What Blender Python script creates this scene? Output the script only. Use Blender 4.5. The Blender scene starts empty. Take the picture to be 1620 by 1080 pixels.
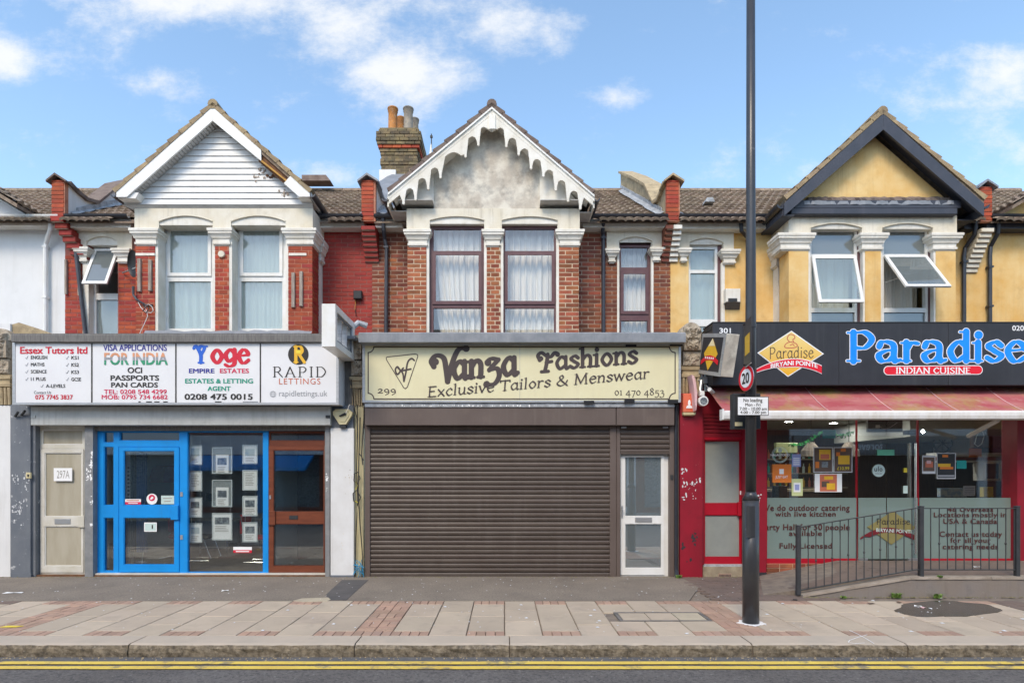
import bpy, bmesh, math, random
import numpy as np
from mathutils import Matrix, Vector
R = math.radians
rnd = random.Random(7)
scene = bpy.context.scene
COL = scene.collection

# ------------------------------------------------------------------ camera, sky, sun, exposure
F, CX, HY, H = 930.0, 797.0, 750.0, 1.74
cam = bpy.data.cameras.new('camera'); co = bpy.data.objects.new('camera', cam); COL.objects.link(co)
co.location = (0, -10, H); co.rotation_euler = (R(90), 0, 0)
cam.sensor_width = 36; cam.lens = F/1620*36; cam.shift_x = 13/1620; cam.shift_y = 210/1620
cam.clip_start = .05; cam.clip_end = 3000
scene.camera = co
scene.view_settings.view_transform = 'Standard'; scene.view_settings.look = 'None'
scene.view_settings.gamma = 1; scene.view_settings.use_curve_mapping = False
scene.view_settings.exposure = 0.58
scene.render.engine = 'CYCLES'
cy = scene.cycles
cy.max_bounces = 7; cy.diffuse_bounces = 3; cy.glossy_bounces = 3; cy.transparent_max_bounces = 12; cy.transmission_bounces = 4
cy.use_denoising = True; cy.caustics_reflective = False; cy.caustics_refractive = False
cy.sample_clamp_indirect = 6

SUN_EL, SUN_AZ = R(46), R(200)      # sun behind the camera, a little to the left
world = bpy.data.worlds.new('World'); scene.world = world; world.use_nodes = True
wt = world.node_tree; wt.nodes.clear()
def wn(t, **k):
    n = wt.nodes.new(t)
    for a, b in k.items(): setattr(n, a, b)
    return n
def wl(a, b): wt.links.new(a, b)
sky = wn('ShaderNodeTexSky', sky_type='NISHITA', sun_disc=False, sun_elevation=SUN_EL, sun_rotation=SUN_AZ, dust_density=1.0, ozone_density=1.2, air_density=1.0, altitude=30)
tc = wn('ShaderNodeTexCoord'); sp = wn('ShaderNodeSeparateXYZ'); wl(tc.outputs['Generated'], sp.inputs[0])
def wm(op, a, b=None, c=None, clamp=False):
    n = wn('ShaderNodeMath', operation=op, use_clamp=clamp)
    for i, v in enumerate((a, b, c)):
        if v is None: continue
        if isinstance(v, (int, float)): n.inputs[i].default_value = v
        else: wl(v, n.inputs[i])
    return n.outputs[0]
ay = wm('MAXIMUM', wm('ABSOLUTE', sp.outputs[1]), .12)
u = wm('DIVIDE', sp.outputs[0], ay); v = wm('DIVIDE', sp.outputs[2], ay)
uv = wn('ShaderNodeCombineXYZ'); wl(u, uv.inputs[0]); wl(v, uv.inputs[1])
def wnoise(scale, det, rough, sx=1, sy=1, off=(0, 0, 0)):
    mp = wn('ShaderNodeMapping'); mp.inputs['Scale'].default_value = (sx, sy, 1); mp.inputs['Location'].default_value = off
    wl(uv.outputs[0], mp.inputs[0])
    n = wn('ShaderNodeTexNoise'); n.inputs['Scale'].default_value = scale; n.inputs['Detail'].default_value = det; n.inputs['Roughness'].default_value = rough
    wl(mp.outputs[0], n.inputs['Vector']); return n.outputs['Fac']
n1 = wnoise(6.0, 10, .68, 1, 1.5, (3.1, .4, 0)); n2 = wnoise(1.6, 3, .5, 1, 1.8, (1.7, 2.2, 0))
blobs = None
for (bx, by, rx, ry, w) in [(330, 2, 330, 46, .28), (560, 60, 75, 50, .16), (655, 122, 105, 44, .31), (780, 42, 105, 42, .22), (10, 95, 70, 45, .36), (992, 148, 55, 26, .17),
                            (255, 128, 80, 30, .2), (1530, 160, 100, 30, .14), (1600, 110, 60, 34, .20), (1610, 235, 95, 38, .22), (1200, 265, 110, 30, .1), (525, 278, 50, 20, .2), (900, 55, 60, 35, .16)]:
    cxx = (bx-CX)/F; cyy = (HY-by)/F
    s1 = wm('MULTIPLY', wm('SUBTRACT', u, cxx), F/rx); s2 = wm('MULTIPLY', wm('SUBTRACT', v, cyy), F/ry)
    d = wm('ADD', wm('MULTIPLY', s1, s1), wm('MULTIPLY', s2, s2))
    g = wm('MULTIPLY', wm('POWER', 2.718, wm('MULTIPLY', d, -1.0)), w)
    blobs = g if blobs is None else wm('ADD', blobs, g)
tot = wm('ADD', wm('ADD', wm('MULTIPLY', n1, .85), wm('MULTIPLY', n2, .35)), blobs)
mr = wn('ShaderNodeMapRange', interpolation_type='SMOOTHSTEP'); wl(tot, mr.inputs[0])
mr.inputs[1].default_value = .64; mr.inputs[2].default_value = .97; mr.inputs[3].default_value = 0; mr.inputs[4].default_value = .9
hs = wn('ShaderNodeHueSaturation'); wl(sky.outputs[0], hs.inputs['Color']); hs.inputs['Saturation'].default_value = 1.0; hs.inputs['Value'].default_value = 1.62; hs.inputs['Hue'].default_value = .492
mx = wn('ShaderNodeMix', data_type='RGBA'); wl(mr.outputs[0], mx.inputs[0]); wl(hs.outputs[0], mx.inputs[6]); mx.inputs[7].default_value = (5.1, 5.15, 5.2, 1)
bg = wn('ShaderNodeBackground'); bg.inputs[1].default_value = .135; wl(mx.outputs[2], bg.inputs[0])
wo = wn('ShaderNodeOutputWorld'); wl(bg.outputs[0], wo.inputs[0])
sl = bpy.data.lights.new('sun', 'SUN'); sl.energy = 1.5; sl.angle = R(20); sl.color = (1, .86, .66)
so = bpy.data.objects.new('sun', sl); COL.objects.link(so)
so.rotation_euler = (R(90)-SUN_EL, 0, R(180)-SUN_AZ); so.location = (-5, -20, 30)

# ------------------------------------------------------------------ helpers
def X(px, Y=0): return (px-CX)*(10+Y)/F
def Z(py, Y=0): return H+(HY-py)*(10+Y)/F
S = 0.0; B = 0.35; U = 1.0; G = 0.10; WB = B+.25

MATS = {}
def mat(name, col, rough=.7, col2=None, scale=6, det=4, bump=0, bscale=60, metal=0, rand=0, dirt=None, spec=.4, stretch=None, emit=0, thr=(.35, .65), coat=0, streak=None):
    """procedural material: base colour mottled towards col2 by noise in world space, varied per piece, with dirt patches and relief"""
    m = bpy.data.materials.new(name); m.use_nodes = True; t = m.node_tree; N = t.nodes; L = t.links
    p = N['Principled BSDF']; p.inputs['Roughness'].default_value = rough; p.inputs['Metallic'].default_value = metal
    p.inputs['Specular IOR Level'].default_value = spec
    if coat: p.inputs['Coat Weight'].default_value = coat; p.inputs['Coat Roughness'].default_value = .15
    geo = N.new('ShaderNodeNewGeometry'); vec = geo.outputs['Position']
    if stretch:
        mp = N.new('ShaderNodeMapping'); mp.inputs['Scale'].default_value = stretch; L.new(vec, mp.inputs[0]); sv = mp.outputs[0]
    else: sv = vec
    c = None
    rgb = N.new('ShaderNodeRGB'); rgb.outputs[0].default_value = (*col, 1); c = rgb.outputs[0]
    def noise(s, d=4, r=.6, vv=None):
        n = N.new('ShaderNodeTexNoise'); n.inputs['Scale'].default_value = s; n.inputs['Detail'].default_value = d; n.inputs['Roughness'].default_value = r
        L.new(vv if vv is not None else vec, n.inputs['Vector']); return n.outputs['Fac']
    def mapr(x, a, b, lo=0., hi=1.):
        n = N.new('ShaderNodeMapRange'); L.new(x, n.inputs[0]); n.inputs[1].default_value = a; n.inputs[2].default_value = b; n.inputs[3].default_value = lo; n.inputs[4].default_value = hi; return n.outputs[0]
    def mixc(f, a, b, mode='MIX'):
        n = N.new('ShaderNodeMix'); n.data_type = 'RGBA'; n.blend_type = mode
        if isinstance(f, float): n.inputs[0].default_value = f
        else: L.new(f, n.inputs[0])
        L.new(a, n.inputs[6])
        if isinstance(b, tuple): n.inputs[7].default_value = (*b, 1)
        else: L.new(b, n.inputs[7])
        return n.outputs[2]
    if col2: c = mixc(mapr(noise(scale, det, .62, sv), *thr), c, col2)
    if rand:
        oi = N.new('ShaderNodeObjectInfo')
        hsv = N.new('ShaderNodeHueSaturation'); L.new(c, hsv.inputs['Color'])
        L.new(mapr(oi.outputs['Random'], 0, 1, 1-rand, 1+rand*.8), hsv.inputs['Value'])
        wnn = N.new('ShaderNodeTexWhiteNoise'); wnn.noise_dimensions = '1D'; L.new(oi.outputs['Random'], wnn.inputs['W'])
        L.new(mapr(wnn.outputs['Value'], 0, 1, .5-rand*.03, .5+rand*.03), hsv.inputs['Hue'])
        c = hsv.outputs[0]
    if dirt:
        for (dc, ds, a, b, amt) in dirt:
            f = mapr(noise(ds, 7, .68), a, b, 0, amt); c = mixc(f, c, dc)
    if streak:
        mp2 = N.new('ShaderNodeMapping'); mp2.inputs['Scale'].default_value = (9, 9, .5); L.new(vec, mp2.inputs[0])
        f1 = mapr(noise(1.0, 6, .7, mp2.outputs[0]), .50, .74, 0, streak[1]); f2 = mapr(noise(.9, 3, .5), .38, .62)
        mm = N.new('ShaderNodeMath'); mm.operation = 'MULTIPLY'; L.new(f1, mm.inputs[0]); L.new(f2, mm.inputs[1]); c = mixc(mm.outputs[0], c, streak[0])
    L.new(c, p.inputs['Base Color'])
    if bump:
        bn = N.new('ShaderNodeBump'); bn.inputs['Strength'].default_value = bump; bn.inputs['Distance'].default_value = .01
        L.new(noise(bscale, 5, .7), bn.inputs['Height']); L.new(bn.outputs[0], p.inputs['Normal'])
    if emit:
        p.inputs['Emission Color'].default_value = (*col, 1); p.inputs['Emission Strength'].default_value = emit
    MATS[name] = m
    return m
def glass(name, refl=.12, tint=(.85, .9, .9), veil=0, vcol=(.5, .55, .55)):
    m = bpy.data.materials.new(name); m.use_nodes = True; t = m.node_tree; N = t.nodes; L = t.links; N.clear()
    out = N.new('ShaderNodeOutputMaterial'); tr = N.new('ShaderNodeBsdfTransparent'); tr.inputs[0].default_value = (*tint, 1)
    gl = N.new('ShaderNodeBsdfGlossy'); gl.inputs['Roughness'].default_value = .015; gl.inputs[0].default_value = (.95, .97, 1, 1)
    lw_ = N.new('ShaderNodeLayerWeight'); lw_.inputs[0].default_value = .5; lw = N.new('ShaderNodeMath'); lw.operation = 'POWER'; L.new(lw_.outputs['Facing'], lw.inputs[0]); lw.inputs[1].default_value = 4.5
    ad = N.new('ShaderNodeMath'); ad.operation = 'ADD'; ad.use_clamp = True; L.new(lw.outputs[0], ad.inputs[0]); ad.inputs[1].default_value = refl+.03
    base = tr.outputs[0]
    if veil:
        df = N.new('ShaderNodeBsdfDiffuse'); df.inputs[0].default_value = (*vcol, 1)
        mv = N.new('ShaderNodeMixShader'); mv.inputs[0].default_value = veil; L.new(base, mv.inputs[1]); L.new(df.outputs[0], mv.inputs[2]); base = mv.outputs[0]
    ms = N.new('ShaderNodeMixShader'); L.new(ad.outputs[0], ms.inputs[0]); L.new(base, ms.inputs[1]); L.new(gl.outputs[0], ms.inputs[2])
    L.new(ms.outputs[0], out.inputs[0]); MATS[name] = m; return m

WM = {}      # world matrix (a translation) of every object built
def setp(o, parent):
    if parent is not None:
        o.parent = parent; o.matrix_parent_inverse = Matrix.Translation(-WM[parent.name])
    COL.objects.link(o)
def tag(o, label=None, cat=None, group=None, kind=None):
    if label: o['label'] = label
    if cat: o['category'] = cat
    if group: o['group'] = group
    if kind: o['kind'] = kind
    return o
def thing(name, loc, label, cat, group=None):
    o = bpy.data.objects.new(name, None); o.location = loc; o.empty_display_size = .2; COL.objects.link(o); WM[o.name] = Vector(loc)
    return tag(o, label, cat, group)
class MB:
    def __init__(s): s.v = []; s.f = []
    def add(s, vs, fs):
        n = len(s.v); s.v += [tuple(a) for a in vs]; s.f += [tuple(i+n for i in f) for f in fs]; return s
    def box(s, x0, x1, y0, y1, z0, z1):
        if x1 < x0: x0, x1 = x1, x0
        if y1 < y0: y0, y1 = y1, y0
        if z1 < z0: z0, z1 = z1, z0
        return s.add([(x0,y0,z0),(x1,y0,z0),(x1,y1,z0),(x0,y1,z0),(x0,y0,z1),(x1,y0,z1),(x1,y1,z1),(x0,y1,z1)],
                     [(0,3,2,1),(4,5,6,7),(0,1,5,4),(1,2,6,5),(2,3,7,6),(3,0,4,7)])
    def bbox(s, x0, x1, y0, y1, z0, z1, b=.006):
        """box with its front edges chamfered"""
        if x1 < x0: x0, x1 = x1, x0
        if z1 < z0: z0, z1 = z1, z0
        return s.add([(x0+b,y0,z0+b),(x1-b,y0,z0+b),(x1-b,y0,z1-b),(x0+b,y0,z1-b),(x0,y0+b,z0),(x1,y0+b,z0),(x1,y0+b,z1),(x0,y0+b,z1),(x0,y1,z0),(x1,y1,z0),(x1,y1,z1),(x0,y1,z1)],
                     [(0,1,2,3),(0,4,5,1),(1,5,6,2),(2,6,7,3),(3,7,4,0),(4,8,9,5),(5,9,10,6),(6,10,11,7),(7,11,8,4),(8,11,10,9)])
    def quad(s, a, b, c, d): return s.add([a, b, c, d], [(0, 1, 2, 3)])
    def prism(s, poly, axis, a, b):
        """polygon extruded along an axis: 'y' polygon is (x,z); 'x' polygon is (y,z); 'z' polygon is (x,y)"""
        n = len(poly)
        def q(p, t): return (p[0], t, p[1]) if axis == 'y' else (t, p[0], p[1]) if axis == 'x' else (p[0], p[1], t)
        s.add([q(p, a) for p in poly]+[q(p, b) for p in poly], [tuple(range(n)), tuple(range(2*n-1, n-1, -1))]+[(i, (i+1) % n, n+(i+1) % n, n+i) for i in range(n)])
        return s
    def tube(s, pts, r, n=8, cap=True):
        pts = [Vector(p) for p in pts]; rings = []; up = None
        rr = r if isinstance(r, (list, tuple)) else [r]*len(pts)
        for i, p in enumerate(pts):
            d = (pts[min(i+1, len(pts)-1)]-pts[max(i-1, 0)]).normalized()
            if up is None: up = Vector((0, 0, 1)) if abs(d.z) < .9 else Vector((0, 1, 0))
            a = d.cross(up).normalized(); b = a.cross(d).normalized(); up = b
            rings.append([p+(a*math.cos(2*math.pi*k/n)+b*math.sin(2*math.pi*k/n))*rr[i] for k in range(n)])
        vs = [q for g in rings for q in g]; fs = []
        for i in range(len(pts)-1):
            for k in range(n): fs.append((i*n+k, i*n+(k+1) % n, (i+1)*n+(k+1) % n, (i+1)*n+k))
        if cap: fs += [tuple(range(n-1, -1, -1)), tuple(range((len(pts)-1)*n, len(pts)*n))]
        return s.add(vs, fs)
    def loft(s, rings, cap=True):
        n = len(rings[0]); vs = [q for g in rings for q in g]; fs = []
        for i in range(len(rings)-1):
            for k in range(n): fs.append((i*n+k, i*n+(k+1) % n, (i+1)*n+(k+1) % n, (i+1)*n+k))
        if cap: fs += [tuple(range(n-1, -1, -1)), tuple(range((len(rings)-1)*n, len(rings)*n))]
        return s.add(vs, fs)
    def moulding(s, x0, x1, y0, y1, prof):
        """rectangular rings (z, overhang) round a rectangle"""
        return s.loft([[(x0-o, y0-o, z), (x1+o, y0-o, z), (x1+o, y1, z), (x0-o, y1, z)] for z, o in prof])
    def frame(s, x0, x1, z0, z1, holes, y0, y1):
        """plate with rectangular holes, one connected mesh"""
        xs = sorted({x0, x1, *[h[0] for h in holes], *[h[1] for h in holes]}); zs = sorted({z0, z1, *[h[2] for h in holes], *[h[3] for h in holes]})
        xs = [x for x in xs if x0-1e-9 <= x <= x1+1e-9]; zs = [z for z in zs if z0-1e-9 <= z <= z1+1e-9]
        def solid(i, j):
            if i < 0 or j < 0 or i >= len(xs)-1 or j >= len(zs)-1: return False
            cx = (xs[i]+xs[i+1])/2; cz = (zs[j]+zs[j+1])/2
            return not any(h[0] < cx < h[1] and h[2] < cz < h[3] for h in holes)
        idx = {}; vs = []; fs = []
        def vid(i, j, k):
            if (i, j, k) not in idx: idx[(i, j, k)] = len(vs); vs.append((xs[i], (y0, y1)[k], zs[j]))
            return idx[(i, j, k)]
        for i in range(len(xs)-1):
            for j in range(len(zs)-1):
                if not solid(i, j): continue
                fs.append((vid(i,j,0), vid(i+1,j,0), vid(i+1,j+1,0), vid(i,j+1,0))); fs.append((vid(i,j,1), vid(i,j+1,1), vid(i+1,j+1,1), vid(i+1,j,1)))
                if not solid(i-1, j): fs.append((vid(i,j,0), vid(i,j+1,0), vid(i,j+1,1), vid(i,j,1)))
                if not solid(i+1, j): fs.append((vid(i+1,j,0), vid(i+1,j,1), vid(i+1,j+1,1), vid(i+1,j+1,0)))
                if not solid(i, j-1): fs.append((vid(i,j,0), vid(i,j,1), vid(i+1,j,1), vid(i+1,j,0)))
                if not solid(i, j+1): fs.append((vid(i,j+1,0), vid(i+1,j+1,0), vid(i+1,j+1,1), vid(i,j+1,1)))
        return s.add(vs, fs)
    def xf(s, M):
        s.v = [tuple(M @ Vector(p)) for p in s.v]; return s
    def build(s, name, m, parent=None, smooth=False, **k):
        me = bpy.data.meshes.new(name); a = np.array(s.v); o0 = Vector(((a[:,0].min()+a[:,0].max())/2, (a[:,1].min()+a[:,1].max())/2, a[:,2].min()))
        me.from_pydata([tuple(p) for p in (a-np.array(o0))], [], s.f)
        me.materials.append(MATS[m] if isinstance(m, str) else m)
        if smooth: me.shade_smooth()
        me.update()
        o = bpy.data.objects.new(name, me); o.location = o0; WM[o.name] = o0; setp(o, parent)
        return tag(o, **k)
def arc(cx, cz, rx, rz, a0, a1, n=10): return [(cx+rx*math.cos(R(a0+(a1-a0)*i/n)), cz+rz*math.sin(R(a0+(a1-a0)*i/n))) for i in range(n+1)]

MESH = {}
def unit(kind, m, fn):
    if (kind, m) not in MESH:
        b = MB(); fn(b); me = bpy.data.meshes.new(kind); me.from_pydata(b.v, [], b.f); me.materials.append(MATS[m]); me.update(); MESH[(kind, m)] = me
    return MESH[(kind, m)]
def inst(name, me, parent, loc, scale=(1, 1, 1), rot=(0, 0, 0), **k):
    o = bpy.data.objects.new(name, me); o.location = loc; o.scale = scale; o.rotation_euler = rot; WM[o.name] = Vector(loc); setp(o, parent); return tag(o, **k)
NB = {}; EXTRA = {}
def brick_unit(m): return unit('brick', m, lambda b: b.bbox(-.5, .5, -.5, .5, -.5, .5, .035))
def brick(parent, x0, x1, z0, z1, y, m, d=.05, face='y'):
    """one brick proud of the wall; face y: in a wall that faces the street, face x: in a flank (x0,x1 then run along Y and y is X)"""
    if x1-x0 < .03 or z1-z0 < .02: return
    j = rnd.uniform(-.0025, .0025)
    n = NB.get(parent.name, 0)
    if n >= 296:
        b = EXTRA.setdefault((parent.name, m), (parent, MB()))[1]
        if face == 'y': b.box(x0, x1, y+j, y+d, z0, z1)
        else: b.box(y-d/2+j, y+d/2+j, x0, x1, z0, z1)
        return
    NB[parent.name] = n+1
    if face == 'y': inst('brick', brick_unit(m), parent, ((x0+x1)/2, y+j+d/2, (z0+z1)/2), (x1-x0, d, z1-z0))
    else: inst('brick', brick_unit(m), parent, (y+j, (x0+x1)/2, (z0+z1)/2), (d, x1-x0, z1-z0))
def bricks(parent, x0, x1, z0, z1, y, mats, L=.222, h=.063, jt=.014, d=.05, face='y', off=0, holes=(), bond='s'):
    z = z0; r = off
    while z < z1-.02:
        zt = min(z+h, z1); x = x0-(0 if r % 2 == 0 else (L+jt)/2)
        k = r
        while x < x1-.005:
            l = L if bond == 's' or k % 2 == 0 else .105
            a, b = max(x, x0), min(x+l, x1)
            if b > a and not any(h_[0] < (a+b)/2 < h_[1] and h_[2] < (z+zt)/2 < h_[3] for h_ in holes):
                m = mats if isinstance(mats, str) else rnd.choice(mats)
                brick(parent, a, b, z, zt, y, m, d, face)
            x += l+jt; k += 1
        z += h+jt; r += 1
def flush_extra():
    for (pn, m), (p, b) in EXTRA.items(): b.build('brickwork', m, p, kind='stuff')

# ---- lettering
_capt = {}
def text_mesh(s, bold=0, shear=0, space=1.0):
    v, f = text_mesh0(s, 0, shear, space)
    if bold < .006: return v, f
    e = min(bold, .03)*.9; vs = []; fs = []
    for i, (dx, dz) in enumerate(((-e, -e*.6), (e, -e*.6), (-e, e*.6), (e, e*.6))):
        w = v.copy(); w[:, 0] += dx; w[:, 1] += dz; w[:, 2] = i*.0003; fs += [tuple(q+i*len(v) for q in ff) for ff in f]; vs.append(w)
    return np.vstack(vs), fs
def text_mesh0(s, bold=0, shear=0, space=1.0):
    c = bpy.data.curves.new('t', 'FONT'); c.body = s; c.size = 1; c.offset = bold; c.shear = shear; c.space_character = space; c.resolution_u = 3
    o = bpy.data.objects.new('t', c); me = bpy.data.meshes.new_from_object(o)
    v = np.array([q.co[:] for q in me.vertices]) if len(me.vertices) else np.zeros((1, 3)); f = [tuple(p.vertices) for p in me.polygons]
    bpy.data.objects.remove(o); bpy.data.curves.remove(c); bpy.data.meshes.remove(me)
    return v, f
def T(s, px0, px1, ytop, ybase, Y, m, parent, bold=0, shear=0, space=1.0, fn=None, rot=0, gap=.004):
    """printed line of text: spans px0..px1, capitals from ytop to ybase, on the plane Y; fn maps (x,z) further"""
    v, f = text_mesh(s, bold, shear, space)
    cap = text_mesh('H', bold)[0][:, 1]; ch = cap.max()-cap.min()
    x0, x1 = X(px0, Y), X(px1, Y); z0, z1 = Z(ybase, Y), Z(ytop, Y)
    w = v[:, 0].max()-v[:, 0].min()
    xx = (v[:, 0]-v[:, 0].min())/w*(x1-x0)+x0; zz = (v[:, 1]-cap.min())/ch*(z1-z0)+z0
    if rot:
        cxm = (x0+x1)/2; zz = zz+(xx-cxm)*math.tan(R(rot))
    b = MB(); b.add([(a, Y-gap-l, c) if fn is None else tuple(np.array(fn(a, c))-np.array((0, l, 0))) for a, c, l in zip(xx, zz, v[:, 2])], f)
    return b.build('lettering', m, parent)

# stroke alphabet for the seriffed and swash lettering: 'C' smooth stroke, 'L' straight stroke, 'S' serif x z halfwidth
GL = {
'a': (.5, "C .38 .38,.23 .47,.07 .25,.18 .01,.38 .14;L .39 .46,.39 .08;C .39 .1,.42 .0,.50 .05"),
'A2': (.54, "C .09 .36,.14 .46,.26 .47,.38 .38,.38 .1;C .38 .1,.42 .0,.52 .03;C .38 .28,.2 .24,.08 .14,.14 .01,.28 .02,.38 .12"),
'b': (.48, "L .1 .72,.1 .02;C .1 .3,.24 .47,.41 .25,.26 .0,.1 .1"),
'c': (.42, "C .36 .38,.24 .47,.06 .24,.2 .0,.38 .08"),
'd': (.52, "C .38 .38,.23 .47,.07 .25,.18 .01,.38 .14;L .39 .72,.39 .02;S .34 .72 .05;S .43 .0 .05"),
'e': (.46, "C .08 .26,.26 .27,.40 .31,.33 .44,.2 .46,.07 .26,.16 .03,.28 .0,.42 .1"),
'f': (.34, "C .36 .66,.27 .73,.17 .6,.15 .02;L .03 .44,.3 .44"),
'g': (.48, "C .38 .36,.23 .47,.07 .28,.18 .08,.38 .2;C .39 .46,.4 .1,.36 -.16,.2 -.24,.05 -.15"),
'g2': (.48, "C .38 .36,.23 .47,.07 .28,.18 .06,.38 .18;C .39 .46,.4 .1,.36 -.06,.2 -.12,.05 -.06"),
'h': (.5, "L .1 .74,.1 .02;C .1 .28,.25 .46,.38 .36,.38 .02;S .1 .0 .06;S .38 .0 .06;S .06 .73 .04"),
'i': (.24, "L .11 .45,.11 .02;S .11 .0 .06;S .07 .45 .04;D .12 .64"),
'k': (.46, "L .1 .74,.1 .02;L .36 .44,.12 .22,.4 .0"),
'l': (.24, "L .11 .74,.11 .02;S .11 .0 .06;S .07 .73 .04"),
'm': (.76, "L .1 .45,.1 .02;C .1 .28,.24 .46,.36 .36,.36 .02;C .36 .28,.5 .46,.63 .36,.63 .02;S .1 .0 .05;S .36 .0 .05;S .63 .0 .05;S .06 .45 .04"),
'n': (.5, "L .1 .45,.1 .02;C .1 .28,.25 .46,.38 .36,.38 .02;S .1 .0 .06;S .38 .0 .06;S .06 .45 .04"),
'o': (.48, "C .24 .46,.07 .23,.24 .0,.41 .23,.24 .46"),
'p': (.5, "L .1 .45,.1 -.22;C .1 .3,.26 .47,.42 .25,.26 .0,.1 .1;S .1 -.23 .06"),
'r': (.38, "L .1 .45,.1 .02;C .1 .28,.2 .44,.34 .43;S .1 .0 .06;S .06 .45 .04"),
's': (.4, "C .34 .38,.22 .47,.08 .37,.2 .25,.34 .13,.2 .0,.05 .08"),
't': (.32, "C .14 .6,.14 .12,.2 .0,.3 .05;L .03 .44,.28 .44"),
'u': (.5, "C .1 .45,.1 .12,.22 .0,.38 .16;L .38 .45,.38 .02;S .43 .0 .05;S .06 .45 .04"),
'v': (.42, "L .05 .45,.2 .02,.38 .45;S .05 .45 .05;S .37 .45 .05"),
'w': (.64, "L .05 .45,.18 .02,.31 .45,.45 .02,.59 .45;S .05 .45 .05;S .59 .45 .05"),
'x': (.44, "L .05 .45,.38 .0;L .37 .45,.05 .0"),
'y': (.44, "L .05 .45,.21 .04;C .38 .45,.2 -.02,.08 -.22"),
'z': (.42, "L .06 .44,.35 .44,.06 .01,.37 .01"),
'A': (.66, "L .06 .01,.31 .7,.58 .01;L .15 .24,.49 .24;S .07 .0 .07;S .58 .0 .08"),
'B': (.56, "L .12 .7,.12 .0;C .12 .69,.4 .68,.38 .38,.12 .38;C .12 .38,.5 .36,.46 .02,.12 .01;S .1 .7 .06;S .1 .0 .06"),
'C': (.6, "C .52 .56,.34 .7,.08 .36,.3 .0,.54 .12"),
'D': (.66, "L .12 .7,.12 .0;C .12 .69,.4 .68,.6 .36,.4 .03,.12 .01;S .1 .7 .06;S .1 .0 .06"),
'E': (.54, "L .12 .7,.12 .01;L .12 .69,.46 .69;L .12 .37,.38 .37;L .12 .01,.48 .01;S .1 .7 .06;S .1 .0 .06"),
'I': (.28, "L .14 .7,.14 .0;S .14 .7 .08;S .14 .0 .08"),
'L': (.52, "L .12 .7,.12 .01,.47 .01;S .12 .7 .08"),
'M': (.82, "L .12 .0,.14 .7,.4 .06,.66 .7,.7 .0;S .12 .0 .07;S .7 .0 .07;S .1 .7 .05;S .7 .7 .05"),
'N': (.7, "L .12 .0,.12 .7,.58 .0,.58 .7;S .12 .0 .07;S .58 .7 .07;S .08 .7 .05"),
'O': (.7, "C .35 .7,.08 .35,.35 .0,.62 .35,.35 .7"),
'P': (.56, "L .13 .7,.13 .0;C .13 .69,.36 .7,.5 .53,.36 .33,.13 .33;S .1 .7 .06;S .13 .0 .1"),
'R': (.62, "L .12 .7,.12 .0;C .12 .69,.36 .7,.46 .52,.34 .36,.12 .35;L .3 .35,.58 .0;S .1 .7 .06;S .12 .0 .08"),
'S': (.5, "C .43 .6,.28 .7,.1 .55,.26 .37,.44 .18,.26 .0,.06 .12"),
'T': (.58, "L .3 .69,.3 .0;L .04 .68,.56 .68;S .3 .0 .08;L .04 .68,.04 .6;L .56 .68,.56 .6"),
'U': (.68, "C .12 .7,.12 .16,.34 .0,.56 .16,.56 .7;S .12 .7 .07;S .56 .7 .07"),
'Y': (.6, "L .05 .7,.3 .34,.55 .7;L .3 .34,.3 .0;S .06 .7 .07;S .55 .7 .07;S .3 .0 .08"),
'&': (.7, "C .62 .34,.5 .1,.24 .0,.06 .16,.18 .34,.38 .54,.3 .7,.18 .58,.3 .34,.62 .0"),
'0': (.48, "C .24 .46,.07 .23,.24 .0,.41 .23,.24 .46"),
'1': (.3, "L .15 .46,.15 .01;S .15 .0 .08;L .15 .46,.06 .4"),
'2': (.46, "C .08 .36,.2 .47,.36 .36,.24 .16,.06 .02;L .06 .01,.4 .01"),
'3': (.46, "C .08 .4,.22 .48,.34 .36,.2 .2;C .2 .2,.4 .14,.34 -.14,.16 -.22,.04 -.14"),
'4': (.5, "L .32 .46,.04 .06,.46 .06;L .33 .46,.33 -.2"),
'5': (.46, "L .38 .46,.14 .46,.12 .2;C .12 .2,.3 .24,.38 .02,.24 -.2,.06 -.16"),
'7': (.44, "L .06 .44,.4 .44,.16 -.2"),
'8': (.48, "C .24 .68,.1 .52,.24 .38,.4 .18,.24 .0,.08 .18,.24 .38,.38 .52,.24 .68"),
'9': (.48, "C .24 .46,.08 .28,.22 .1,.39 .26,.24 .46;C .39 .26,.38 0,.16 -.22"),
' ': (.26, ""),
# fat swash capitals
'V*': (.9, "C .06 .36,.0 .5,.12 .64,.3 .58,.36 .32,.4 -.02;C .4 -.02,.5 .4,.66 .78,.86 .84;D .1 .48;D .86 .82"),
'F*': (.74, "C .08 .4,.02 .56,.14 .66,.3 .56,.46 .52,.6 .66,.72 .62;C .36 .6,.32 .3,.26 .02;L .3 .32,.5 .36;L .14 .0,.38 .02;D .12 .46;D .7 .6"),
'z*': (.5, "C .06 .4,.2 .48,.42 .44;C .42 .44,.26 .3,.14 .18;C .14 .18,.38 .2,.44 -.0,.3 -.2,.06 -.22;D .1 .38;D .06 -.2"),
'y*': (.74, "C .02 .6,.1 .7,.2 .62,.36 .32,.36 .02;C .38 .34,.5 .52,.56 .66,.68 .68;C .3 .6,.36 .7,.5 .66;L .24 .01,.5 .01;L .26 .01,.48 .01"),
}
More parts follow.
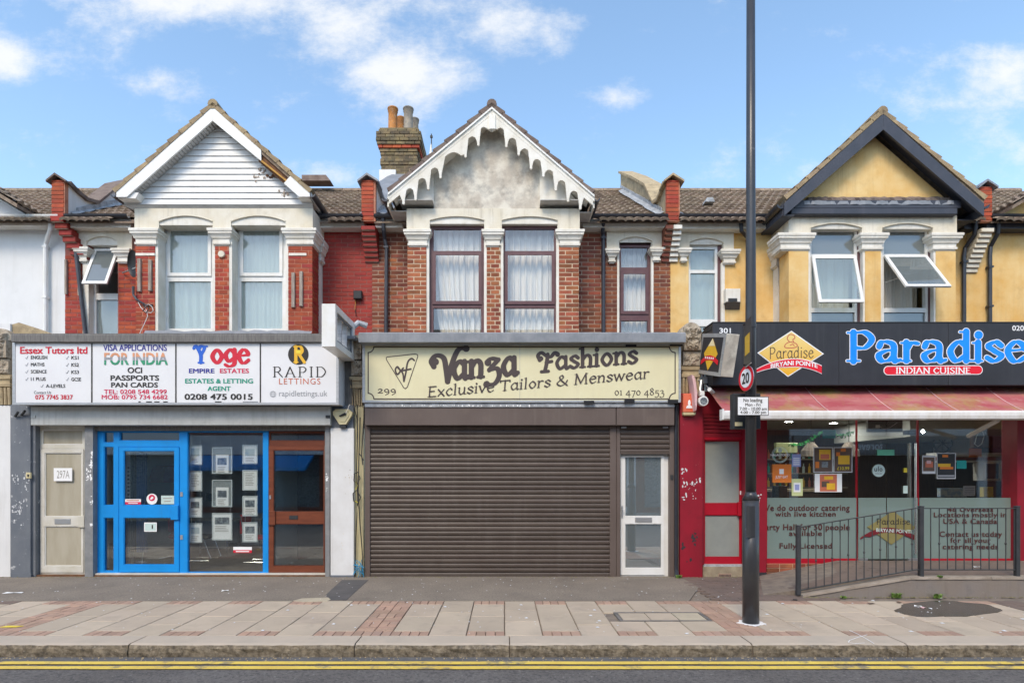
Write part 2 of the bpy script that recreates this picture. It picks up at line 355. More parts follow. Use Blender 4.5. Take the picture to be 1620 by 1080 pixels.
def crom(p, n=9):
    p = [np.array(q) for q in p]; closed = np.allclose(p[0], p[-1]); out = []
    for i in range(len(p)-1):
        a = p[i-1] if i > 0 else (p[-2] if closed else 2*p[0]-p[1]); d = p[i+2] if i+2 < len(p) else (p[1] if closed else 2*p[-1]-p[-2])
        b, c = p[i], p[i+1]
        for k in range(n):
            t = k/n; out.append(.5*(2*b+(c-a)*t+(2*a-5*b+4*c-d)*t*t+(3*b-a-3*c+d)*t**3))
    out.append(p[-1]); return out
def strokes(keys, thick, thin, nib=20, shear=0, track=0, serif=True, mono=False):
    """list of segments (x0,z0,r0,x1,z1,r1) for a list of glyph keys, em units"""
    segs = []; x = 0
    for k in keys:
        w, d = GL[k]
        for st in d.split(';'):
            if not st: continue
            typ, rest = st[0], st[2:]
            if typ in 'CL':
                pts = [tuple(map(float, q.split())) for q in rest.split(',')]
                pts = crom(pts) if typ == 'C' else [np.array(p) for p in pts]
                if typ == 'L': pass
                rr = []
                sg = []
                for i in range(len(pts)-1):
                    dx, dz = pts[i+1]-pts[i]; th = math.atan2(dz, dx)
                    sg.append((thin+(thick-thin)*abs(math.sin(th-R(nib))))/2)
                for i in range(len(pts)-1):
                    r0 = sg[i] if typ == 'L' else (sg[max(i-1, 0)]+sg[i])/2; r1 = sg[i] if typ == 'L' else (sg[i]+sg[min(i+1, len(sg)-1)])/2
                    a, b = pts[i], pts[i+1]
                    segs.append((a[0]+x+a[1]*shear, a[1], r0, b[0]+x+b[1]*shear, b[1], r1))
            elif typ == 'S' and serif:
                sx, sz, hw = map(float, rest.split()); hw += thick*.2; r = max(thin*.42, .014)
                segs.append((sx-hw+x+sz*shear, sz+(r*.2 if sz < .1 else -r*.2), r, sx+hw+x+sz*shear, sz+(r*.2 if sz < .1 else -r*.2), r))
            elif typ == 'D':
                sx, sz = map(float, rest.split()); segs.append((sx+x+sz*shear, sz, thick*.62, sx+x+sz*shear+.001, sz, thick*.62))
        x += w+track
    return segs, x-track
def sdf_mesh(segs, res, grow=0):
    """union of tapered strokes turned into one clean flat mesh (marching squares); returns verts (x,z) and faces"""
    a = np.array(segs, float); m = a[:, [2, 5]].max()+grow+res*2
    x0, x1 = a[:, [0, 3]].min()-m, a[:, [0, 3]].max()+m; z0, z1 = a[:, [1, 4]].min()-m, a[:, [1, 4]].max()+m
    nx, nz = int((x1-x0)/res)+2, int((z1-z0)/res)+2
    D = np.full((nz, nx), 1e3)
    for (ax, az, ar, bx, bz, br) in segs:
        mm = max(ar, br)+grow+2*res
        i0 = max(int((min(ax, bx)-mm-x0)/res), 0); i1 = min(int((max(ax, bx)+mm-x0)/res)+2, nx); j0 = max(int((min(az, bz)-mm-z0)/res), 0); j1 = min(int((max(az, bz)+mm-z0)/res)+2, nz)
        gx = x0+np.arange(i0, i1)*res; gz = z0+np.arange(j0, j1)*res; PX, PZ = np.meshgrid(gx, gz)
        dx, dz = bx-ax, bz-az; ll = dx*dx+dz*dz+1e-12; t = np.clip(((PX-ax)*dx+(PZ-az)*dz)/ll, 0, 1)
        dd = np.hypot(PX-ax-t*dx, PZ-az-t*dz)-(ar+(br-ar)*t)-grow
        D[j0:j1, i0:i1] = np.minimum(D[j0:j1, i0:i1], dd)
    return march(D, x0, z0, res)
def march(D, x0, z0, res):
    verts = []; vi = {}; faces = []
    def V(x, z):
        k = (round(x, 7), round(z, 7))
        if k not in vi: vi[k] = len(verts); verts.append((x0+x*res, z0+z*res))
        return vi[k]
    ins = D < 0; nz, nx = D.shape
    full = ins[:-1, :-1] & ins[1:, :-1] & ins[:-1, 1:] & ins[1:, 1:]; anyi = ins[:-1, :-1] | ins[1:, :-1] | ins[:-1, 1:] | ins[1:, 1:]
    for j in range(nz-1):
        i = 0; row = full[j]
        idx = np.nonzero(anyi[j])[0]
        if len(idx) == 0: continue
        i = idx[0]; end = idx[-1]+1
        while i < end:
            if row[i]:
                k = i
                while k < end and row[k]: k += 1
                faces.append((V(i, j), V(k, j), V(k, j+1), V(i, j+1))); i = k; continue
            if anyi[j, i]:
                c = [(i, j), (i+1, j), (i+1, j+1), (i, j+1)]; poly = []
                for q in range(4):
                    (xa, za), (xb, zb) = c[q], c[(q+1) % 4]; da, db = D[za, xa], D[zb, xb]
                    if da < 0: poly.append(V(xa, za))
                    if (da < 0) != (db < 0):
                        t = da/(da-db)
                        poly.append(V(xa+(xb-xa)*t, za+(zb-za)*t))
                pp = []
                for q in poly:
                    if not pp or pp[-1] != q: pp.append(q)
                if len(pp) > 2 and pp[0] == pp[-1]: pp.pop()
                if len(pp) >= 3: faces.append(tuple(pp))
            i += 1
    return verts, faces
def stroke_text(keys, px0, px1, ytop, ybase, Y, m, parent, thick=.1, thin=.04, nib=15, shear=0, track=0, serif=True, caph=.7, rot=0, outline=None, gap=.004, fn=None, res=.0045, name='lettering'):
    segs, w = strokes(keys, thick, thin, nib, shear, track, serif)
    x0, x1 = X(px0, Y), X(px1, Y); z0, z1 = Z(ybase, Y), Z(ytop, Y)
    xs = [s_[0] for s_ in segs]+[s_[3] for s_ in segs]; xa, xb = min(xs)-thick/2, max(xs)+thick/2
    sx = (x1-x0)/(xb-xa); sz = (z1-z0)/caph; sr = (sx+sz)/2
    out = [((a-xa)*sx+x0, b*sz+z0, r*sr, (c-xa)*sx+x0, d*sz+z0, q*sr) for a, b, r, c, d, q in segs]
    def put(sg, grow, mm, g, nm):
        vs, fs = sdf_mesh(sg, res, grow); cxm = (x0+x1)/2; b = MB()
        b.add([((x, Y-g, z+(x-cxm)*math.tan(R(rot))) if fn is None else fn(x, z)) for x, z in vs], fs); return b.build(nm, mm, parent)
    if outline: put(out, outline[0], outline[1], gap, 'letter_outline'); gap += .003
    return put(out, 0, m, gap, name)
# ------------------------------------------------------------------ materials
GR = (.16, .14, .12)
mat('stucco', (.70, .63, .49), .85, (.77, .72, .61), 3, dirt=[((.36, .29, .19), 2.6, .55, .8, .55), ((.2, .18, .15), 11, .64, .8, .4)], bump=.25, bscale=40, streak=((.33, .27, .18), 0.6))
mat('stucco_white', (.82, .79, .72), .8, (.73, .68, .58), 3.5, dirt=[((.36, .30, .2), 4, .56, .8, .5), ((.2, .18, .15), 14, .66, .8, .4)], bump=.2, bscale=40, streak=((.36, .31, .22), 0.55))
mat('white_render', (.76, .76, .75), .85, (.69, .69, .68), 1.4, dirt=[((.45, .44, .42), 3, .62, .8, .4)], bump=.2, bscale=70, streak=((.45, .43, .38), 0.4))
mat('upvc', (.82, .82, .80), .35, (.76, .74, .68), 5, dirt=[((.42, .38, .3), 9, .64, .85, .35)], streak=((.48, .44, .36), 0.3))
mat('clapboard', (.80, .80, .79), .45, (.72, .71, .68), 2.5, dirt=[((.42, .39, .34), 3.2, .60, .8, .45)], rand=.04, streak=((.45, .42, .36), 0.35))
mat('soffit', (.55, .54, .52), .6, (.45, .43, .40), 6, rand=.06)
mat('mould', (.52, .46, .38), .95, (.72, .67, .57), 3.2, det=8, dirt=[((.17, .16, .15), 4.2, .50, .72, .62), ((.6, .58, .52), 6.5, .56, .8, .6)], bump=.3, bscale=30, thr=(.42, .6))
mat('brick_red', (.44, .085, .035), .8, (.33, .055, .028), 5, rand=.22, dirt=[((.52, .22, .10), 14, .62, .82, .45), ((.1, .06, .05), 7, .64, .82, .5)], bump=.35, bscale=90)
mat('brick_painted', (.36, .035, .022), .7, (.27, .032, .024), 4, rand=.08, dirt=[((.12, .06, .05), 9, .66, .8, .5)], bump=.3, bscale=80)
mat('brick_orange', (.38, .12, .055), .85, (.24, .075, .04), 5, rand=.36, dirt=[((.12, .08, .07), 12, .62, .85, .5), ((.55, .33, .18), 16, .64, .84, .5)], bump=.4, bscale=90)
mat('brick_brown', (.17, .06, .042), .9, (.29, .095, .055), 4, rand=.32, dirt=[((.07, .05, .045), 8, .6, .82, .5)], bump=.4, bscale=90)
mat('brick_stock', (.22, .165, .085), .95, (.12, .10, .07), 6, rand=.3, dirt=[((.06, .055, .05), 7, .5, .75, .8), ((.42, .30, .10), 6, .62, .8, .5)], bump=.5, bscale=70)
mat('mortar_painted', (.26, .13, .105), .95, (.36, .10, .08), 9, bump=.3)
mat('mortar_red', (.52, .26, .17), .95, (.42, .15, .09), 9, bump=.3)
mat('mortar_tan', (.66, .52, .36), .95, (.52, .38, .26), 8, bump=.3)
mat('mortar_dark', (.50, .38, .28), .95, (.34, .22, .16), 3, bump=.3)
mat('yellow_render', (.73, .43, .13), .85, (.80, .58, .27), 1.8, dirt=[((.50, .28, .09), 3.0, .52, .78, .55), ((.80, .66, .40), 4.5, .60, .8, .4)], bump=.25, bscale=45, streak=((.46, .27, .10), 0.5))
mat('purple_frame', (.115, .05, .055), .4, (.14, .07, .07), 8)
mat('tile_brown', (.18, .13, .095), .9, (.32, .25, .185), 12, rand=.28, dirt=[((.34, .31, .25), 9, .60, .8, .5), ((.05, .042, .038), 5, .55, .8, .5)], bump=.5, bscale=80)
mat('verge', (.40, .30, .17), .9, (.27, .20, .13), 6, rand=.15, dirt=[((.12, .10, .07), 9, .6, .8, .6)], bump=.5)
mat('verge_dark', (.14, .10, .085), .9, (.22, .17, .14), 6, rand=.15, bump=.5)
mat('lead', (.20, .215, .235), .5, (.27, .28, .30), 5, dirt=[((.5, .52, .55), 7, .66, .85, .4)], bump=.4, bscale=14, streak=((.42, .43, .44), 0.5))
mat('flashing', (.48, .50, .52), .45, (.25, .26, .27), 8, bump=.6, bscale=20)
mat('gutter', (.022, .024, .032), .35, (.035, .037, .045), 7, coat=.2)
mat('pipe_dark', (.055, .06, .075), .4, (.035, .038, .05), 6)
mat('board_dark', (.045, .05, .065), .45, (.06, .062, .078), 4, dirt=[((.12, .12, .14), 8, .66, .8, .5)], streak=((.10, .10, .12), 0.4))
mat('tan_stone', (.52, .41, .25), .95, (.36, .28, .17), 6, dirt=[((.13, .11, .08), 8, .52, .74, .75)], bump=.7, bscale=28)
mat('carved', (.50, .43, .33), .95, (.38, .31, .23), 10, dirt=[((.10, .08, .06), 12, .52, .68, .85)], bump=1, bscale=36)
mat('wood_raw', (.20, .095, .045), .9, (.11, .055, .03), 12, bump=.5)
mat('wood_yellow', (.55, .30, .06), .8, (.4, .2, .05), 9)
mat('weathered_wood', (.42, .36, .30), .9, (.26, .2, .16), 14, stretch=(3, 1, .4), bump=.4)
mat('pot_orange', (.52, .22, .06), .85, (.36, .16, .06), 6, dirt=[((.55, .50, .42), 8, .55, .75, .7)], bump=.3)
mat('pot_grey', (.24, .22, .20), .9, (.38, .33, .26), 7, dirt=[((.09, .08, .07), 8, .5, .75, .6)], bump=.4)
mat('black', (.012, .012, .014), .5); mat('charcoal', (.03, .032, .035), .6)
mat('curtain', (.78, .73, .64), .9, (.72, .675, .60), 2)
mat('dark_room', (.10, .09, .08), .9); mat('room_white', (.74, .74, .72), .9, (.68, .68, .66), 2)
# ground floor
mat('sign_white', (.80, .80, .80), .35, (.76, .76, .77), 2, dirt=[((.5, .48, .44), 3, .66, .85, .3)])
mat('sign_cream', (.76, .71, .46), .45, (.72, .66, .42), 1.6, dirt=[((.58, .52, .34), 2.6, .60, .82, .45)], streak=((.60, .54, .38), 0.35))
mat('alu', (.55, .56, .57), .4, (.42, .43, .43), 9, metal=.5, stretch=(.4, 1, 6))
mat('galv', (.50, .51, .49), .5, (.42, .43, .41), 4, metal=.15, dirt=[((.2, .19, .18), 3, .6, .8, .5)], streak=((.24, .22, .19), 0.6))
mat('dirty_flash', (.12, .115, .11), .7, (.20, .19, .175), 6, stretch=(9, 1, 1), bump=.3)
mat('shutter_brown', (.088, .066, .054), .42, (.105, .081, .067), 3, rand=.16, dirt=[((.22, .19, .17), 5, .62, .82, .35), ((.05, .04, .035), 2.4, .6, .8, .5)], streak=((.20, .17, .15), 0.35))
mat('box_brown', (.115, .086, .073), .5, (.135, .103, .089), 1.4, dirt=[((.22, .17, .13), 2.2, .6, .8, .4)], streak=((.22, .18, .15), 0.45))
mat('door_cream', (.68, .66, .60), .45, (.56, .53, .44), 3, dirt=[((.30, .26, .2), 5, .62, .82, .4)], streak=((.40, .35, .26), 0.4))
mat('door_white', (.80, .80, .78), .4, (.74, .73, .69), 4, dirt=[((.4, .37, .3), 5, .64, .84, .4)], streak=((.50, .46, .38), 0.35))
mat('blue', (.008, .29, .76), .4, (.008, .26, .68), 3, dirt=[((.02, .16, .40), 6, .62, .84, .4)], streak=((.04, .17, .36), 0.35))
mat('door_brown', (.20, .060, .030), .35, (.15, .045, .024), 5, stretch=(1, 1, 5))
mat('grey_paint', (.125, .14, .165), .6, (.165, .18, .20), 2.2, dirt=[((.55, .55, .55), 9, .62, .65, .75), ((.07, .07, .08), 3, .6, .8, .5)], streak=((.30, .31, .32), 0.45))
mat('grey_metal', (.20, .205, .21), .5, (.27, .27, .27), 6, dirt=[((.6, .6, .6), 14, .66, .70, .5)])
mat('pilaster_white', (.74, .74, .73), .7, (.66, .65, .63), 2.5, dirt=[((.35, .33, .3), 6, .66, .8, .45)], bump=.2, streak=((.42, .39, .34), 0.4))
mat('red_paint', (.30, .010, .025), .45, (.24, .010, .022), 2.5, dirt=[((.62, .5, .48), 9, .69, .72, .6), ((.08, .01, .012), 3.5, .58, .8, .5)], streak=((.10, .01, .015), 0.5))
mat('red_gloss', (.44, .008, .025), .35, (.38, .008, .022), 3)
mat('step_tan', (.40, .33, .22), .9, (.28, .22, .15), 7, bump=.4)
mat('fascia_black', (.028, .028, .032), .45, (.036, .036, .042), 2, streak=((.07, .07, .07), 0.5))
mat('awning', (.38, .075, .085), .95, (.46, .17, .155), 1.6, stretch=(1, 3, 3), dirt=[((.34, .34, .05), .9, .47, .66, .75), ((.62, .46, .42), 2.4, .58, .8, .6)], bump=.15, bscale=200, streak=((.40, .33, .28), 0.5))
mat('awning_bar', (.82, .80, .78), .45, (.72, .68, .62), 3, stretch=(3, 1, 1), dirt=[((.35, .32, .28), 4, .62, .78, .5)], streak=((.40, .36, .30), 0.4))
mat('cable', (.03, .03, .03), .6); mat('cable_blue', (.05, .30, .50), .6); mat('cable_yellow', (.7, .6, .04), .6)
mat('alarm_cream', (.66, .58, .34), .5, (.6, .52, .3), 5); mat('alarm_red', (.66, .13, .06), .5, (.7, .17, .09), 4)
mat('pink_plastic', (.70, .45, .45), .5)
mat('pole', (.045, .047, .052), .32, (.035, .036, .04), 3, dirt=[((.16, .155, .15), 9, .64, .74, .6)], coat=.15, bump=.15, bscale=20, streak=((.12, .12, .12), 0.45))
mat('silver', (.6, .6, .6), .35, metal=.8); mat('chrome', (.75, .75, .76), .2, metal=1)
mat('rail', (.035, .038, .042), .5, (.05, .052, .056), 8, dirt=[((.14, .09, .06), 12, .62, .75, .6)])
# ground
mat('road', (.125, .113, .104), .9, (.16, .147, .137), 1.2, dirt=[((.04, .04, .042), 34, .48, .62, .75), ((.33, .32, .31), 30, .58, .68, .7), ((.06, .058, .055), 1.7, .62, .70, .55), ((.09, .088, .09), .9, .55, .75, .5)], bump=.8, bscale=70)
mat('asphalt', (.265, .222, .175), .95, (.21, .175, .14), 1.3, dirt=[((.08, .07, .06), 40, .50, .64, .65), ((.11, .095, .08), 1.4, .58, .74, .5), ((.42, .39, .35), 42, .60, .70, .6), ((.50, .47, .43), 6, .73, .75, .6)], bump=.6, bscale=80)
mat('patch_dark', (.085, .08, .078), .9, (.12, .11, .105), 3, dirt=[((.2, .19, .18), 60, .62, .72, .5)], bump=.5)
mat('cement', (.50, .43, .31), .95, (.42, .36, .27), 6, bump=.5)
mat('slab', (.50, .41, .31), .9, (.44, .36, .275), 1.6, rand=.11, dirt=[((.27, .23, .19), 3, .54, .76, .55), ((.12, .105, .095), 15, .68, .71, .7), ((.20, .18, .16), 1.1, .58, .72, .35), ((.52, .46, .4), 30, .6, .75, .35)], bump=.35, bscale=90)
mat('joint', (.25, .205, .16), .98, (.17, .14, .115), 7)
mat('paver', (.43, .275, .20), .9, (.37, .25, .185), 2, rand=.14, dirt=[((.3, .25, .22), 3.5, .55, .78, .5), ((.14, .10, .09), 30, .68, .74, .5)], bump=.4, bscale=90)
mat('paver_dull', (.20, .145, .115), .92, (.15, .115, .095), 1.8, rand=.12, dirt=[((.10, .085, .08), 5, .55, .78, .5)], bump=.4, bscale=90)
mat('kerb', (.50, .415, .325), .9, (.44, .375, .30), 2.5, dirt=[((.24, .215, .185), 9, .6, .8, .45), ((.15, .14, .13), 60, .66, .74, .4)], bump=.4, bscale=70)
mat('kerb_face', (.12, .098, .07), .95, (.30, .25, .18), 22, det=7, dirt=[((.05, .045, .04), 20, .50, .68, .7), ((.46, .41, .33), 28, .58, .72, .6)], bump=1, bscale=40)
mat('yellow_line', (.76, .56, .10), .85, (.66, .46, .09), 4, dirt=[((.30, .26, .2), 22, .56, .72, .7), ((.19, .165, .14), 3.2, .55, .63, .8)])
mat('gutter_asphalt', (.10, .10, .105), .9, (.14, .138, .135), 5, dirt=[((.24, .23, .21), 20, .62, .74, .5)], bump=.5)
mat('concrete', (.23, .195, .165), .95, (.23, .205, .19), 3, dirt=[((.13, .115, .105), 3, .55, .8, .6), ((.42, .38, .34), 7, .62, .8, .45)], bump=.5, bscale=30, streak=((.13, .11, .10), 0.6))
mat('coping', (.36, .305, .25), .95, (.27, .225, .18), 5, dirt=[((.2, .17, .14), 8, .58, .76, .6)], bump=.6, bscale=28)
mat('puddle', (.075, .062, .05), .16, (.085, .075, .068), 3, spec=.6)
mat('leaf', (.10, .20, .03), .7, (.16, .25, .05), 20); mat('moss', (.14, .15, .05), .95, (.25, .2, .12), 20)
mat('paper', (.86, .86, .85), .8); mat('paper_grey', (.60, .61, .62), .7, (.66, .67, .68), 8)
mat('cast_iron', (.13, .12, .11), .8, (.2, .185, .17), 9, bump=.5)
mat('clear_edge', (.62, .66, .66), .3, (.5, .54, .54), 9)
mat('photo_dark', (.09, .10, .12), .6, (.24, .27, .28), 14, det=3, thr=(.45, .55)); mat('photo_blue', (.28, .40, .55), .6, (.48, .55, .58), 10, thr=(.45, .55))
mat('floor_dark', (.06, .055, .05), .5, (.09, .08, .07), 3); mat('carpet', (.13, .115, .10), .9, (.1, .09, .08), 5)
mat('desk_grey', (.45, .46, .47), .6); mat('radiator', (.02, .022, .028), .4); mat('radiator_blue', (.02, .07, .25), .4)
mat('fabric_red', (.5, .02, .03), .7); mat('bag_orange', (.6, .16, .06), .8); mat('bag_pink', (.5, .05, .13), .8)
mat('frosted_door', (.26, .28, .26), .35, (.33, .35, .32), 1.5, dirt=[((.40, .40, .36), 1.6, .5, .8, .4)])
mat('beige_glass', (.36, .32, .23), .25, (.46, .42, .33), 1.2, stretch=(3, 1, .6))
mat('lampglow', (1, .95, .85), .5, emit=150); mat('ceiling_grey', (.40, .41, .39), .9); mat('wood_panel', (.16, .08, .04), .6, (.10, .05, .025), 6, stretch=(5, 1, .4)); mat('garland', (.02, .25, .04), .7, (.05, .4, .08), 30); mat('counter', (.10, .07, .055), .6, (.16, .1, .07), 3)
INK = dict(ink_black=(.025,.022,.02), ink_red=(.58,.012,.035), ink_crimson=(.62,.03,.09), ink_navy=(.035,.035,.28), ink_blue=(.02,.12,.58), ink_green=(.008,.29,.19), ink_orange=(.72,.20,.03), ink_terracotta=(.55,.15,.08),
           ink_brown=(.062,.045,.042), ink_white=(.82,.82,.82), ink_grey=(.30,.31,.33), ink_yellow=(.80,.62,.05), ink_gold=(.78,.45,.03), ink_sky=(.005,.26,.90), ink_signred=(.70,.008,.025), ink_cream=(.80,.68,.40), ink_lime=(.55,.60,.30),
           ink_maroon=(.15,.012,.018), ink_teal=(.01,.30,.26), ink_mint=(.16,.55,.36), ink_pale=(.50,.62,.58), ink_lilac=(.30,.34,.60), ink_flagorange=(.66,.30,.16), ink_flaggreen=(.03,.27,.14), ink_vinyl=(.075,.018,.018), ink_olive=(.22,.19,.07), ink_dim=(.35,.33,.30))
for k_, c_ in INK.items(): mat(k_, c_, .5, tuple(min(1, a*1.12+.004) for a in c_), 5)
# printed gradient of the yellow diamond, pale at the top
def grad(name, z0, z1, ca, cb):
    m = mat(name, ca, .45); t = m.node_tree; g = t.nodes.new('ShaderNodeNewGeometry'); s_ = t.nodes.new('ShaderNodeSeparateXYZ'); t.links.new(g.outputs['Position'], s_.inputs[0])
    mr_ = t.nodes.new('ShaderNodeMapRange'); mr_.inputs[1].default_value = z0; mr_.inputs[2].default_value = z1; t.links.new(s_.outputs[2], mr_.inputs[0])
    mx_ = t.nodes.new('ShaderNodeMix'); mx_.data_type = 'RGBA'; mx_.inputs[6].default_value = (*ca, 1); mx_.inputs[7].default_value = (*cb, 1); t.links.new(mr_.outputs[0], mx_.inputs[0]); t.links.new(mx_.outputs[2], t.nodes['Principled BSDF'].inputs['Base Color'])
glass('glass_clear', .07); glass('glass_window', .03, (.97, .98, .98)); glass('glass_frost', .04, (.90, .97, .97), .25, (.50, .57, .57))
glass('glass_grey', .08, (.7, .75, .75), .62, (.22, .25, .25)); glass('glass_mirror', .30, (.5, .55, .56), .5, (.30, .35, .36)); glass('glass_shop', .08, (.95, .97, .96)); glass('vinyl_frost', .03, (.55, .62, .6), .62, (.29, .38, .35))  # the diffuse veil of glass_mirror stands in for pale street reflections
glass('acrylic', .02, (.9, .94, .94), .35, (.6, .63, .63))

# ------------------------------------------------------------------ ground, pavement, road
def struct(o): o['kind'] = 'structure'; return o
XL, XR = -13.0, 13.0
ZP = 0.0; ZR = -.135
YJ, YK0, YK1 = -1.91, -3.65, -3.975         # asphalt/slab boundary, inner and outer kerb edge
struct(MB().box(-400, 400, -400, 400, -3, -.30).build('ground', 'asphalt'))
struct(MB().add([(-60, YK1, ZR), (60, YK1, ZR), (60, -13.4, ZR), (-60, -13.4, ZR), (-60, -8.7, ZR+.03), (60, -8.7, ZR+.03)], [(0, 1, 5, 4), (4, 5, 2, 3)]).build('road', 'road'))
struct(MB().quad((XL, YK1-.001, ZR+.004), (XR, YK1-.001, ZR+.004), (XR, YK1-.17, ZR+.005), (XL, YK1-.17, ZR+.005)).build('road_channel', 'gutter_asphalt'))
for i, (a, b) in enumerate([(-4.132, -4.218), (-4.273, -4.362)]):
    l = MB(); n = 60
    for k in range(n):                       # slightly wavering edges
        xa, xb = XL+(XR-XL)*k/n, XL+(XR-XL)*(k+1)/n
        l.add([(xa, a+.003*math.sin(k*2.1), ZR+.011), (xb, a+.003*math.sin((k+1)*2.1), ZR+.011), (xb, b+.003*math.sin((k+1)*1.7), ZR+.011), (xa, b+.003*math.sin(k*1.7), ZR+.011)], [(0, 1, 2, 3)])
    struct(l.build('painted_line', 'yellow_line', label=['yellow line nearer the kerb, first of the double lines on the road', 'yellow line farther from the kerb, second of the double lines on the road'][i]))
# kerb stones
kerb = struct(MB().box(XL, XR, YK1+.02, YK0-.004, -.30, -.018).build('kerb', 'joint'))
kx = [-13, -10.4, -7.6, -5.50, -3.85, -1.53, .06, 2.55, 4.14, 5.95, 7.7, 9.4, 11.2, 13]
for a, b in zip(kx[:-1], kx[1:]):
    n = max(6, int((b-a)/.09)); m = MB(); prof = [(YK0, 0), (YK1+.05, -.001), (YK1+.012, -.012), (YK1-.004, -.045), (YK1-.002, -.085), (YK1+.004, -.15)]
    rings = []
    for i in range(n+1):
        x = a+.006+(b-a-.012)*i/n
        rings.append([(x, y+(rnd.uniform(-.009, .009) if 2 <= q else 0), z+(rnd.uniform(-.004, .003) if q == 2 else 0)) for q, (y, z) in enumerate(prof)])
    npf = len(prof); vs = [p for r_ in rings for p in r_]; top = []; face = []
    for i in range(n):
        for q in range(npf-1): (top if q < 2 else face).append((i*npf+q, i*npf+q+1, (i+1)*npf+q+1, (i+1)*npf+q))
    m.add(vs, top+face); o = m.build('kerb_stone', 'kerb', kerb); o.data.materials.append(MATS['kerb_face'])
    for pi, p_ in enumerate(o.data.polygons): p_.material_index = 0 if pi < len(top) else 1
# pavement
pav = struct(MB().box(-60, 60, YK0, 1.2, -.30, -.02).build('pavement', 'joint'))
def asp(poly, z, m, name, lab=None): return struct(MB().prism(poly, 'z', -.015 if z > .004 else -.02, z).build(name, m, pav, label=lab))
asp([(XL, YJ), (2.55, YJ), (3.02, -.9), (3.0, .06), (XL, .06)], .0, 'asphalt', 'asphalt_strip')
def gp(px, py, z=0): d = F*(H-z)/(py-HY); return ((px-CX)*d/F, d-10)
asp([gp(541, 917), gp(583, 917), gp(548, 949), gp(518, 949), gp(516, 940)], .004, 'patch_dark', 'tarmac_patch', 'dark tarmac patch in front of the cable pilaster')
asp([gp(464, 950), gp(478, 946.5), gp(519, 945), gp(523, 948), gp(517, 951), gp(480, 952)], .006, 'cement', 'cement_patch', 'pale cement smear beside the dark tarmac patch')
slab_me = unit('paving_slab', 'slab', lambda b: b.add([(p[0], p[1], p[2]) for p in [(-.488,-.488,.5),(.488,-.488,.5),(.488,.488,.5),(-.488,.488,.5),(-.5,-.5,.3),(.5,-.5,.3),(.5,.5,.3),(-.5,.5,.3),(-.5,-.5,-.5),(.5,-.5,-.5),(.5,.5,-.5),(-.5,.5,-.5)]],
        [(0,1,2,3),(4,5,1,0),(5,6,2,1),(6,7,3,2),(7,4,0,3),(8,9,5,4),(9,10,6,5),(10,11,7,6),(11,8,4,7)]))
def paver_me(m): return unit('paver', m, lambda b: b.add([(-.47,-.46,.5),(.47,-.46,.5),(.47,.46,.5),(-.47,.46,.5),(-.5,-.5,.3),(.5,-.5,.3),(.5,.5,.3),(-.5,.5,.3),(-.5,-.5,-.5),(.5,-.5,-.5),(.5,.5,-.5),(-.5,.5,-.5)],
        [(0,1,2,3),(4,5,1,0),(5,6,2,1),(6,7,3,2),(7,4,0,3),(8,9,5,4),(9,10,6,5),(10,11,7,6),(11,8,4,7)]))
NPV = [0]; PVX = MB()
def slab(x0, x1, y0, y1, m='slab'):
    dz = rnd.uniform(-.003, .002); g = .0055
    me = slab_me if m == 'slab' else unit('paving_slab', m, lambda b: b.box(-.5, .5, -.5, .5, -.5, .5))
    inst('paving_slab', me, pav, ((x0+x1)/2, (y0+y1)/2, -.02+dz), (x1-x0-2*g, y1-y0-2*g, .04), (rnd.uniform(-.002, .002), rnd.uniform(-.003, .003), 0))
def paver(x0, x1, y0, y1, m='paver', zt=0, extra=False):
    g = .003; dz = rnd.uniform(-.002, .002)
    if extra: PVX.box(x0+g, x1-g, y0+g, y1-g, zt-.03, zt+dz); return
    NPV[0] += 1; inst('paver', paver_me(m), pav, ((x0+x1)/2, (y0+y1)/2, zt-.02+dz), (x1-x0-2*g, y1-y0-2*g, .04))
cw = .415; MANH = (X(985, -1.9)*.93, 0)
mx0, my0 = gp(984, 982); mx1, my1 = gp(1108, 968); mx0 -= .02
for k in range(-20, 21):
    x0 = -1.65+k*cw; x1 = x0+cw
    if k % 10 == 0:                          # strips of red pavers running from kerb to wall
        y = YK0; r = 0
        while y < YJ-.03:
            yt = min(y+.2, YJ); w = cw/4
            for q in range(4):
                if r % 2 == 0: paver(x0+q*w, x0+(q+1)*w, y, yt, extra=abs(k) > 10)
            if r % 2 == 1:
                for q in range(2):
                    for h_ in (0, .1): paver(x0+q*cw/2, x0+(q+1)*cw/2, y+h_, min(y+h_+.1, YJ), extra=abs(k) > 10)
            y += .2; r += 1
        continue
    if k % 2 == 1 or k % 10 in (9, 1):
        for y in (YK0, YJ-.19):
            for q in range(4): paver(x0+q*cw/4, x0+(q+1)*cw/4, y, y+.19, extra=abs(x0) > 6.3)
        ys = [YK0+.19, YK0+.19+.68, YJ-.19]
    else: ys = [YK0, YK0+.46, YK0+1.07, YJ] if k % 4 else [YK0, YK0+.62, YK0+1.2, YJ]
    for a, b in zip(ys[:-1], ys[1:]):
        cxm, cym = (x0+x1)/2, (a+b)/2
        if x1 > mx0 and x0 < mx1 and b > my0 and a < my1:       # round the cover: cut slabs
            if a < my0-.1: slab(x0, x1, a, my0)
            if b > my1+.1: slab(x0, x1, my1, b)
            continue
        slab(x0, x1, a, b)
# dull pavers by the restaurant, under the ramp
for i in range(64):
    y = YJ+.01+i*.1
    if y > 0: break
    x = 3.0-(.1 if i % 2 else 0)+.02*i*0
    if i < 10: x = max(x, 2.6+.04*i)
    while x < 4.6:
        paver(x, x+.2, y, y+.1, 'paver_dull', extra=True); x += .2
if PVX.v: struct(PVX.build('small_pavers', 'paver_dull', pav))
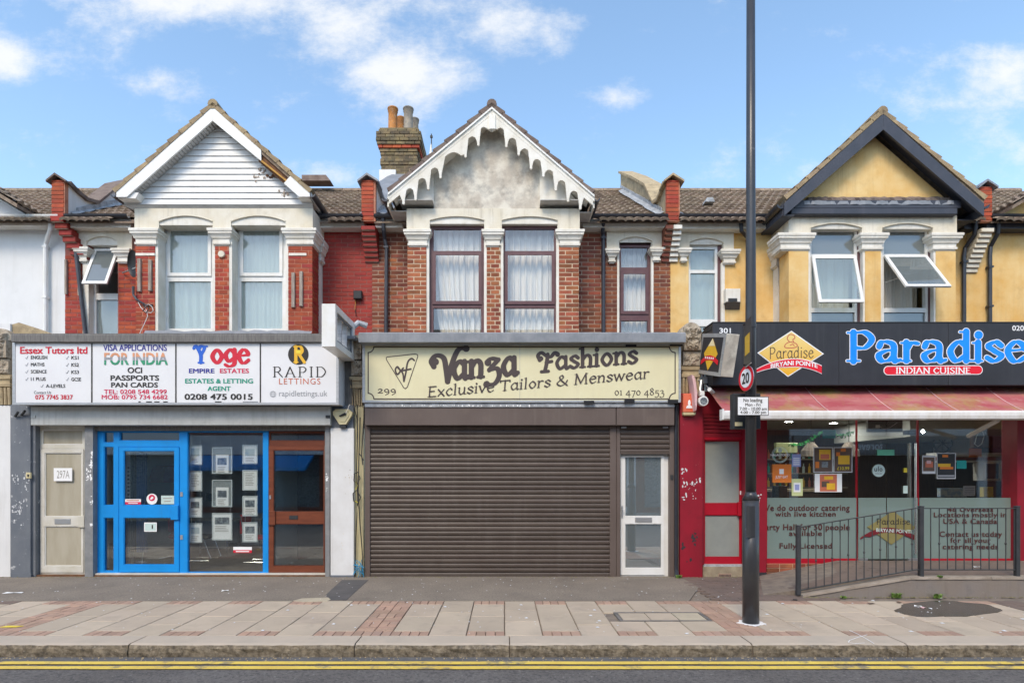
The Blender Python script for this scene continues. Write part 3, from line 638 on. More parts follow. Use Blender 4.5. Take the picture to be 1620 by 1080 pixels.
# manhole cover let into the slabs
mc = struct(MB().frame(mx0, mx1, my0, my1, [(mx0+.05, mx1-.05, my0+.045, my1-.045)], -.02, .003).build('manhole_frame', 'cast_iron', pav)) if False else None
mh = MB(); mh.box(mx0, mx1, my0, my0+.035, -.02, .004); mh.box(mx0, mx1, my1-.035, my1, -.02, .004); mh.box(mx0, mx0+.04, my0+.035, my1-.035, -.02, .004); mh.box(mx1-.04, mx1, my0+.035, my1-.035, -.02, .004)
mhc = thing('manhole_cover', ((mx0+mx1)/2, (my0+my1)/2, 0), 'wide iron manhole cover filled with paving, set in the slabs left of the lamp post', 'manhole cover')
mh.build('rim', 'cast_iron', mhc)
mb2 = MB(); xm = mx0+.045; nw = 3; wv = (mx1-mx0-.09)/nw
for q in range(nw): MB().box(xm+q*wv+.006, xm+(q+1)*wv-.006, my0+.042, my1-.042, -.02, .0+.001*q).build('panel', 'cement' if q == 2 else 'slab', mhc)
# ramp and raised platform with concrete retaining wall
d0 = gp(1265, 941)[1]; zt = .285; yF = -1.66
rp = thing('ramp', (5.5, yF, 0), 'concrete access ramp rising to a raised platform before the restaurant doors', 'ramp')
xa, xb = X(1272, yF), X(1440, yF)
MB().add([(xa, yF, -.02), (xb, yF, -.02), (XR, yF, -.02), (XR, yF, zt-.03), (xb, yF, zt-.03), (xa, yF, .0), (xa, yF+.14, -.02), (xb, yF+.14, -.02), (XR, yF+.14, -.02), (XR, yF+.14, zt-.03), (xb, yF+.14, zt-.03), (xa, yF+.14, 0)],
   [(0, 1, 4, 5), (1, 2, 3, 4), (6, 11, 10, 7), (7, 10, 9, 8), (5, 4, 10, 11), (4, 3, 9, 10), (2, 8, 9, 3), (0, 5, 11, 6), (0, 6, 7, 1), (1, 7, 8, 2)]).build('retaining_wall', 'concrete', rp)
def coping(p0, p1, w0, w1):
    n = 12; vs = []; fs = []
    for i in range(n+1):
        x = p0[0]+(p1[0]-p0[0])*i/n; z = p0[1]+(p1[1]-p0[1])*i/n; j = rnd.uniform(-.006, .006)
        vs += [(x, w0+j, z), (x, w0+.005, z+.032+rnd.uniform(-.004, .004)), (x, w1, z+.034), (x, w1, z-.01)]
    for i in range(n):
        for q in range(4): fs.append((i*4+q, i*4+(q+1) % 4, i*4+4+(q+1) % 4, i*4+4+q))
    return MB().add(vs, fs+[(3, 2, 1, 0), (n*4, n*4+1, n*4+2, n*4+3)])
coping((xa-.02, .0), (xb, zt-.032), yF-.015, yF+.16).build('coping_stone', 'coping', rp)
cxs = [xb, xb+1.15, xb+2.4, xb+3.6, XR]
for a, b in zip(cxs[:-1], cxs[1:]): coping((a+.004, zt-.032), (b-.004, zt-.032), yF-.015, yF+.16).build('coping_stone', 'coping', rp)
y0r = yF+.162
rampbody = MB().add([(3.75, y0r, 0), (xb-.1, y0r, zt-.01), (XR, y0r, zt-.01), (XR, -.0, zt-.01), (xb-.1, -.0, zt-.01), (4.35, -.0, .02), (3.75, y0r, -.02), (XR, y0r, -.02), (XR, 0, -.02), (4.35, 0, -.02)],
   [(0, 1, 4, 5), (1, 2, 3, 4), (6, 7, 2, 1, 0), (7, 8, 3, 2), (9, 5, 4, 3, 8), (6, 0, 5, 9)]).build('ramp_bed', 'joint', rp)
pvr = MB()
for i in range(16):
    y = y0r+.005+i*.1
    if y+.1 > 0: break
    x = 4.3-(.1 if i % 2 else 0)
    def zr(x_, yy):
        xs = 3.75+(4.35-3.75)*(yy-y0r)/(0-y0r); t_ = min(max((x_-xs)/(xb-.1-xs), 0), 1); return t_*(zt-.01)
    while x < 9.4:
        a, b, z0_, z1_ = x+.003, x+.197, zr(x, y+.05)+.012, zr(x+.2, y+.05)+.012
        pvr.add([(a, y+.003, z0_-.03), (b, y+.003, z1_-.03), (b, y+.097, z1_-.03), (a, y+.097, z0_-.03), (a, y+.003, z0_), (b, y+.003, z1_), (b, y+.097, z1_), (a, y+.097, z0_)], [(4, 5, 6, 7), (0, 1, 5, 4), (1, 2, 6, 5), (2, 3, 7, 6), (3, 0, 4, 7)]); x += .2
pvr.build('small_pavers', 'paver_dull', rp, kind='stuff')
pd = MB(); pts = []
for i in range(36):
    a = 2*math.pi*i/36; r_ = 1+.07*math.sin(3*a+1)+.05*math.sin(7*a)
    px_, py_ = 1496+82*r_*math.cos(a), 963+12.5*r_*math.sin(a); q = gp(px_, py_, 0); pts.append(q)
struct(MB().prism([(a, b) for a, b in pts], 'z', -.004, .0035).build('puddle', 'puddle', pav, label='dark wet hollow in the paving before the ramp wall'))
# ------------------------------------------------------------------ upper storeys
ZE = Z(345, .85)             # eaves
SL = .60                     # slope of the main roofs (rise per metre)
YE, YRG = .62, 4.85
def zroof(y): return ZE+.02+(y-.85)*SL
def tile_shape(b):
    """double-roll interlocking tile: unit 1 x 1, wavy across"""
    n = 12; vs = []; fs = []
    for i in range(n+1):
        x = -.5+i/n; w = (abs(math.sin(math.pi*2*(i/n)))**.8)*1.0
        z = .0+w*.055
        vs += [(x, -.53, z-.05), (x, -.53, z+.045), (x, .5, z)]
    for i in range(n):
        a = i*3; c = a+3; fs += [(a, c, c+1, a+1), (a+1, c+1, c+2, a+2)]
    b.add(vs, fs)
def roof(house, x0, x1, skip, m='tile_brown', ridge_col='verge_dark'):
    """main roof of one house; skip: list of (xa, xb) ranges hidden under the gable roof"""
    r = MB().prism([(YE+.1, zroof(YE+.1)-.06), (YRG, zroof(YRG)-.06), (YRG+4, zroof(YRG)-2.4), (YRG+4, zroof(YRG)-2.6), (YRG, zroof(YRG)-.3), (YE+.2, zroof(YE+.2)-.11), (YE+.1, zroof(YE+.1)-.09)], 'x', x0+.0, x1-.0).build('roof', m, house)
    me = unit('roof_tile', m, tile_shape); ang = math.atan(SL); g = .325; wt_ = .30
    nx = int((x1-x0)/wt_); wt2 = (x1-x0)/nx; yy = YE; cnt = 0
    ridge = MB()
    L = (YRG-YE)/math.cos(ang); nr = int(L/g); g2 = L/nr
    for q in range(nr):
        yc = YE+(q+.5)*g2*math.cos(ang)
        for i in range(nx):
            xc = x0+(i+.5)*wt2
            if any(a < xc < b-(yc*0) for a, b in skip(yc)): continue
            cnt += 1
            inst('roof_tile', me, r, (xc, yc+rnd.uniform(-.004, .004), zroof(yc)-.02+rnd.uniform(-.003, .003)), (wt2*1.0, g2*1.06, .5), (ang-.055+rnd.uniform(-.008, .008), rnd.uniform(-.008, .008), rnd.uniform(-.006, .006)))
    nrt = max(1, int((x1-x0)/.46)); w = (x1-x0)/nrt
    ru = unit('ridge_tile', m, lambda b: b.loft([[(-.5+t_, .5*math.cos(a), .5*math.sin(a)*.9) for a in [0, .6, 1.2, 1.57, 1.95, 2.55, 3.14]] for t_ in (0, 1)]))
    for i in range(nrt): inst('ridge_tile', ru, r, (x0+(i+.5)*w, YRG, zroof(YRG)-.04), (w*.985, .24, .24), (0, rnd.uniform(-.01, .01), 0))
    return r
def gable_halfwidth(apex, eave_z, slope): pass

def capital(house, x0, x1, y0, y1, zt_, zb, m='stucco_white', px_=None):
    h = zt_-zb
    return MB().moulding(x0, x1, y0, y1, [(zb-.02, .006), (zb, .006), (zb+.001, .028), (zb+h*.13, .030), (zb+h*.16, .015), (zb+h*.36, .018), (zb+h*.40, .038), (zb+h*.5, .045), (zb+h*.64, .068), (zb+h*.66, .082), (zb+h*.80, .084), (zb+h*.82, .096), (zb+h*.97, .098), (zt_, .09)]).build('capital', m, house)
def arched_plate(x0, x1, z0, z1, opens, y0, y1):
    """plate whose lower edge is notched by openings (xa, xb, springing z, crown z)"""
    b = MB(); ops = sorted(opens); cur = x0; strips = []
    poly = [(x0, z0), (x0, z1), (x1, z1), (x1, z0)]
    for xa, xb, zs, zc in reversed(ops):
        poly.append((xb, z0))
        n = 12
        for i in range(n+1):
            t = i/n; xx = xb+(xa-xb)*t; poly.append((xx, zs+(zc-zs)*(1-(2*t-1)**2)))
        poly.append((xa, z0))
    return b.prism(poly, 'y', y0, y1)
def window(house, x0, x1, z0, z1, Y, m, rows, fw=.055, gl='glass_window', depth=.07, sill=None, name='window'):
    """frame with horizontal divisions; rows: list of (zlow, zhigh, kind, angle) kind f=fixed s=sash set in a casement o=open"""
    holes = [(x0+fw, x1-fw, a, b) for a, b, *_ in rows]
    w = MB().frame(x0, x1, z0, z1, holes, Y, Y+depth).build(name, m, house)
    for a, b, kind, *ang in rows:
        if kind == 'f':
            MB().box(x0+fw, x1-fw, Y+.03, Y+.036, a, b).build('pane', gl, w)
        elif kind == 's':
            e = .012; c = MB().frame(x0+fw-e, x1-fw+e, a-e, b+e, [(x0+fw+.045, x1-fw-.045, a+.045, b-.045)], Y-.022, Y-.002).build('casement', m, w)
            MB().box(x0+fw+.045, x1-fw-.045, Y-.014, Y-.008, a+.045, b-.045).build('pane', gl, w)
        else:
            th = R(ang[0]); xa, xb = x0+fw-.012, x1-fw+.012; zt_, zb = b+.012, a-.012; piv = Vector((0, Y-.01, zt_))
            M_ = Matrix.Translation(piv) @ Matrix.Rotation(-th, 4, 'X') @ Matrix.Translation(-piv)
            MB().frame(xa, xb, zb, zt_, [(xa+.055, xb-.055, zb+.055, zt_-.055)], Y-.035, Y-.002).xf(M_).build('casement', m, w, label='casement hinged at the top and pushed open')
            MB().box(xa+.055, xb-.055, Y-.022, Y-.016, zb+.055, zt_-.055).xf(M_).build('pane', ang[1] if len(ang) > 1 else gl, w)
            for xx in (xa+.02, xb-.02):
                q = M_ @ Vector((xx, Y-.01, zb+(zt_-zb)*.3)); MB().tube([(xx, Y+.03, zt_-(zt_-zb)*.5), q], .006, 5).build('stay', 'silver', w)
    return w
def curtain(x0, x1, z0, z1, Y, label, folds=9, amp=.025, gap=None, m='curtain', seed=1, drape=0):
    r_ = random.Random(seed); nx, nz = 90, 8; vs = []; fs = []
    ph = [r_.uniform(0, 6) for _ in range(4)]
    for j in range(nz+1):
        z = z1+(z0-z1)*j/nz
        for i in range(nx+1):
            t = i/nx; x = x0+(x1-x0)*t
            a = amp*(1.0*math.sin(t*folds*6.28+ph[0]+.7*math.sin(t*7+ph[2]))+.6*math.sin(t*folds*2.3*6.28+ph[1])+.3*math.sin(t*folds*.6*6.28+ph[3]+j*.12))*(.5+.6*j/nz)
            xx = x
            if drape: xx = x+drape*(j/nz)**2*(1-t)*(1 if t < .5 else .6)
            vs.append((xx, Y+a, z))
    for j in range(nz):
        for i in range(nx): fs.append((j*(nx+1)+i, j*(nx+1)+i+1, (j+1)*(nx+1)+i+1, (j+1)*(nx+1)+i))
    return MB().add(vs, fs).build('curtain', m, None, smooth=True, label=label, cat='curtain', group='pale curtains behind the upstairs windows')
def gutter(house, x0, x1, m='gutter', y=.72, z=None):
    z = ZE+.0 if z is None else z
    return MB().loft([[(x, y+.058*math.cos(a), z+.058*math.sin(a)) for a in [math.pi+.0, 3.6, 4.1, 4.71, 5.3, 5.8, 6.28]]+[(x, y+.048, z), (x, y+.036, z-.04), (x, y, z-.05), (x, y-.036, z-.04), (x, y-.048, z)] for x in (x0, x1)]).build('gutter', m, house)
def side_gutter(house, x, y0, y1, z, m='gutter', w=.06):
    return MB().loft([[(x+w*math.cos(a), y, z+w*math.sin(a)) for a in [math.pi, 3.6, 4.1, 4.71, 5.3, 5.8, 6.28]]+[(x+w*.8, y, z), (x, y, z-w*.8), (x-w*.8, y, z)] for y in (y0, y1)]).build('gutter', m, house)
def downpipe(house, pts, m='pipe_dark', r=.034, clips=()):
    o = MB().tube(pts, r, 10).build('downpipe', m, house, smooth=False)
    for (x, y, z) in clips: MB().moulding(x-.036, x+.036, y-.036, y+.05, [(z, .006), (z+.035, .006)]).build('clip', m, o)
    return o
def wall(house, x0, x1, holes, m, y=U, zb=None, zt_=None): return MB().frame(x0, x1, Z(560, U) if zb is None else zb, ZE+.05 if zt_ is None else zt_, holes, y, y+.28).build('wall', m, house)
def pier(xc, w, label, stub_side, m='brick_red', white='white_render', cap='lead', ornate=False, corb=None, corb_m='brick_painted', corb2=None, ztop=7.19, fw_=.12):
    """party wall rising between two roofs: brick pier with a pointed cap at the front, raking parapet behind, stepped corbel below the eaves"""
    t = thing('party_wall', (xc, .8, ZE), label, 'party wall', 'party walls standing up between the roofs')
    yf = .70; x0, x1 = xc-w/2, xc+w/2
    MB().box(x0+.004, x1-.004, yf+.01, yf+.10, ZE-.12, ztop-.1).build('pier', 'mortar_red', t)
    bricks(t, x0, x1, ZE-.10, ztop-.1, yf, [m], L=.22, off=0, bond='f')
    MB().prism([(x0-.06, ztop-.12), (xc-.02, ztop+.01), (x1+.06, ztop-.12), (x1+.06, ztop-.155), (xc-.02, ztop-.03), (x0-.06, ztop-.155)], 'y', yf-.06, yf+.30).build('pier_cap', cap, t)
    # raking parapet: first dips, then climbs with the roof
    ys = [yf+.101, yf+.30, yf+.55, yf+.85, 2.2, 3.4, YRG+.1]; tops = [ztop-.13, ztop-.19, ztop-.22, ztop-.14, zroof(2.2)+.42, zroof(3.4)+.46, zroof(YRG)+.5]
    poly = list(zip(ys, tops))+[(YRG+.1, zroof(YRG)-.3), (yf+.101, ZE-.05)]
    MB().prism(poly, 'x', x0+.01, x1-.01).build('parapet', white, t)
    cp = [(y, z+.0) for y, z in zip(ys, tops)]; cpt = [(y, z+.06) for y, z in zip(ys, tops)]
    MB().prism(cp+cpt[::-1], 'x', x0-.05, x1+.05).build('coping', cap, t)
    fl = [(yf+.3, zroof(yf+.3)+.03), (YRG, zroof(YRG)+.03), (YRG, zroof(YRG)+.16), (yf+.3, zroof(yf+.3)+.15)]
    MB().prism(fl, 'x', x0-.02, x0+.005).build('flashing', 'flashing', t); MB().prism(fl, 'x', x1-.005, x1+.02).build('flashing', 'flashing', t)
    for sgn in (-1, 1):
        xe = x0 if sgn < 0 else x1
        vs = []; n = 9
        for i in range(n+1):
            y = yf+.15+(3.9-.15)*i/n; j = rnd.uniform(-.03, .03); z = zroof(y)+.035
            vs += [(xe, y, z+.06), (xe+sgn*(fw_+j), y, z+rnd.uniform(0, .02))]
        MB().add(vs, [(i*2, i*2+1, i*2+3, i*2+2) for i in range(n)]).build('flashing', 'flashing', t)
    # corbel
    if corb:
        zt_, zb, n, shift = corb; h = (zt_-zb)/n
        for i in range(n):
            z1_ = zt_-i*h; yy = .66+.34*(i/n)**.9; dx = shift*(i/n)
            if corb2:
                brick(t, x0+dx-.02, xc+dx-.01, z1_-h+.008, z1_, yy, corb_m, d=U+.02-yy); brick(t, xc+dx+.0, x1+dx+.03, z1_-h+.008, z1_-.0, yy, corb2, d=U+.02-yy)
            else: brick(t, x0+dx, x1+dx, z1_-h+.01, z1_, yy, corb_m, d=U+.02-yy)
            if i < n: MB().box(x0+dx+.01, x1+dx-.01, yy+.015, U, z1_-h, z1_-h+.012).build('mortar_joint', 'mortar_dark', t)
    return t
def bay(house, pil, caps, ycap, yent, openings, kind, wm_, ytop_frame, reveal_w, side=None, bottom=540):
    zb = Z(bottom, B)-.25; zc0, zc1 = Z(ycap[1], B), Z(ycap[0], B); ze0, ze1 = Z(yent[1], B), Z(yent[0], B)
    xl, xr = X(pil[0][0], B), X(pil[-1][1], B)
    for i, (a, c) in enumerate(pil):
        xa, xb = X(a, B), X(c, B)
        if kind == 'render': MB().box(xa, xb, B, B+.34, zb, zc0).build('pillar', wm_, house)
        else:
            MB().box(xa+.003, xb-.003, B+.004, B+.34, zb, zc0).build('pillar', wm_[1], house)
            bricks(house, xa, xb, Z(bottom-6, B), zc0-.005, B, wm_[0], d=.1, L=.225 if xb-xa > .3 else .14, off=i)
        for (xe, on) in ((xa, i > 0), (xb, i < len(pil)-1)):         # stucco reveals of the openings
            if not on: continue
            s_ = 1 if xe == xb else -1
            MB().box(xe, xe+s_*reveal_w, B+.012, WB+.05, zb, zc1).build('reveal', 'stucco_white', house)
    for (a, c) in caps:
        xa, xb = X(a, B)+.098, X(c, B)-.098
        capital(house, xa, xb, B+.0, B+.34, zc1, zc0)
    ops = [(X(a, B), X(c, B), Z(s_, B), Z(cr, B)) for a, c, s_, cr, lint in openings]
    arched_plate(xl-.012, xr+.012, zc1, ze1, ops, B-.012, B+.16).build('entablature', 'stucco', house)
    for (a, c, s_, cr, lint), op in zip(openings, ops):
        xa, xb = op[0]-.01, op[1]+.01; zl = Z(lint, B+.03)
        poly = [(xa, zl), (xa, zc1-.0)]; n = 12
        MB().box(xa, xb, B+.008, B+.30, zl, ze1-.05).build('lintel', 'stucco_white', house)
        tb = []
        for q in range(n+1):
            t = q/n; tb.append((op[0]+(op[1]-op[0])*t, op[2]+(op[3]-op[2])*(1-(2*t-1)**2)))
        MB().prism([(x, z+.022) for x, z in tb]+[(x, z) for x, z in reversed(tb)], 'y', B-.024, B-.011).build('hood_mould', 'stucco', house)
    return xl, xr, zb, zc0, zc1, ze0, ze1
def rake_poly(xl, zl, xa, za, xr, zr, t): pass
def gable_roof(house, apex, le, re, y0, m_tile, m_verge, yb=4.0, steps=9):
    """cross roof over a bay. apex, le, re: (px,py) of its front outline on plane y0"""
    ax, az = X(apex[0], y0), Z(apex[1], y0); lx, lz = X(le[0], y0), Z(le[1], y0); rx, rz = X(re[0], y0), Z(re[1], y0)
    for (ex, ez, sg) in ((lx, lz, -1), (rx, rz, 1)):
        MB().prism([(ex, ez-.03), (ax, az-.05), (ax, az-.12), (ex+(-sg)*.02, ez-.10)], 'y', y0+.03, yb).build('roof_slope', m_tile, house)
        L = math.hypot(ax-ex, az-ez); n = steps; ang = math.atan2(az-ez, abs(ax-ex))
        me = unit('verge_tile', m_verge, lambda b: b.add([(-.5,-.5,-.5),(.5,-.5,-.5),(.5,.5,-.5),(-.5,.5,-.5),(-.5,-.5,.1),(.5,-.5,.5),(.5,.5,.5),(-.5,.5,.1)], [(0,3,2,1),(4,5,6,7),(0,1,5,4),(1,2,6,5),(2,3,7,6),(3,0,4,7)]))
        for i in range(n):
            t = (i+.5)/n; x = ex+(ax-ex)*t; z = ez+(az-ez)*t
            for q in range(2):
                inst('verge_tile', me, house, (x, y0+.15+q*.31, z+.0+rnd.uniform(-.003, .003)), (L/n*1.08*-1 if True else 1, .30, .085), (0, (ang if sg > 0 else -ang)+(.0), 0) if sg > 0 else (0, -ang, 0)) if sg < 0 else \
                inst('verge_tile', me, house, (x, y0+.15+q*.31, z+rnd.uniform(-.003, .003)), (L/n*1.08, .30, .085), (0, ang, 0))
    MB().tube([(ax, y0-.0, az-.01), (ax, yb, az-.01)], .085, 10).build('ridge_tile', m_verge, house)
    return ax, az, lx, lz, rx, rz
def barge(house, p0, p1, w0, w1, Y, th, m, name='barge_board', **k):
    """board along a rake: p0,p1 outer-edge points (px,py), w vertical depth in px"""
    x0, z0 = X(p0[0], Y), Z(p0[1], Y); x1, z1 = X(p1[0], Y), Z(p1[1], Y)
    return MB().prism([(x0, z0), (x1, z1), (x1, Z(p1[1]+w1, Y)), (x0, Z(p0[1]+w0, Y))], 'y', Y, Y+th).build(name, m, house, **k)

# ============ house at the far left edge (white render)
hA = thing('terraced_house', (-10.3, 1.1, 0), 'white rendered terraced house cut off at the left edge with brown tiled roof', 'house', 'houses of the shopping terrace')
xpA = X(95, .75)             # party wall 1 centre
wall(hA, XL, X(103, U), [], 'white_render', y=U)
def skipA(y): return [(-99, X(-30, .5)-.0+(y)*.0)]
roof(hA, -13.0, xpA-.1, lambda y: [])
MB().prism([(XL, ZE-.16), (xpA-.1, ZE-.16), (xpA-.1, ZE-.03), (XL, ZE-.03)], 'y', .79, U).build('fascia_board', 'stucco_white', hA)
gutter(hA, -10.8, xpA-.0, 'upvc', y=.74)
# gable slope of that house, seen at the frame edge
sx0, sz0 = X(31, .6), ZE+.08
for i in range(9):
    for q in range(6):
        x = sx0-.02-i*.22; z = sz0+.03+i*.22*.86
        inst('roof_tile', unit('roof_tile', 'tile_brown', tile_shape), hA, (x, .62+q*.31, z), (.31, .30, .5), (0, 0, 0)) if False else None
MB().prism([(sx0+.08, sz0), (sx0-2.4, sz0+1.5), (sx0-2.4, sz0+1.4), (sx0+.08, sz0-.07)], 'y', .45, 1.5).build('roof_slope', 'tile_brown', hA)
MB().prism([(sx0+.08, sz0+.0), (sx0-2.41, sz0+1.5), (sx0-4.9, sz0), (sx0-4.9, sz0-.07), (sx0-2.41, sz0+1.4), (sx0+.08, sz0-.07)], 'y', 1.501, 3.0).build('roof_slope', 'tile_brown', hA); MB().prism([(sx0-2.401, sz0+1.5), (sx0-4.9, sz0), (sx0-4.9, sz0-.07), (sx0-2.401, sz0+1.4)], 'y', .45, 1.5).build('roof_slope', 'tile_brown', hA)
MB().prism([(sx0+.0, sz0-.06), (sx0-2.4, sz0+1.38), (sx0-4.8, sz0-.06), (sx0-4.8, ZE-.15), (sx0, ZE-.15)], 'y', .802, 1.3).build('gable_wall', 'white_render', hA)
tme = unit('roof_tile', 'tile_brown', tile_shape); a_ = math.atan2(2.1, 2.48)
a_ = math.atan(.62)
for i in range(8):
    for q in range(3):
        inst('roof_tile', tme, hA, (sx0-.05-i*.24, .58+q*.30, sz0+.11+i*.24*.62), (.30, .335, .5), Matrix.Rotation(R(90), 3, 'Z').to_4x4().to_euler() if False else (Matrix.Rotation(a_, 4, 'Y') @ Matrix.Rotation(R(90), 4, 'Z')).to_euler())
xd = X(72, .93)
downpipe(hA, [(X(80, .74), .74, ZE-.04), (X(80, .78), .78, Z(362, .8)), (xd+.02, .92, Z(385, .92)), (xd, .93, Z(395, .93)), (xd, .93, Z(560, .93))], 'upvc', .038, [(xd, .93, Z(392, .93)), (xd, .93, Z(472, .93))])

# ============ house 297: red painted brick, white clad gable
xpB = X(584, .75)
hB = thing('terraced_house', (-5.4, 1.1, 0), 'red painted brick house with white clad gable and broken barge board', 'house', 'houses of the shopping terrace')
Wn = .12
wx0, wx1, wz0, wz1 = X(148, U+Wn), X(193, U+Wn), Z(545, U), Z(383, U+.03)
wall(hB, X(103, U)+.001, xpB, [(wx0, wx1, wz0, wz1), (X(228, U), X(486, U), Z(555, U), ZE-.02)], 'mortar_painted')
bricks(hB, X(103, U)+.0, wx0-.12, Z(540, U), Z(404, U), U-.005, ['brick_painted', 'brick_red'], d=.1)
bricks(hB, wx1+.02, X(214, U)+.05, Z(540, U), Z(388, U)-.08, U-.005, ['brick_painted', 'brick_red'], d=.1)
bricks(hB, X(511, U), xpB-.0, Z(540, U), ZE-.2, U-.005, ['brick_painted'], d=.1, off=1)
# head of the small window
MBx = arched_plate(X(118, U), X(211, U), Z(402, U), ZE-.03, [(wx0-.02, wx1+.02, Z(383, U), Z(375, U))], U-.045, U+.1).build('entablature', 'stucco', hB)
MB().box(wx0-.03, wx1+.03, U-.01, U+.2, Z(388, U), Z(372, U)).build('lintel', 'stucco_white', hB)
capital(hB, X(125, U)+.06, wx0-.03, U-.035, U+.12, Z(394, U), Z(415, U)); capital(hB, wx1+.04, X(212, U)-.10, U-.035, U+.12, Z(396, U), Z(416, U))
MB().box(wx0-.105, wx0+.004, U-.02, U+.119, wz0, Z(415, U)).build('reveal', 'stucco_white', hB)
MB().box(X(124, U)+.02, X(128, U)+.0, U-.05, U, Z(468, U), Z(408, U)).build('timber_batten', 'weathered_wood', hB)
MB().box(X(105, U), X(108, U), U-.05, U, Z(466, U), Z(412, U)).build('timber_batten', 'weathered_wood', hB)
YW = U+Wn
window(hB, wx0, wx1, wz0, Z(389, YW), YW, 'upvc', [(Z(545, YW)+.02, Z(474, YW), 'f'), (Z(464, YW), Z(396, YW), 'o', 24, 'glass_grey')], fw=.05, gl='glass_frost')
# bay
pB = [(214.5, 245), (340, 362), (456, 494)]
xl, xr, zb_, zc0, zc1, ze0, ze1 = bay(hB, pB, [(208, 255), (331, 371), (447.5, 503)], (363.5, 387), (330, 363), [(252, 337, 351, 342, 357), (366, 452, 351, 342, 357)], 'brick', (['brick_red', 'brick_red', 'brick_painted'], 'mortar_red'), 358, .05)
def flank(house, x, side, matb, matm, cm='stucco_white', mid=True, zt_=None):
    """side of a bay between its front pillar and the house wall; x is the face, side +1 faces right"""
    e = -side*.25; ysA, ysB = B+.34, U-.20
    x_in = x-side*.22
    if matm: MB().box(min(x, x_in)+.004, max(x, x_in)-.004, B+.10, ysA-.0, zb_, zc0).build('pillar', matm, house)
    if matb: bricks(house, B+.02, ysA, Z(534, B), zc0-.005, x-side*.045, matb, d=.1, face='x', off=1)
    MB().box(x-side*.02, x_in, ysB, U+.02, zb_, zc0).build('side_pilaster', cm, house)
    capital(house, min(x, x_in), max(x, x_in)-.0, ysB-.0, U+.02, zc1-.02, zc0-.12) if True else None
    MB().box(x-side*.10, x-side*.14, ysA-.02, ysB+.02, zb_, zc1-.05).build('side_window', 'glass_grey', house)
    MB().box(x-side*.02, x-side*.2, ysA, ysB, zc1-.08, zc1+.01).build('side_lintel', cm, house)
    MB().box(x+side*.012, x-side*.16, B+.161, U-.001, zc1+.011, ze1).build('side_entablature', 'stucco', house)
flank(hB, xr, 1, ['brick_red', 'brick_painted'], 'mortar_red')
MB().box(xl+.02, xl+.2, B+.3, U, zb_, ze1).build('side_wall', 'mortar_red', hB)
for (a, c, tg) in ((261, 339, 0), (376, 452, 1)):
    xa, xb = X(a, WB), X(c, WB)
    zt_ = Z(357, WB)
    w = window(hB, xa, xb, Z(524, WB), zt_, WB, 'upvc', [(Z(519.5, WB), Z(445, WB), 'f'), (Z(436, WB), Z(362, WB), 's')], fw=.062, gl='glass_frost')
    MB().box(xa-.2, xb+.2, WB-.02, WB+.25, Z(541, WB), Z(524.5, WB)).build('sill', 'stucco_white', hB)
    curtain(xa-.02, xb+.02, Z(540, WB), zt_, WB+.16, ['white net curtain behind the left window of the white clad bay', 'white net curtain behind the right window of the white clad bay'][tg], folds=5, amp=.03, seed=3+tg, drape=.1 if tg == 0 else 0)
for bx in ((219, 410, 462), (236, 412, 461), (462, 432, 487), (474.5, 430, 485)):
    MB().bbox(X(bx[0], B), X(bx[0]+5.2, B), B-.04, B+.0, Z(bx[2], B), Z(bx[1], B)).build('timber_batten', 'weathered_wood', hB)
for a, c in ((215, 245), (457, 485)): MB().box(X(a, B), X(c, B), B-.012, B+.02, Z(404.5, B), Z(400.5, B)).build('paint_band', 'stucco_white', hB)
MB().tube([(X(351, B), B-.035, Z(402.5, B)), (X(351, B), B+.0, Z(402.5, B))], [.055, .06], 14).build('wall_boss', 'stucco', hB)
rlv = MB(); n = 26     # crumpled lead along the foot of the bay
vs = []
for i in range(n+1):
    x = X(233+262*i/n, B); j = rnd.uniform(-.012, .012)
    vs += [(x, B-.05+j, Z(524+rnd.uniform(-1, 1.2), B)), (x, B-.10+j, Z(529, B)), (x, B-.07+rnd.uniform(-.02, .02), Z(536, B)), (x, B-.12, Z(545, B))]
for i in range(n):
    for q in range(3): rlv.add([], []) if False else None
rlv.add(vs, [(i*4+q, i*4+q+1, i*4+5+q, i*4+4+q) for i in range(n) for q in range(3)]).build('lead_apron', 'lead', hB)
# gable
ax, az, lx, lz, rx, rz = gable_roof(hB, (336, 163), (180, 301), (491, 301), G, 'tile_brown', 'verge')
MB().prism([(X(a, G+.01), Z(b_, G+.01)) for a, b_ in ((336, 169), (184, 303), (184, 311.5), (200, 311.5), (336, 191))], 'y', G+.01, G+.04).build('barge_board', 'upvc', hB)
barge(hB, (336.2, 169), (413, 236.5), 22, 18, G+.01, .03, 'upvc', label='upper piece of the barge board ending at a jagged break')
MB().prism([(X(a, G+.01), Z(b_, G+.01)) for a, b_ in ((459.5, 278), (490, 303), (490, 311), (473, 311), (449, 290))], 'y', G+.01, G+.04).build('barge_board', 'upvc', hB, label='short lower piece of the barge board below the break')
barge(hB, (409, 234), (464, 283), 21, 19, G+.06, .04, 'wood_raw', 'rafter')
barge(hB, (413, 252), (461, 290.5), 3.5, 3.5, G+.02, .03, 'wood_yellow', 'exposed_strip')
# box ends of the eaves
for s_, xa, xb in ((0, 184, 215), (1, 468, 490)):
    z0_, z1_ = Z(311.5, G), Z(303 if s_ == 0 else 303, G)
    if s_ == 0: MB().prism([(X(184, G), Z(304, G)), (X(184, G), Z(312, G)), (X(212, G), Z(312, G)), (X(217, G), Z(303, G)), (X(190, G), Z(300, G))], 'y', G+.04, B-.01).build('eaves_box', 'upvc', hB)
    else: MB().prism([(X(466, G), Z(303, G)), (X(470, G), Z(311, G)), (X(490, G), Z(311, G)), (X(490, G), Z(305, G)), (X(484, G), Z(300, G))], 'y', G+.04, B-.01).build('eaves_box', 'upvc', hB)
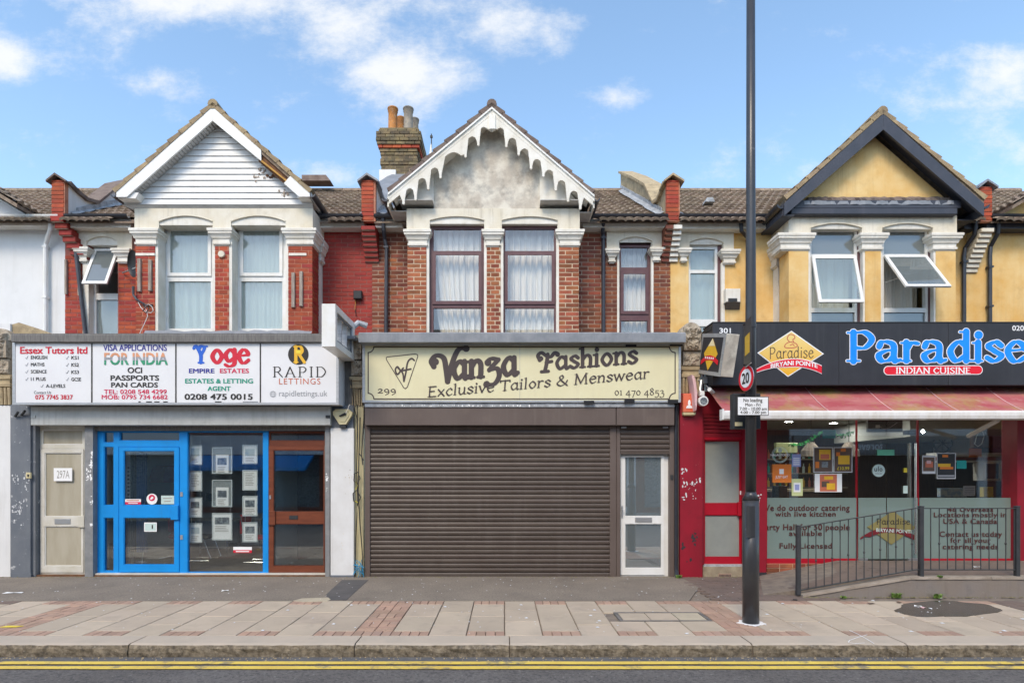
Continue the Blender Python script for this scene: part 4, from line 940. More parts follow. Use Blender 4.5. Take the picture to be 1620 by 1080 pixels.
# rake soffits: many short boards with joints
def soffit_rake(house, p0, p1, w0, w1, ya, yb, m, n):
    for i in range(n):
        ta, tb = i/n+.004, (i+1)/n-.004
        f = lambda t: (X(p0[0]+(p1[0]-p0[0])*t, G), Z(p0[1]+(p1[1]-p0[1])*t+w0+(w1-w0)*t, G))
        (x0, z0), (x1, z1) = f(ta), f(tb)
        j = rnd.uniform(0, .004)
        MB().prism([(x0, z0+.03-j), (x1, z1+.03-j), (x1, z1+.045), (x0, z0+.045)], 'y', ya, yb).build('soffit_board', m, house)
soffit_rake(hB, (336, 169), (205, 284), 22, 22, G+.041, B+.06, 'soffit', 30)
soffit_rake(hB, (336, 169), (412, 236), 22, 20, G+.041, B+.06, 'soffit', 17)
soffit_rake(hB, (461, 279), (490, 303), 15, 8, G+.041, B+.06, 'soffit', 5)
# clapboards
Yc = B-.03; zt0 = Z(199, Yc); pitch = (Z(199, Yc)-Z(324, Yc))/13
axc = X(342, Yc); hwl = axc-X(197, Yc); hwr = X(494, Yc)-axc
zb0 = Z(324, Yc); zgl = Z(296, Yc)
for i in range(13):
    za = zb0+i*pitch+.003; zb1 = zb0+(i+1)*pitch-.003
    def half(z):
        t = min(1, max(0.0, (zt0+.02-z)/(zt0-Z(303, Yc))))
        return t
    ta, tb = half(za), half(zb1)
    if i < 2: xa0 = xa1 = X(197, Yc); xb0 = xb1 = X(494, Yc)
    else: xa0, xa1 = axc-(axc-X(214, Yc))*ta, axc-(axc-X(214, Yc))*tb; xb0, xb1 = axc+(X(486, Yc)-axc)*ta, axc+(X(486, Yc)-axc)*tb
    b = MB(); b.add([(xa0, Yc-.014, za), (xb0, Yc-.014, za), (xb1, Yc+.004, zb1), (xa1, Yc+.004, zb1), (xa0, Yc+.02, za), (xb0, Yc+.02, za), (xb1, Yc+.03, zb1), (xa1, Yc+.03, zb1)],
        [(0,1,2,3),(4,7,6,5),(0,4,5,1),(1,5,6,2),(2,6,7,3),(3,7,4,0)]); b.build('clapboard', 'clapboard', hB)
MB().prism([(X(197, B), Z(324, B)), (X(494, B), Z(324, B)), (axc+.1, zt0+.1), (axc-.1, zt0+.1)], 'y', B+.01, B+.1).build('gable_wall', 'soffit', hB)
MB().add([(X(194, Yc), Yc-.02, Z(324.6, Yc)), (X(495, Yc), Yc-.02, Z(324.6, Yc)), (xr+.02, B+.02, Z(333, B+.02)), (xl-.02, B+.02, Z(333, B+.02)), (X(194, Yc), Yc+.3, Z(324, Yc)+.03), (X(495, Yc), Yc+.3, Z(324, Yc)+.03)], [(0, 1, 2, 3), (0, 4, 5, 1)]).build('soffit', 'soffit', hB)
for x in (X(491, G)+.02,): side_gutter(hB, x, G+.02, .95, Z(303, G)-.03)
side_gutter(hB, X(180, G)-.02, G+.02, .95, Z(303, G)-.03)
MB().prism([(G+.04, Z(311, G)), (.98, Z(311, G)), (.98, Z(311, G)+.12), (G+.04, Z(311, G)+.12)], 'x', X(490, G)-.02, X(490, G)+.01).build('side_fascia', 'upvc', hB)
MB().box(xr-.02, X(490, G)-.021, B+.0, .98, Z(311, G)-.0, Z(311, G)+.02).build('side_soffit', 'upvc', hB)
bayB = (X(180, G)-.1, X(491, G)+.1)
apB = ax, az
def skip_gable(lx_, rx_, ax_, az_, slope=.9):
    def f(y):
        z = zroof(y); h = max(0, (az_-z)/slope)
        return [(ax_-h-.06, ax_+h+.06)]
    return f
gs = (az-lz)/(ax-lx)
roof(hB, xpA+.1, xpB-.1, skip_gable(lx, rx, ax, az, gs))
for a, b in ((xpA+.12, X(218, U)), (X(497, U), xpB-.1)):
    MB().box(a, b, (.79), U-.005, ZE-.20, ZE-.045).build('fascia_board', 'stucco_white', hB); gutter(hB, a, b+.0)
downpipe(hB, [(X(107, .75), .74, ZE-.05), (X(108, .8), .82, Z(358, .8)), (X(117, .93), .93, Z(372, .93)), (X(139, .93), .93, Z(560, .93))], 'pipe_dark', .036)
# rooflight frame on the ridge
MB().prism([(X(488, YRG), zroof(YRG)+.02), (X(532, YRG), zroof(YRG)+.02), (X(525, YRG), zroof(YRG)+.16), (X(488, YRG), zroof(YRG)+.16)], 'y', YRG-.5, YRG-.2).build('roof_hatch', 'verge_dark', hB)

def chips(parent, x0, x1, yt, yb, Y, m, n, seed, s=(.006, .02), name='peeling_paint'):
    r_ = random.Random(seed); b_ = MB(); cl = [(r_.uniform(x0, x1), r_.uniform(yt, yb)) for _ in range(max(2, n//6))]
    for i in range(n):
        cx_, cy_ = r_.choice(cl); px_ = min(max(r_.gauss(cx_, (x1-x0)*.12), x0), x1); py_ = min(max(r_.gauss(cy_, (yb-yt)*.05), yt), yb); x, z = X(px_, Y), Z(py_, Y); k = r_.randint(5, 7); rr = r_.uniform(*s); st = r_.uniform(.6, 1.8)
        b_.add([(x+rr*r_.uniform(.5, 1.2)*math.cos(6.283*q/k), Y-.0008-.00005*i, z+st*rr*r_.uniform(.5, 1.2)*math.sin(6.283*q/k)) for q in range(k)], [tuple(range(k))])
    return b_.build(name, m, parent, kind='stuff')
chips(hB, 408, 470, 256, 296, B-.048, 'wood_raw', 16, 3, (.01, .03), 'stain_marks'); chips(hB, 400, 455, 262, 318, B-.0475, 'weathered_wood', 34, 4, (.008, .03), 'stain_marks')
# ============ house 299: unpainted brick, scalloped bargeboard
xpC = X(1064, .75)
hC = thing('terraced_house', (.3, 1.1, 0), 'brown and orange brick house with scalloped white bargeboard and purple window frames', 'house', 'houses of the shopping terrace')
YW = U+.06
wx0, wx1 = X(978, YW), X(1029, YW); wz0, wz1 = Z(548, U), Z(384, U)
wall(hC, xpB, xpC, [(wx0, wx1, wz0, wz1), (X(656, U), X(905, U), Z(555, U), ZE-.02)], 'mortar_dark')
mixb = ['brick_brown', 'brick_brown', 'brick_brown', 'brick_orange']
BR_C = dict(d=.1)
xl, xr, zb_, zc0, zc1, ze0, ze1 = bay(hC, [(644.5, 674.5), (770, 792), (884.5, 916)], [(639, 683), (762, 798), (878, 924)], (365.5, 389), (330.5, 365.5), [(680, 766, 349, 343, 355), (794, 882, 349, 343, 355)], 'brick', (['brick_orange'], 'mortar_tan'), 356, .048)
bricks(hC, X(918, U)-.2, X(959, U), Z(538, U), ZE-.2, U-.005, mixb, **BR_C)
bricks(hC, xpB+.0, X(650, U), Z(538, U), ZE-.2, U-.005, mixb, off=1, **BR_C)
bricks(hC, X(957, U)+.02, wx0-.03, Z(538, U), Z(413, U), U-.006, ['brick_orange', 'brick_brown'], **BR_C)
bricks(hC, wx1+.05, xpC+.03, Z(538, U), Z(413, U), U-.006, ['brick_orange', 'brick_brown'], **BR_C)
MB().box(xr-.2, xr-.02, B+.3, U, zb_, ze1).build('side_wall', 'mortar_dark', hC); MB().box(xl+.02, xl+.2, B+.3, U, zb_, ze1).build('side_wall', 'mortar_dark', hC)
arched_plate(X(959, U), X(1049, U), Z(397, U), ZE-.03, [(wx0-.01, wx1+.01, Z(383, U), Z(376, U))], U-.055, U+.1).build('entablature', 'stucco', hC)
MB().box(wx0-.03, wx1+.03, U-.015, U+.2, Z(384, U), Z(372, U)).build('lintel', 'stucco_white', hC)
capital(hC, X(957, U)+.08, X(979, U)-.10, U-.045, U+.12, Z(397, U), Z(416, U)); capital(hC, X(1026, U)+.09, X(1048, U)-.08, U-.045, U+.12, Z(395, U), Z(414, U))
for xx, x2_ in ((wx0-.035, wx0+.004), (wx1-.004, wx1+.035)): MB().box(xx, x2_, U-.025, U+.058, wz0, Z(384, U)).build('reveal', 'stucco_white', hC)
window(hC, wx0, wx1, wz0, Z(386, YW), YW, 'purple_frame', [(wz0+.05, Z(507, YW), 'f'), (Z(496, YW), Z(430, YW), 's'), (Z(423, YW), Z(391, YW), 'f')], fw=.055)
curtain(wx0-.02, wx1+.02, wz0, Z(386, YW), YW+.2, 'off-white curtain behind the narrow purple framed window', folds=6, seed=9)
for q, (a, c) in enumerate(((680.3, 766.5), (794, 882))):
    xa, xb = X(a, WB-.15), X(c, WB-.15); YC = WB-.15
    w = window(hC, xa, xb, Z(548, YC), Z(356, YC), YC, 'purple_frame', [(Z(548, YC)+.06, Z(487, YC), 'f'), (Z(475.5+5, YC), Z(408-8, YC), 's'), (Z(397, YC), Z(362, YC), 'f')], fw=.06)
    curtain(xa-.02, xb+.02, Z(546, YC), Z(356, YC), YC+.2, ['off-white pleated curtain in the left purple framed bay window', 'off-white pleated curtain in the right purple framed bay window'][q], folds=8, amp=.035, seed=20+q, drape=.25 if q == 0 else .0)
ax, az, lx, lz, rx, rz = gable_roof(hC, (778, 163), (615, 300), (938, 303), G, 'tile_brown', 'verge_dark', steps=9)
gsC = (az-lz)/(ax-lx); apC = (ax, az)
Yb = G+.02
barge(hC, (778, 168.5), (613.5, 305), 12, 11, Yb-.01, .045, 'stucco_white', 'barge_board'); barge(hC, (778.2, 168.5), (940.5, 308), 12, 11, Yb-.01, .045, 'stucco_white', 'barge_board')
barge(hC, (778, 169), (613.5, 305.4), 3, 3, Yb-.035, .024, 'upvc', 'moulding'); barge(hC, (778.2, 169), (940.5, 308.4), 3, 3, Yb-.035, .024, 'upvc', 'moulding')
def fret(side):
    """scalloped fretwork board below the rake"""
    drops = [(755.8, 231), (735.5, 249.5), (None, 0), (696, 282.5), (676.5, 300.5), (656.5, 317), (637.5, 323.5)] if side < 0 else [(802, 233.5), (821.5, 246), (841, 268), (860.5, 280), (880, 302), (899.5, 319.5), (919, 331.5)]
    dd = [d_ for d_ in drops if d_[0] is not None]
    rake = lambda x: 180.5+(abs(x-778))*(136.5/164.5 if side < 0 else 139.5/162.3)
    xe = 615.5 if side < 0 else 938
    top = [(778+side*.3, rake(778)-1.5), (xe, rake(xe)-1.5)]
    pts = [(778+side*.3, 204)] if False else []
    pts = [(778+side*.3, 208), (778+side*7, 204)]
    prev = (778+side*7, 205)
    first = True
    for i, (x, y) in enumerate(dd):
        px_, py_ = (778+side*7, 205) if first else prev
        # arch between prev drop and this one: rises from prev to a crown then falls straight down to the next drop
        w_ = abs(x-px_); cyy = rake((x+px_)/2)+8.5
        if not first or True:
            n = 7
            for k in range(1, n):
                t = k/n; xx = px_+(x-side*3.2-px_)*t; top_ = rake(xx)+8-0
                yy = cyy+ (1-math.sin(math.pi*(.12+.80*t)))*w_*.42+side*0
                pts.append((xx, max(yy, rake(xx)+5.5)))
        pts += [(x-side*3.0, y-9), (x-side*2.6, y-4), (x-side*3, y-2), (x-side*1.2, y), (x+side*1.0, y-1.2), (x+side*.9, y-5)]
        prev = (x+side*.9, y-5); first = False
    x, y = prev; n = 5
    for k in range(1, n+1):
        t = k/n; xx = x+(xe-x)*t; pts.append((xx, max(rake(xx)+4.5, rake(xx)+7-(1-math.cos(t*3))*0)))
    poly = top[::-1] if False else [(778+side*.3, rake(778)-1.5)]+pts+[(xe, rake(xe)-1.5)]
    return MB().prism([(X(a, Yb), Z(b, Yb)) for a, b in poly], 'y', Yb-.006, Yb+.03)
fret(-1).build('fretwork', 'stucco_white', hC); fret(1).build('fretwork', 'stucco_white', hC)
MB().bbox(X(773.5, Yb), X(784, Yb), Yb-.035, Yb+.03, Z(206, Yb), Z(183, Yb)).build('apex_block', 'stucco_white', hC)
# tympanum, boxed eaves
Yt = B+.03
zs_ = lambda px, py: (X(px, Yt), Z(py, Yt))
MB().prism([zs_(686, 330), zs_(854, 330), zs_(854, 262), zs_(780, 199), zs_(686, 276)], 'y', Yt, Yt+.12).build('gable_wall', 'mould', hC)
MB().prism([zs_(640, 323), zs_(687, 323), zs_(687, 262), zs_(780, 186), zs_(780, 175), zs_(622, 305)], 'y', Yt-.035, Yt-.006).build('side_panel', 'stucco_white', hC) if False else None
Ys = Yt-.045
zq = lambda px, py: (X(px, Ys), Z(py, Ys))
MB().prism([zq(634, 322.5), zq(686, 322.5), zq(686, 270), zq(660, 292)], 'y', Ys, Ys+.04).build('side_panel', 'stucco_white', hC)
MB().prism([zq(854, 322.5), zq(917, 322.5), zq(895, 297), zq(854, 262)], 'y', Ys, Ys+.04).build('side_panel', 'stucco_white', hC)
MB().box(X(630, G), X(686, Ys), G+.06, B+.2, Z(322.6, Ys)-.012, Z(322.6, Ys)-.001).build('eaves_soffit', 'soffit', hC)
MB().box(X(854, Ys), X(921, G), G+.06, B+.2, Z(322.6, Ys)-.012, Z(322.6, Ys)-.001).build('eaves_soffit', 'soffit', hC)
for s_, (p0, p1) in ((0, ((778, 172), (622, 302))), (1, ((778, 172), (931, 304)))):
    x0, z0 = X(p0[0], G), Z(p0[1]+12, G); x1, z1 = X(p1[0], G), Z(p1[1]+12, G)
    MB().prism([(x0, z0+.02), (x1, z1+.02), (x1, z1), (x0, z0)], 'y', G+.055, Yt+.02).build('rake_soffit', 'stucco_white', hC)
for xg, s_ in ((X(613, G), -1), (X(940, G), 1)):
    zg = Z(325 if s_ < 0 else 327, G)
    side_gutter(hC, xg+s_*.05, G+.03, .92, Z(312, G))
    MB().prism([(G+.05, zg), (.98, zg), (.98, zg+.17), (G+.05, zg+.17)], 'x', xg-.012, xg+.012).build('side_fascia', 'stucco_white', hC)
    xin = xl+.001 if s_ < 0 else xr-.001
    MB().box(min(xg, xin)+.013, max(xg, xin)-.013, B-.02, .97, zg+.0, zg+.015).build('side_soffit', 'soffit', hC)
roof(hC, xpB+.1, xpC-.1, skip_gable(lx, rx, ax, az, gsC))
for a, b in ((xpB+.1, X(640, U)), (X(920, U), xpC-.1)):
    MB().box(a, b, (.79), U-.005, ZE-.20, ZE-.045).build('fascia_board', 'stucco_white', hC); gutter(hC, a, b)
downpipe(hC, [(X(606, .74), .74, ZE-.05), (X(607, .78), .78, Z(365, .8)), (X(608.5, .9), .9, Z(378, .9)), (X(611.5, .93), .93, Z(392, .93)), (X(610.5, .93), .93, Z(560, .93))], 'pipe_dark', .036, [(X(611, .93), .93, Z(393, .93))])
downpipe(hC, [(X(955, .74), .74, ZE-.05), (X(955, .76), .85, Z(362, .8)), (X(954.5, .93), .93, Z(372, .93)), (X(954.5, .93), .93, Z(560, .93))], 'pipe_dark', .036, [(X(954.5, .93), .93, Z(378, .93))])

# ============ house 301: yellow render, dark bargeboards
xpD = X(1557, .75)
hD = thing('terraced_house', (6.0, 1.1, 0), 'yellow rendered house with dark grey bargeboards and two windows pushed open', 'house', 'houses of the shopping terrace')
YW = U+.06
wx0, wx1 = X(1088, YW), X(1141, YW); wz0, wz1 = Z(548, U), Z(386, U)
wall(hD, xpC, xpD, [(wx0, wx1, wz0, wz1), (X(1265, U), X(1480, U), Z(555, U), ZE-.02)], 'yellow_render')
arched_plate(X(1073, U), X(1159, U), Z(400, U), ZE-.03, [(wx0-.0, wx1+.0, Z(385, U), Z(378, U))], U-.055, U+.1).build('entablature', 'stucco', hD)
MB().box(wx0-.03, wx1+.03, U-.015, U+.2, Z(387, U), Z(374, U)).build('lintel', 'stucco_white', hD)
capital(hD, X(1070, U)+.08, X(1091, U)-.09, U-.045, U+.12, Z(396, U), Z(415, U)); capital(hD, X(1136, U)+.10, X(1168, U)-.10, U-.045, U+.12, Z(398, U), Z(418, U))
MB().box(X(1140.5, U), X(1146, U), U-.02, U+.05, wz0, Z(416, U)).build('reveal', 'stucco_white', hD)
window(hD, wx0, X(1135, YW), wz0, Z(388, YW), YW, 'upvc', [(wz0+.02, Z(516, YW), 'f'), (Z(505, YW), Z(432, YW), 'f'), (Z(427, YW), Z(394, YW), 'f')], fw=.05, gl='glass_frost')
MB().box(X(1135.2, YW), wx1, YW-.02, YW+.06, wz0, wz1).build('jamb', 'purple_frame', hD)
curtain(wx0-.02, wx1+.02, wz0, Z(386, YW), YW+.2, 'pale curtain behind the narrow white framed window in the yellow wall', folds=3, amp=.015, seed=31)
xl, xr, zb_, zc0, zc1, ze0, ze1 = bay(hD, [(1248, 1279), (1369, 1393.5), (1481, 1512)], [(1227, 1287), (1356, 1402), (1468, 1519)], (371, 395), (341, 371), [(1282, 1363, 361, 354, 363), (1395, 1475, 361, 354, 363)], 'render', 'yellow_render', 362, .035)
flank(hD, xl, -1, None, 'yellow_render')
MB().box(xl+.001, xl+.2, B+.341, B+.36, zb_, zc0).build('pillar_back', 'yellow_render', hD)
MB().box(xr-.2, xr-.02, B+.3, U, zb_, ze1).build('side_wall', 'yellow_render', hD)
WB_ = WB; WB = B+.12
for q, (a, c) in enumerate(((1279.8, 1356), (1394.5, 1468))):
    xa, xb = X(a, WB), X(c, WB); xb2 = X(c+6.5, WB)
    w = window(hD, xa, xb, Z(548, WB), Z(362, WB), WB, 'upvc', [(Z(548, WB)+.03, Z(494, WB), 'f'), (Z(487, WB), Z(407, WB), 'o', 15 if q == 0 else 38, 'glass_frost' if q == 0 else 'glass_grey'), (Z(402, WB), Z(366.5, WB), 'f')], fw=.045, gl='glass_grey')  # wide open pane: the veil in its grey glass imitates a pale reflection
    MB().box(xb+.001, xb2, WB-.02, WB+.07, zb_, Z(361, WB)).build('jamb', 'purple_frame', hD)
    curtain(xa+.0, xb+.0, Z(546, WB), Z(362, WB), WB+.26, ['grey-white curtain behind the half open left window of the yellow bay', 'creased white curtain behind the wide open right window of the yellow bay'][q], folds=4, amp=.04, seed=40+q)
WB = WB_
ax, az, lx, lz, rx, rz = gable_roof(hD, (1397.5, 174), (1243, 312), (1560, 312), G, 'tile_brown', 'verge', steps=9)
gsD = (az-lz)/(ax-lx)
barge(hD, (1397.5, 180), (1241, 321), 25, 20, G+.0, .04, 'board_dark'); barge(hD, (1397.7, 180), (1557, 322), 25, 20, G+.0, .04, 'board_dark')
Yt = B+.03; zq = lambda px, py: (X(px, Yt), Z(py, Yt))
MB().prism([zq(1262, 330), zq(1508, 330), zq(1500, 318), zq(1380, 214), zq(1262, 322)], 'y', Yt, Yt+.12).build('gable_wall', 'yellow_render', hD)
for (p1, nn) in (((1250, 314), -1), ((1553, 317), 1)):
    x0, z0 = X(1397.5, G), Z(186, G); x1, z1 = X(p1[0], G), Z(p1[1]+6, G)
    MB().prism([(x0, z0), (x1, z1), (x1, z1-.015), (x0, z0-.015)], 'y', G+.041, Yt+.02).build('rake_soffit', 'board_dark', hD)
vs = []; n = 46
for i in range(n+1):
    x = X(1276+226*i/n, Yt); t = rnd.uniform(-.02, .02)
    vs += [(x, Yt-.004, Z(311.5+rnd.uniform(-.8, 1), Yt)), (x, Yt-.045+t, Z(315, Yt)), (x, Yt-.05-t, Z(320+rnd.uniform(-1, 1), Yt)), (x, Yt-.07, Z(324, Yt))]
MB().add(vs, [(i*4+q, i*4+q+1, i*4+5+q, i*4+4+q) for i in range(n) for q in range(3)]).build('torn_felt', 'verge_dark', hD)
vs = []
for i in range(n+1):
    x = X(1271+236*i/n, B-.1); t = rnd.uniform(-.008, .008)
    vs += [(x, B-.03, Z(320+rnd.uniform(-.8, .8), B)), (x, B-.13+t, Z(323+rnd.uniform(-.8, .8), B)), (x, B-.135+t, Z(329+rnd.uniform(-.6, .6), B))]
MB().add(vs, [(i*3+q, i*3+q+1, i*3+4+q, i*3+3+q) for i in range(n) for q in range(2)]).build('lead_apron', 'lead', hD)
MB().bbox(X(1250, B-.1), X(1513, B-.1), B-.13, B+.0, Z(340, B-.1), Z(330, B-.1), .01).build('fascia_board', 'board_dark', hD)
MB().box(X(1252, B), X(1511, B), B-.128, B+.1, Z(330, B-.1)+.001, Z(322, B)).build('eaves_deck', 'board_dark', hD)
for xg, s_ in ((X(1241, G), -1), (X(1558, G), 1)):
    zg = Z(341, G)
    side_gutter(hD, xg+s_*.04, G+.03, .9, Z(322, G), w=.075)
    MB().prism([(G+.05, zg+.02), (.98, zg+.02), (.98, zg+.22), (G+.05, zg+.22)], 'x', xg-.012, xg+.012).build('side_fascia', 'board_dark', hD)
    xin = xl if s_ < 0 else xr
    MB().box(min(xg, xin)+.013, max(xg, xin)-.003, G+.05 if s_ < 0 else B-.02, .97, zg+.02, zg+.035).build('side_soffit', 'board_dark', hD)
roof(hD, xpC+.1, xpD-.1, skip_gable(lx, rx, ax, az, gsD))
for a, b in ((xpC+.1, X(1210, U)), (X(1512, U), xpD-.08)):
    MB().box(a, b, (.79), U-.005, ZE-.22, ZE-.045).build('fascia_board', 'stucco_white' if a < 4 else 'board_dark', hD); gutter(hD, a, b)
MB().prism([(X(1112, 2.2), zroof(2.2)+.03), (X(1127, 2.2), zroof(2.2)+.03), (X(1124, 2.2), zroof(2.2)+.12), (X(1115, 2.2), zroof(2.2)+.12)], 'y', 2.05, 2.3).build('roof_vent', 'flashing', hD)
downpipe(hD, [(X(1172, .74), .74, ZE-.04), (X(1173, .78), .78, Z(366, .8)), (X(1184, .93), .93, Z(378, .93)), (X(1184, .93), .93, Z(560, .93))], 'gutter', .036)
downpipe(hD, [(X(1543, .74), .74, ZE-.04), (X(1543, .76), .78, Z(372, .8)), (X(1527, .93), .93, Z(392, .93)), (X(1525, .93), .93, Z(405, .93)), (X(1525, .93), .93, Z(560, .93))], 'gutter', .036, [(X(1525, .93), .93, Z(416, .93))])
MB().bbox(X(1147, U-.1), X(1170, U-.1), U-.14, U, Z(481, U), Z(460, U)).build('vent_cover', 'stucco_white', hD)
MB().add([(X(1147, U-.1), U-.14, Z(481, U)-.004), (X(1170, U-.1), U-.14, Z(481, U)-.004), (X(1170, U), U, Z(490, U)), (X(1147, U), U, Z(490, U))], [(0, 1, 2, 3)]).build('vent_base', 'concrete', hD)
MB().box(X(1152, U-.14), X(1166, U-.14), U-.15, U-.141, Z(477, U-.14), Z(472, U-.14)).build('vent_slot', 'charcoal', hD)
# ============ house beyond on the right
hE = thing('terraced_house', (10.3, 1.1, 0), 'yellow rendered house cut off at the right edge beyond the red pier', 'house', 'houses of the shopping terrace')
wall(hE, xpD, XR, [], 'yellow_render')
roof(hE, xpD+.1, 13.0, lambda y: [])
MB().box(xpD+.08, 12, (.79), U-.005, ZE-.22, ZE-.045).build('fascia_board', 'board_dark', hE); gutter(hE, xpD+.08, 9.6)
sx0, sz0 = X(1598, .6), ZE+.08
MB().prism([(sx0-.05, sz0), (sx0+2.2, sz0+1.36), (sx0+2.2, sz0+1.26), (sx0-.05, sz0-.07)], 'y', .5, 1.5).build('roof_slope', 'tile_brown', hE)
MB().prism([(sx0+2.201, sz0+1.36), (sx0+4.4, sz0), (sx0+4.4, sz0-.07), (sx0+2.201, sz0+1.26)], 'y', .5, 1.5).build('roof_slope', 'tile_brown', hE); MB().prism([(sx0, sz0-.04), (sx0+2.2, sz0+1.24), (sx0+4.4, sz0-.06), (sx0+4.4, ZE-.15), (sx0, ZE-.15)], 'y', .802, 1.3).build('gable_wall', 'yellow_render', hE)
for i in range(7):
    for q in range(3): inst('roof_tile', tme, hE, (sx0+.10+i*.24, .62+q*.30, sz0+.10+i*.24*.62), (.30, .335, .5), (Matrix.Rotation(-math.atan(.62), 4, 'Y') @ Matrix.Rotation(R(-90), 4, 'Z')).to_euler())
downpipe(hE, [(X(1580, .74), .74, ZE-.04), (X(1580, .76), .78, Z(370, .8)), (X(1567, .93), .93, Z(390, .93)), (X(1566, .93), .93, Z(405, .93)), (X(1566, .93), .93, Z(560, .93))], 'gutter', .036, [(X(1566, .93), .93, Z(424, .93)), (X(1566, .93), .93, Z(486, .93))])

for h_, xa_, xb_ in ((hB, xpA+.2, xpB-.1), (hC, xpB+.1, xpC-.1), (hD, xpC+.1, xpD-.1)):
    MB().box(xa_, xb_, U+1.6, U+1.62, Z(560, U), ZE-.03).build('room_back', 'room_white', h_)
    for q_ in (xa_, xb_): MB().box(q_-.02, q_, U+.28, U+1.6, Z(560, U)+.03, ZE-.06).build('room_wall', 'room_white', h_)
    MB().box(xa_, xb_, U+.28, U+1.6, ZE-.06, ZE-.03).build('room_ceiling', 'room_white', h_); MB().box(xa_, xb_, U+.28, U+1.6, Z(560, U), Z(560, U)+.03).build('room_floor', 'carpet', h_)
# ============ party walls and chimney
pier(X(95, .75), .24, 'red brick party wall pier beside the white house, with a stepped red brick corbel', 0, corb=(ZE-.04, Z(409, .8), 7, .26), cap='verge_dark', fw_=.07)
pier(X(584, .75), .26, 'red brick party wall pier between the red and the brown brick houses', 0, corb=(ZE-.22, Z(411, .85), 7, .0), cap='lead')
pier(X(1064, .75), .25, 'red brick party wall pier with a tan mottled parapet left of the yellow house', 0, white='tan_stone', corb=(ZE-.2, Z(411, .85), 7, 0), corb_m='brick_brown', corb2='stucco_white', cap='tan_stone')
pier(X(1557, .75), .23, 'bright red brick pier rising behind the dark bargeboard at the right', 0, white='tan_stone', corb=(ZE-.26, Z(428, .85), 9, -.07), corb_m='stucco', cap='lead', ztop=7.08)
ch = thing('chimney_stack', (X(628, 4), 4.3, zroof(4)), 'weathered stock brick chimney with four clay pots behind the middle gable', 'chimney')
Yc0 = 4.0; xa, xb = X(603, Yc0), X(660, Yc0)
MB().box(xa+.01, xb-.01, Yc0+.01, Yc0+.93, zroof(4)-.6, Z(208, Yc0)).build('stack', 'mortar_dark', ch)
zlist = []; z = Z(300, Yc0); hb = .076
top = Z(206, Yc0); nrow = int((top-z)/hb)
for r_ in range(nrow):
    z0_ = top-(r_+1)*hb+.01; z1_ = top-r_*hb; o_ = [.05, .10, .10, .105, .085, .06, .03, .015][r_] if r_ < 8 else 0
    if 8 < r_ < 11: o_ = .02
    m_ = 'brick_red' if r_ == 5 else 'brick_stock'
    x = xa-o_-(.11 if r_ % 2 else 0)
    while x < xb+o_-.02:
        a, b_ = max(x, xa-o_), min(x+.215, xb+o_); brick(ch, a, b_, z0_, z1_, Yc0-o_, m_, d=.12); x += .225
    y = Yc0-o_+.12-(0 if r_ % 2 else .11)
    while y < Yc0+.9+o_:
        brick(ch, max(y, Yc0-o_+.125), min(y+.215, Yc0+.93+o_), z0_, z1_, xb+o_-.05, m_, d=.1, face='x'); y += .225
MB().box(xa-.03, xb+.03, Yc0-.03, Yc0+.96, top, top+.04).build('flaunching', 'brick_stock', ch)
for (pxx, py0, yy, m_, r0) in ((621.5, 172, 4.25, 'pot_orange', .115), (646, 172, 4.22, 'pot_grey', .115), (634, 187, 4.72, 'pot_orange', .10), (656, 189, 4.72, 'pot_grey', .10)):
    x = X(pxx, yy); z1_ = Z(py0, yy); z0_ = top+.02
    MB().tube([(x, yy, z0_), (x, yy, z0_+(z1_-z0_)*.5), (x, yy, z1_-.10), (x, yy, z1_-.085), (x, yy, z1_-.03), (x, yy, z1_-.025), (x, yy, z1_)], [r0*1.0, r0*.95, r0*.93, r0*1.06, r0*1.06, r0*1.14, r0*1.1], 18, cap=False).build('chimney_pot', m_, ch, smooth=True)
MB().box(xa-.03, xa+.36, Yc0-.08, Yc0-.0, Z(292, Yc0), Z(271, Yc0)).build('flashing', 'pilaster_white', ch)
tv = thing('roof_aerial', (X(683, 4), 4.0, zroof(4)), 'thin aerial on a white foot behind the middle gable', 'aerial')
MB().tube([(X(683, 4), 4, Z(262, 4)), (X(682.5, 4), 4, Z(212, 4))], .012, 6).build('mast', 'charcoal', tv)
MB().tube([(X(681, 4), 4, Z(262, 4)), (X(682, 4), 4, Z(228, 4))], [.07, .012], 8).build('foot', 'upvc', tv)
MB().box(X(680.5, 4), X(684.5, 4), 3.98, 4.02, Z(218, 4), Z(215, 4)).build('crossbar', 'charcoal', tv)
# satellite dish on the red house
sd = thing('satellite_dish', (X(209, .6), .7, Z(420, .7)), 'dark satellite dish seen edge-on between the small window and the white clad bay', 'satellite dish')
yd = .55; cx_, cz_ = X(210, yd), Z(417, yd); M_ = Matrix.Translation((cx_, yd, cz_)) @ Matrix.Rotation(R(-38), 4, 'Z') @ Matrix.Rotation(R(8), 4, 'X')
rings = []
for r_, dpt in ((.0, .07), (.1, .062), (.18, .04), (.23, .012), (.235, 0)):
    rings.append([tuple(M_ @ Vector((max(r_, .001)*math.cos(2*math.pi*k/22), dpt, max(r_, .001)*math.sin(2*math.pi*k/22)))) for k in range(22)])
MB().loft(rings, cap=False).build('dish', 'black', sd, smooth=True)
MB().tube([(cx_+.02, yd+.06, cz_-.05), (X(193, .95), .97, Z(431, .95))], .014, 6).build('wall_bracket', 'silver', sd)
lb = thing('dish_arm', (X(217, .6), .7, Z(470, .7)), 'loose dish arm with dangling white cable on the red brick below the dish', 'aerial arm')
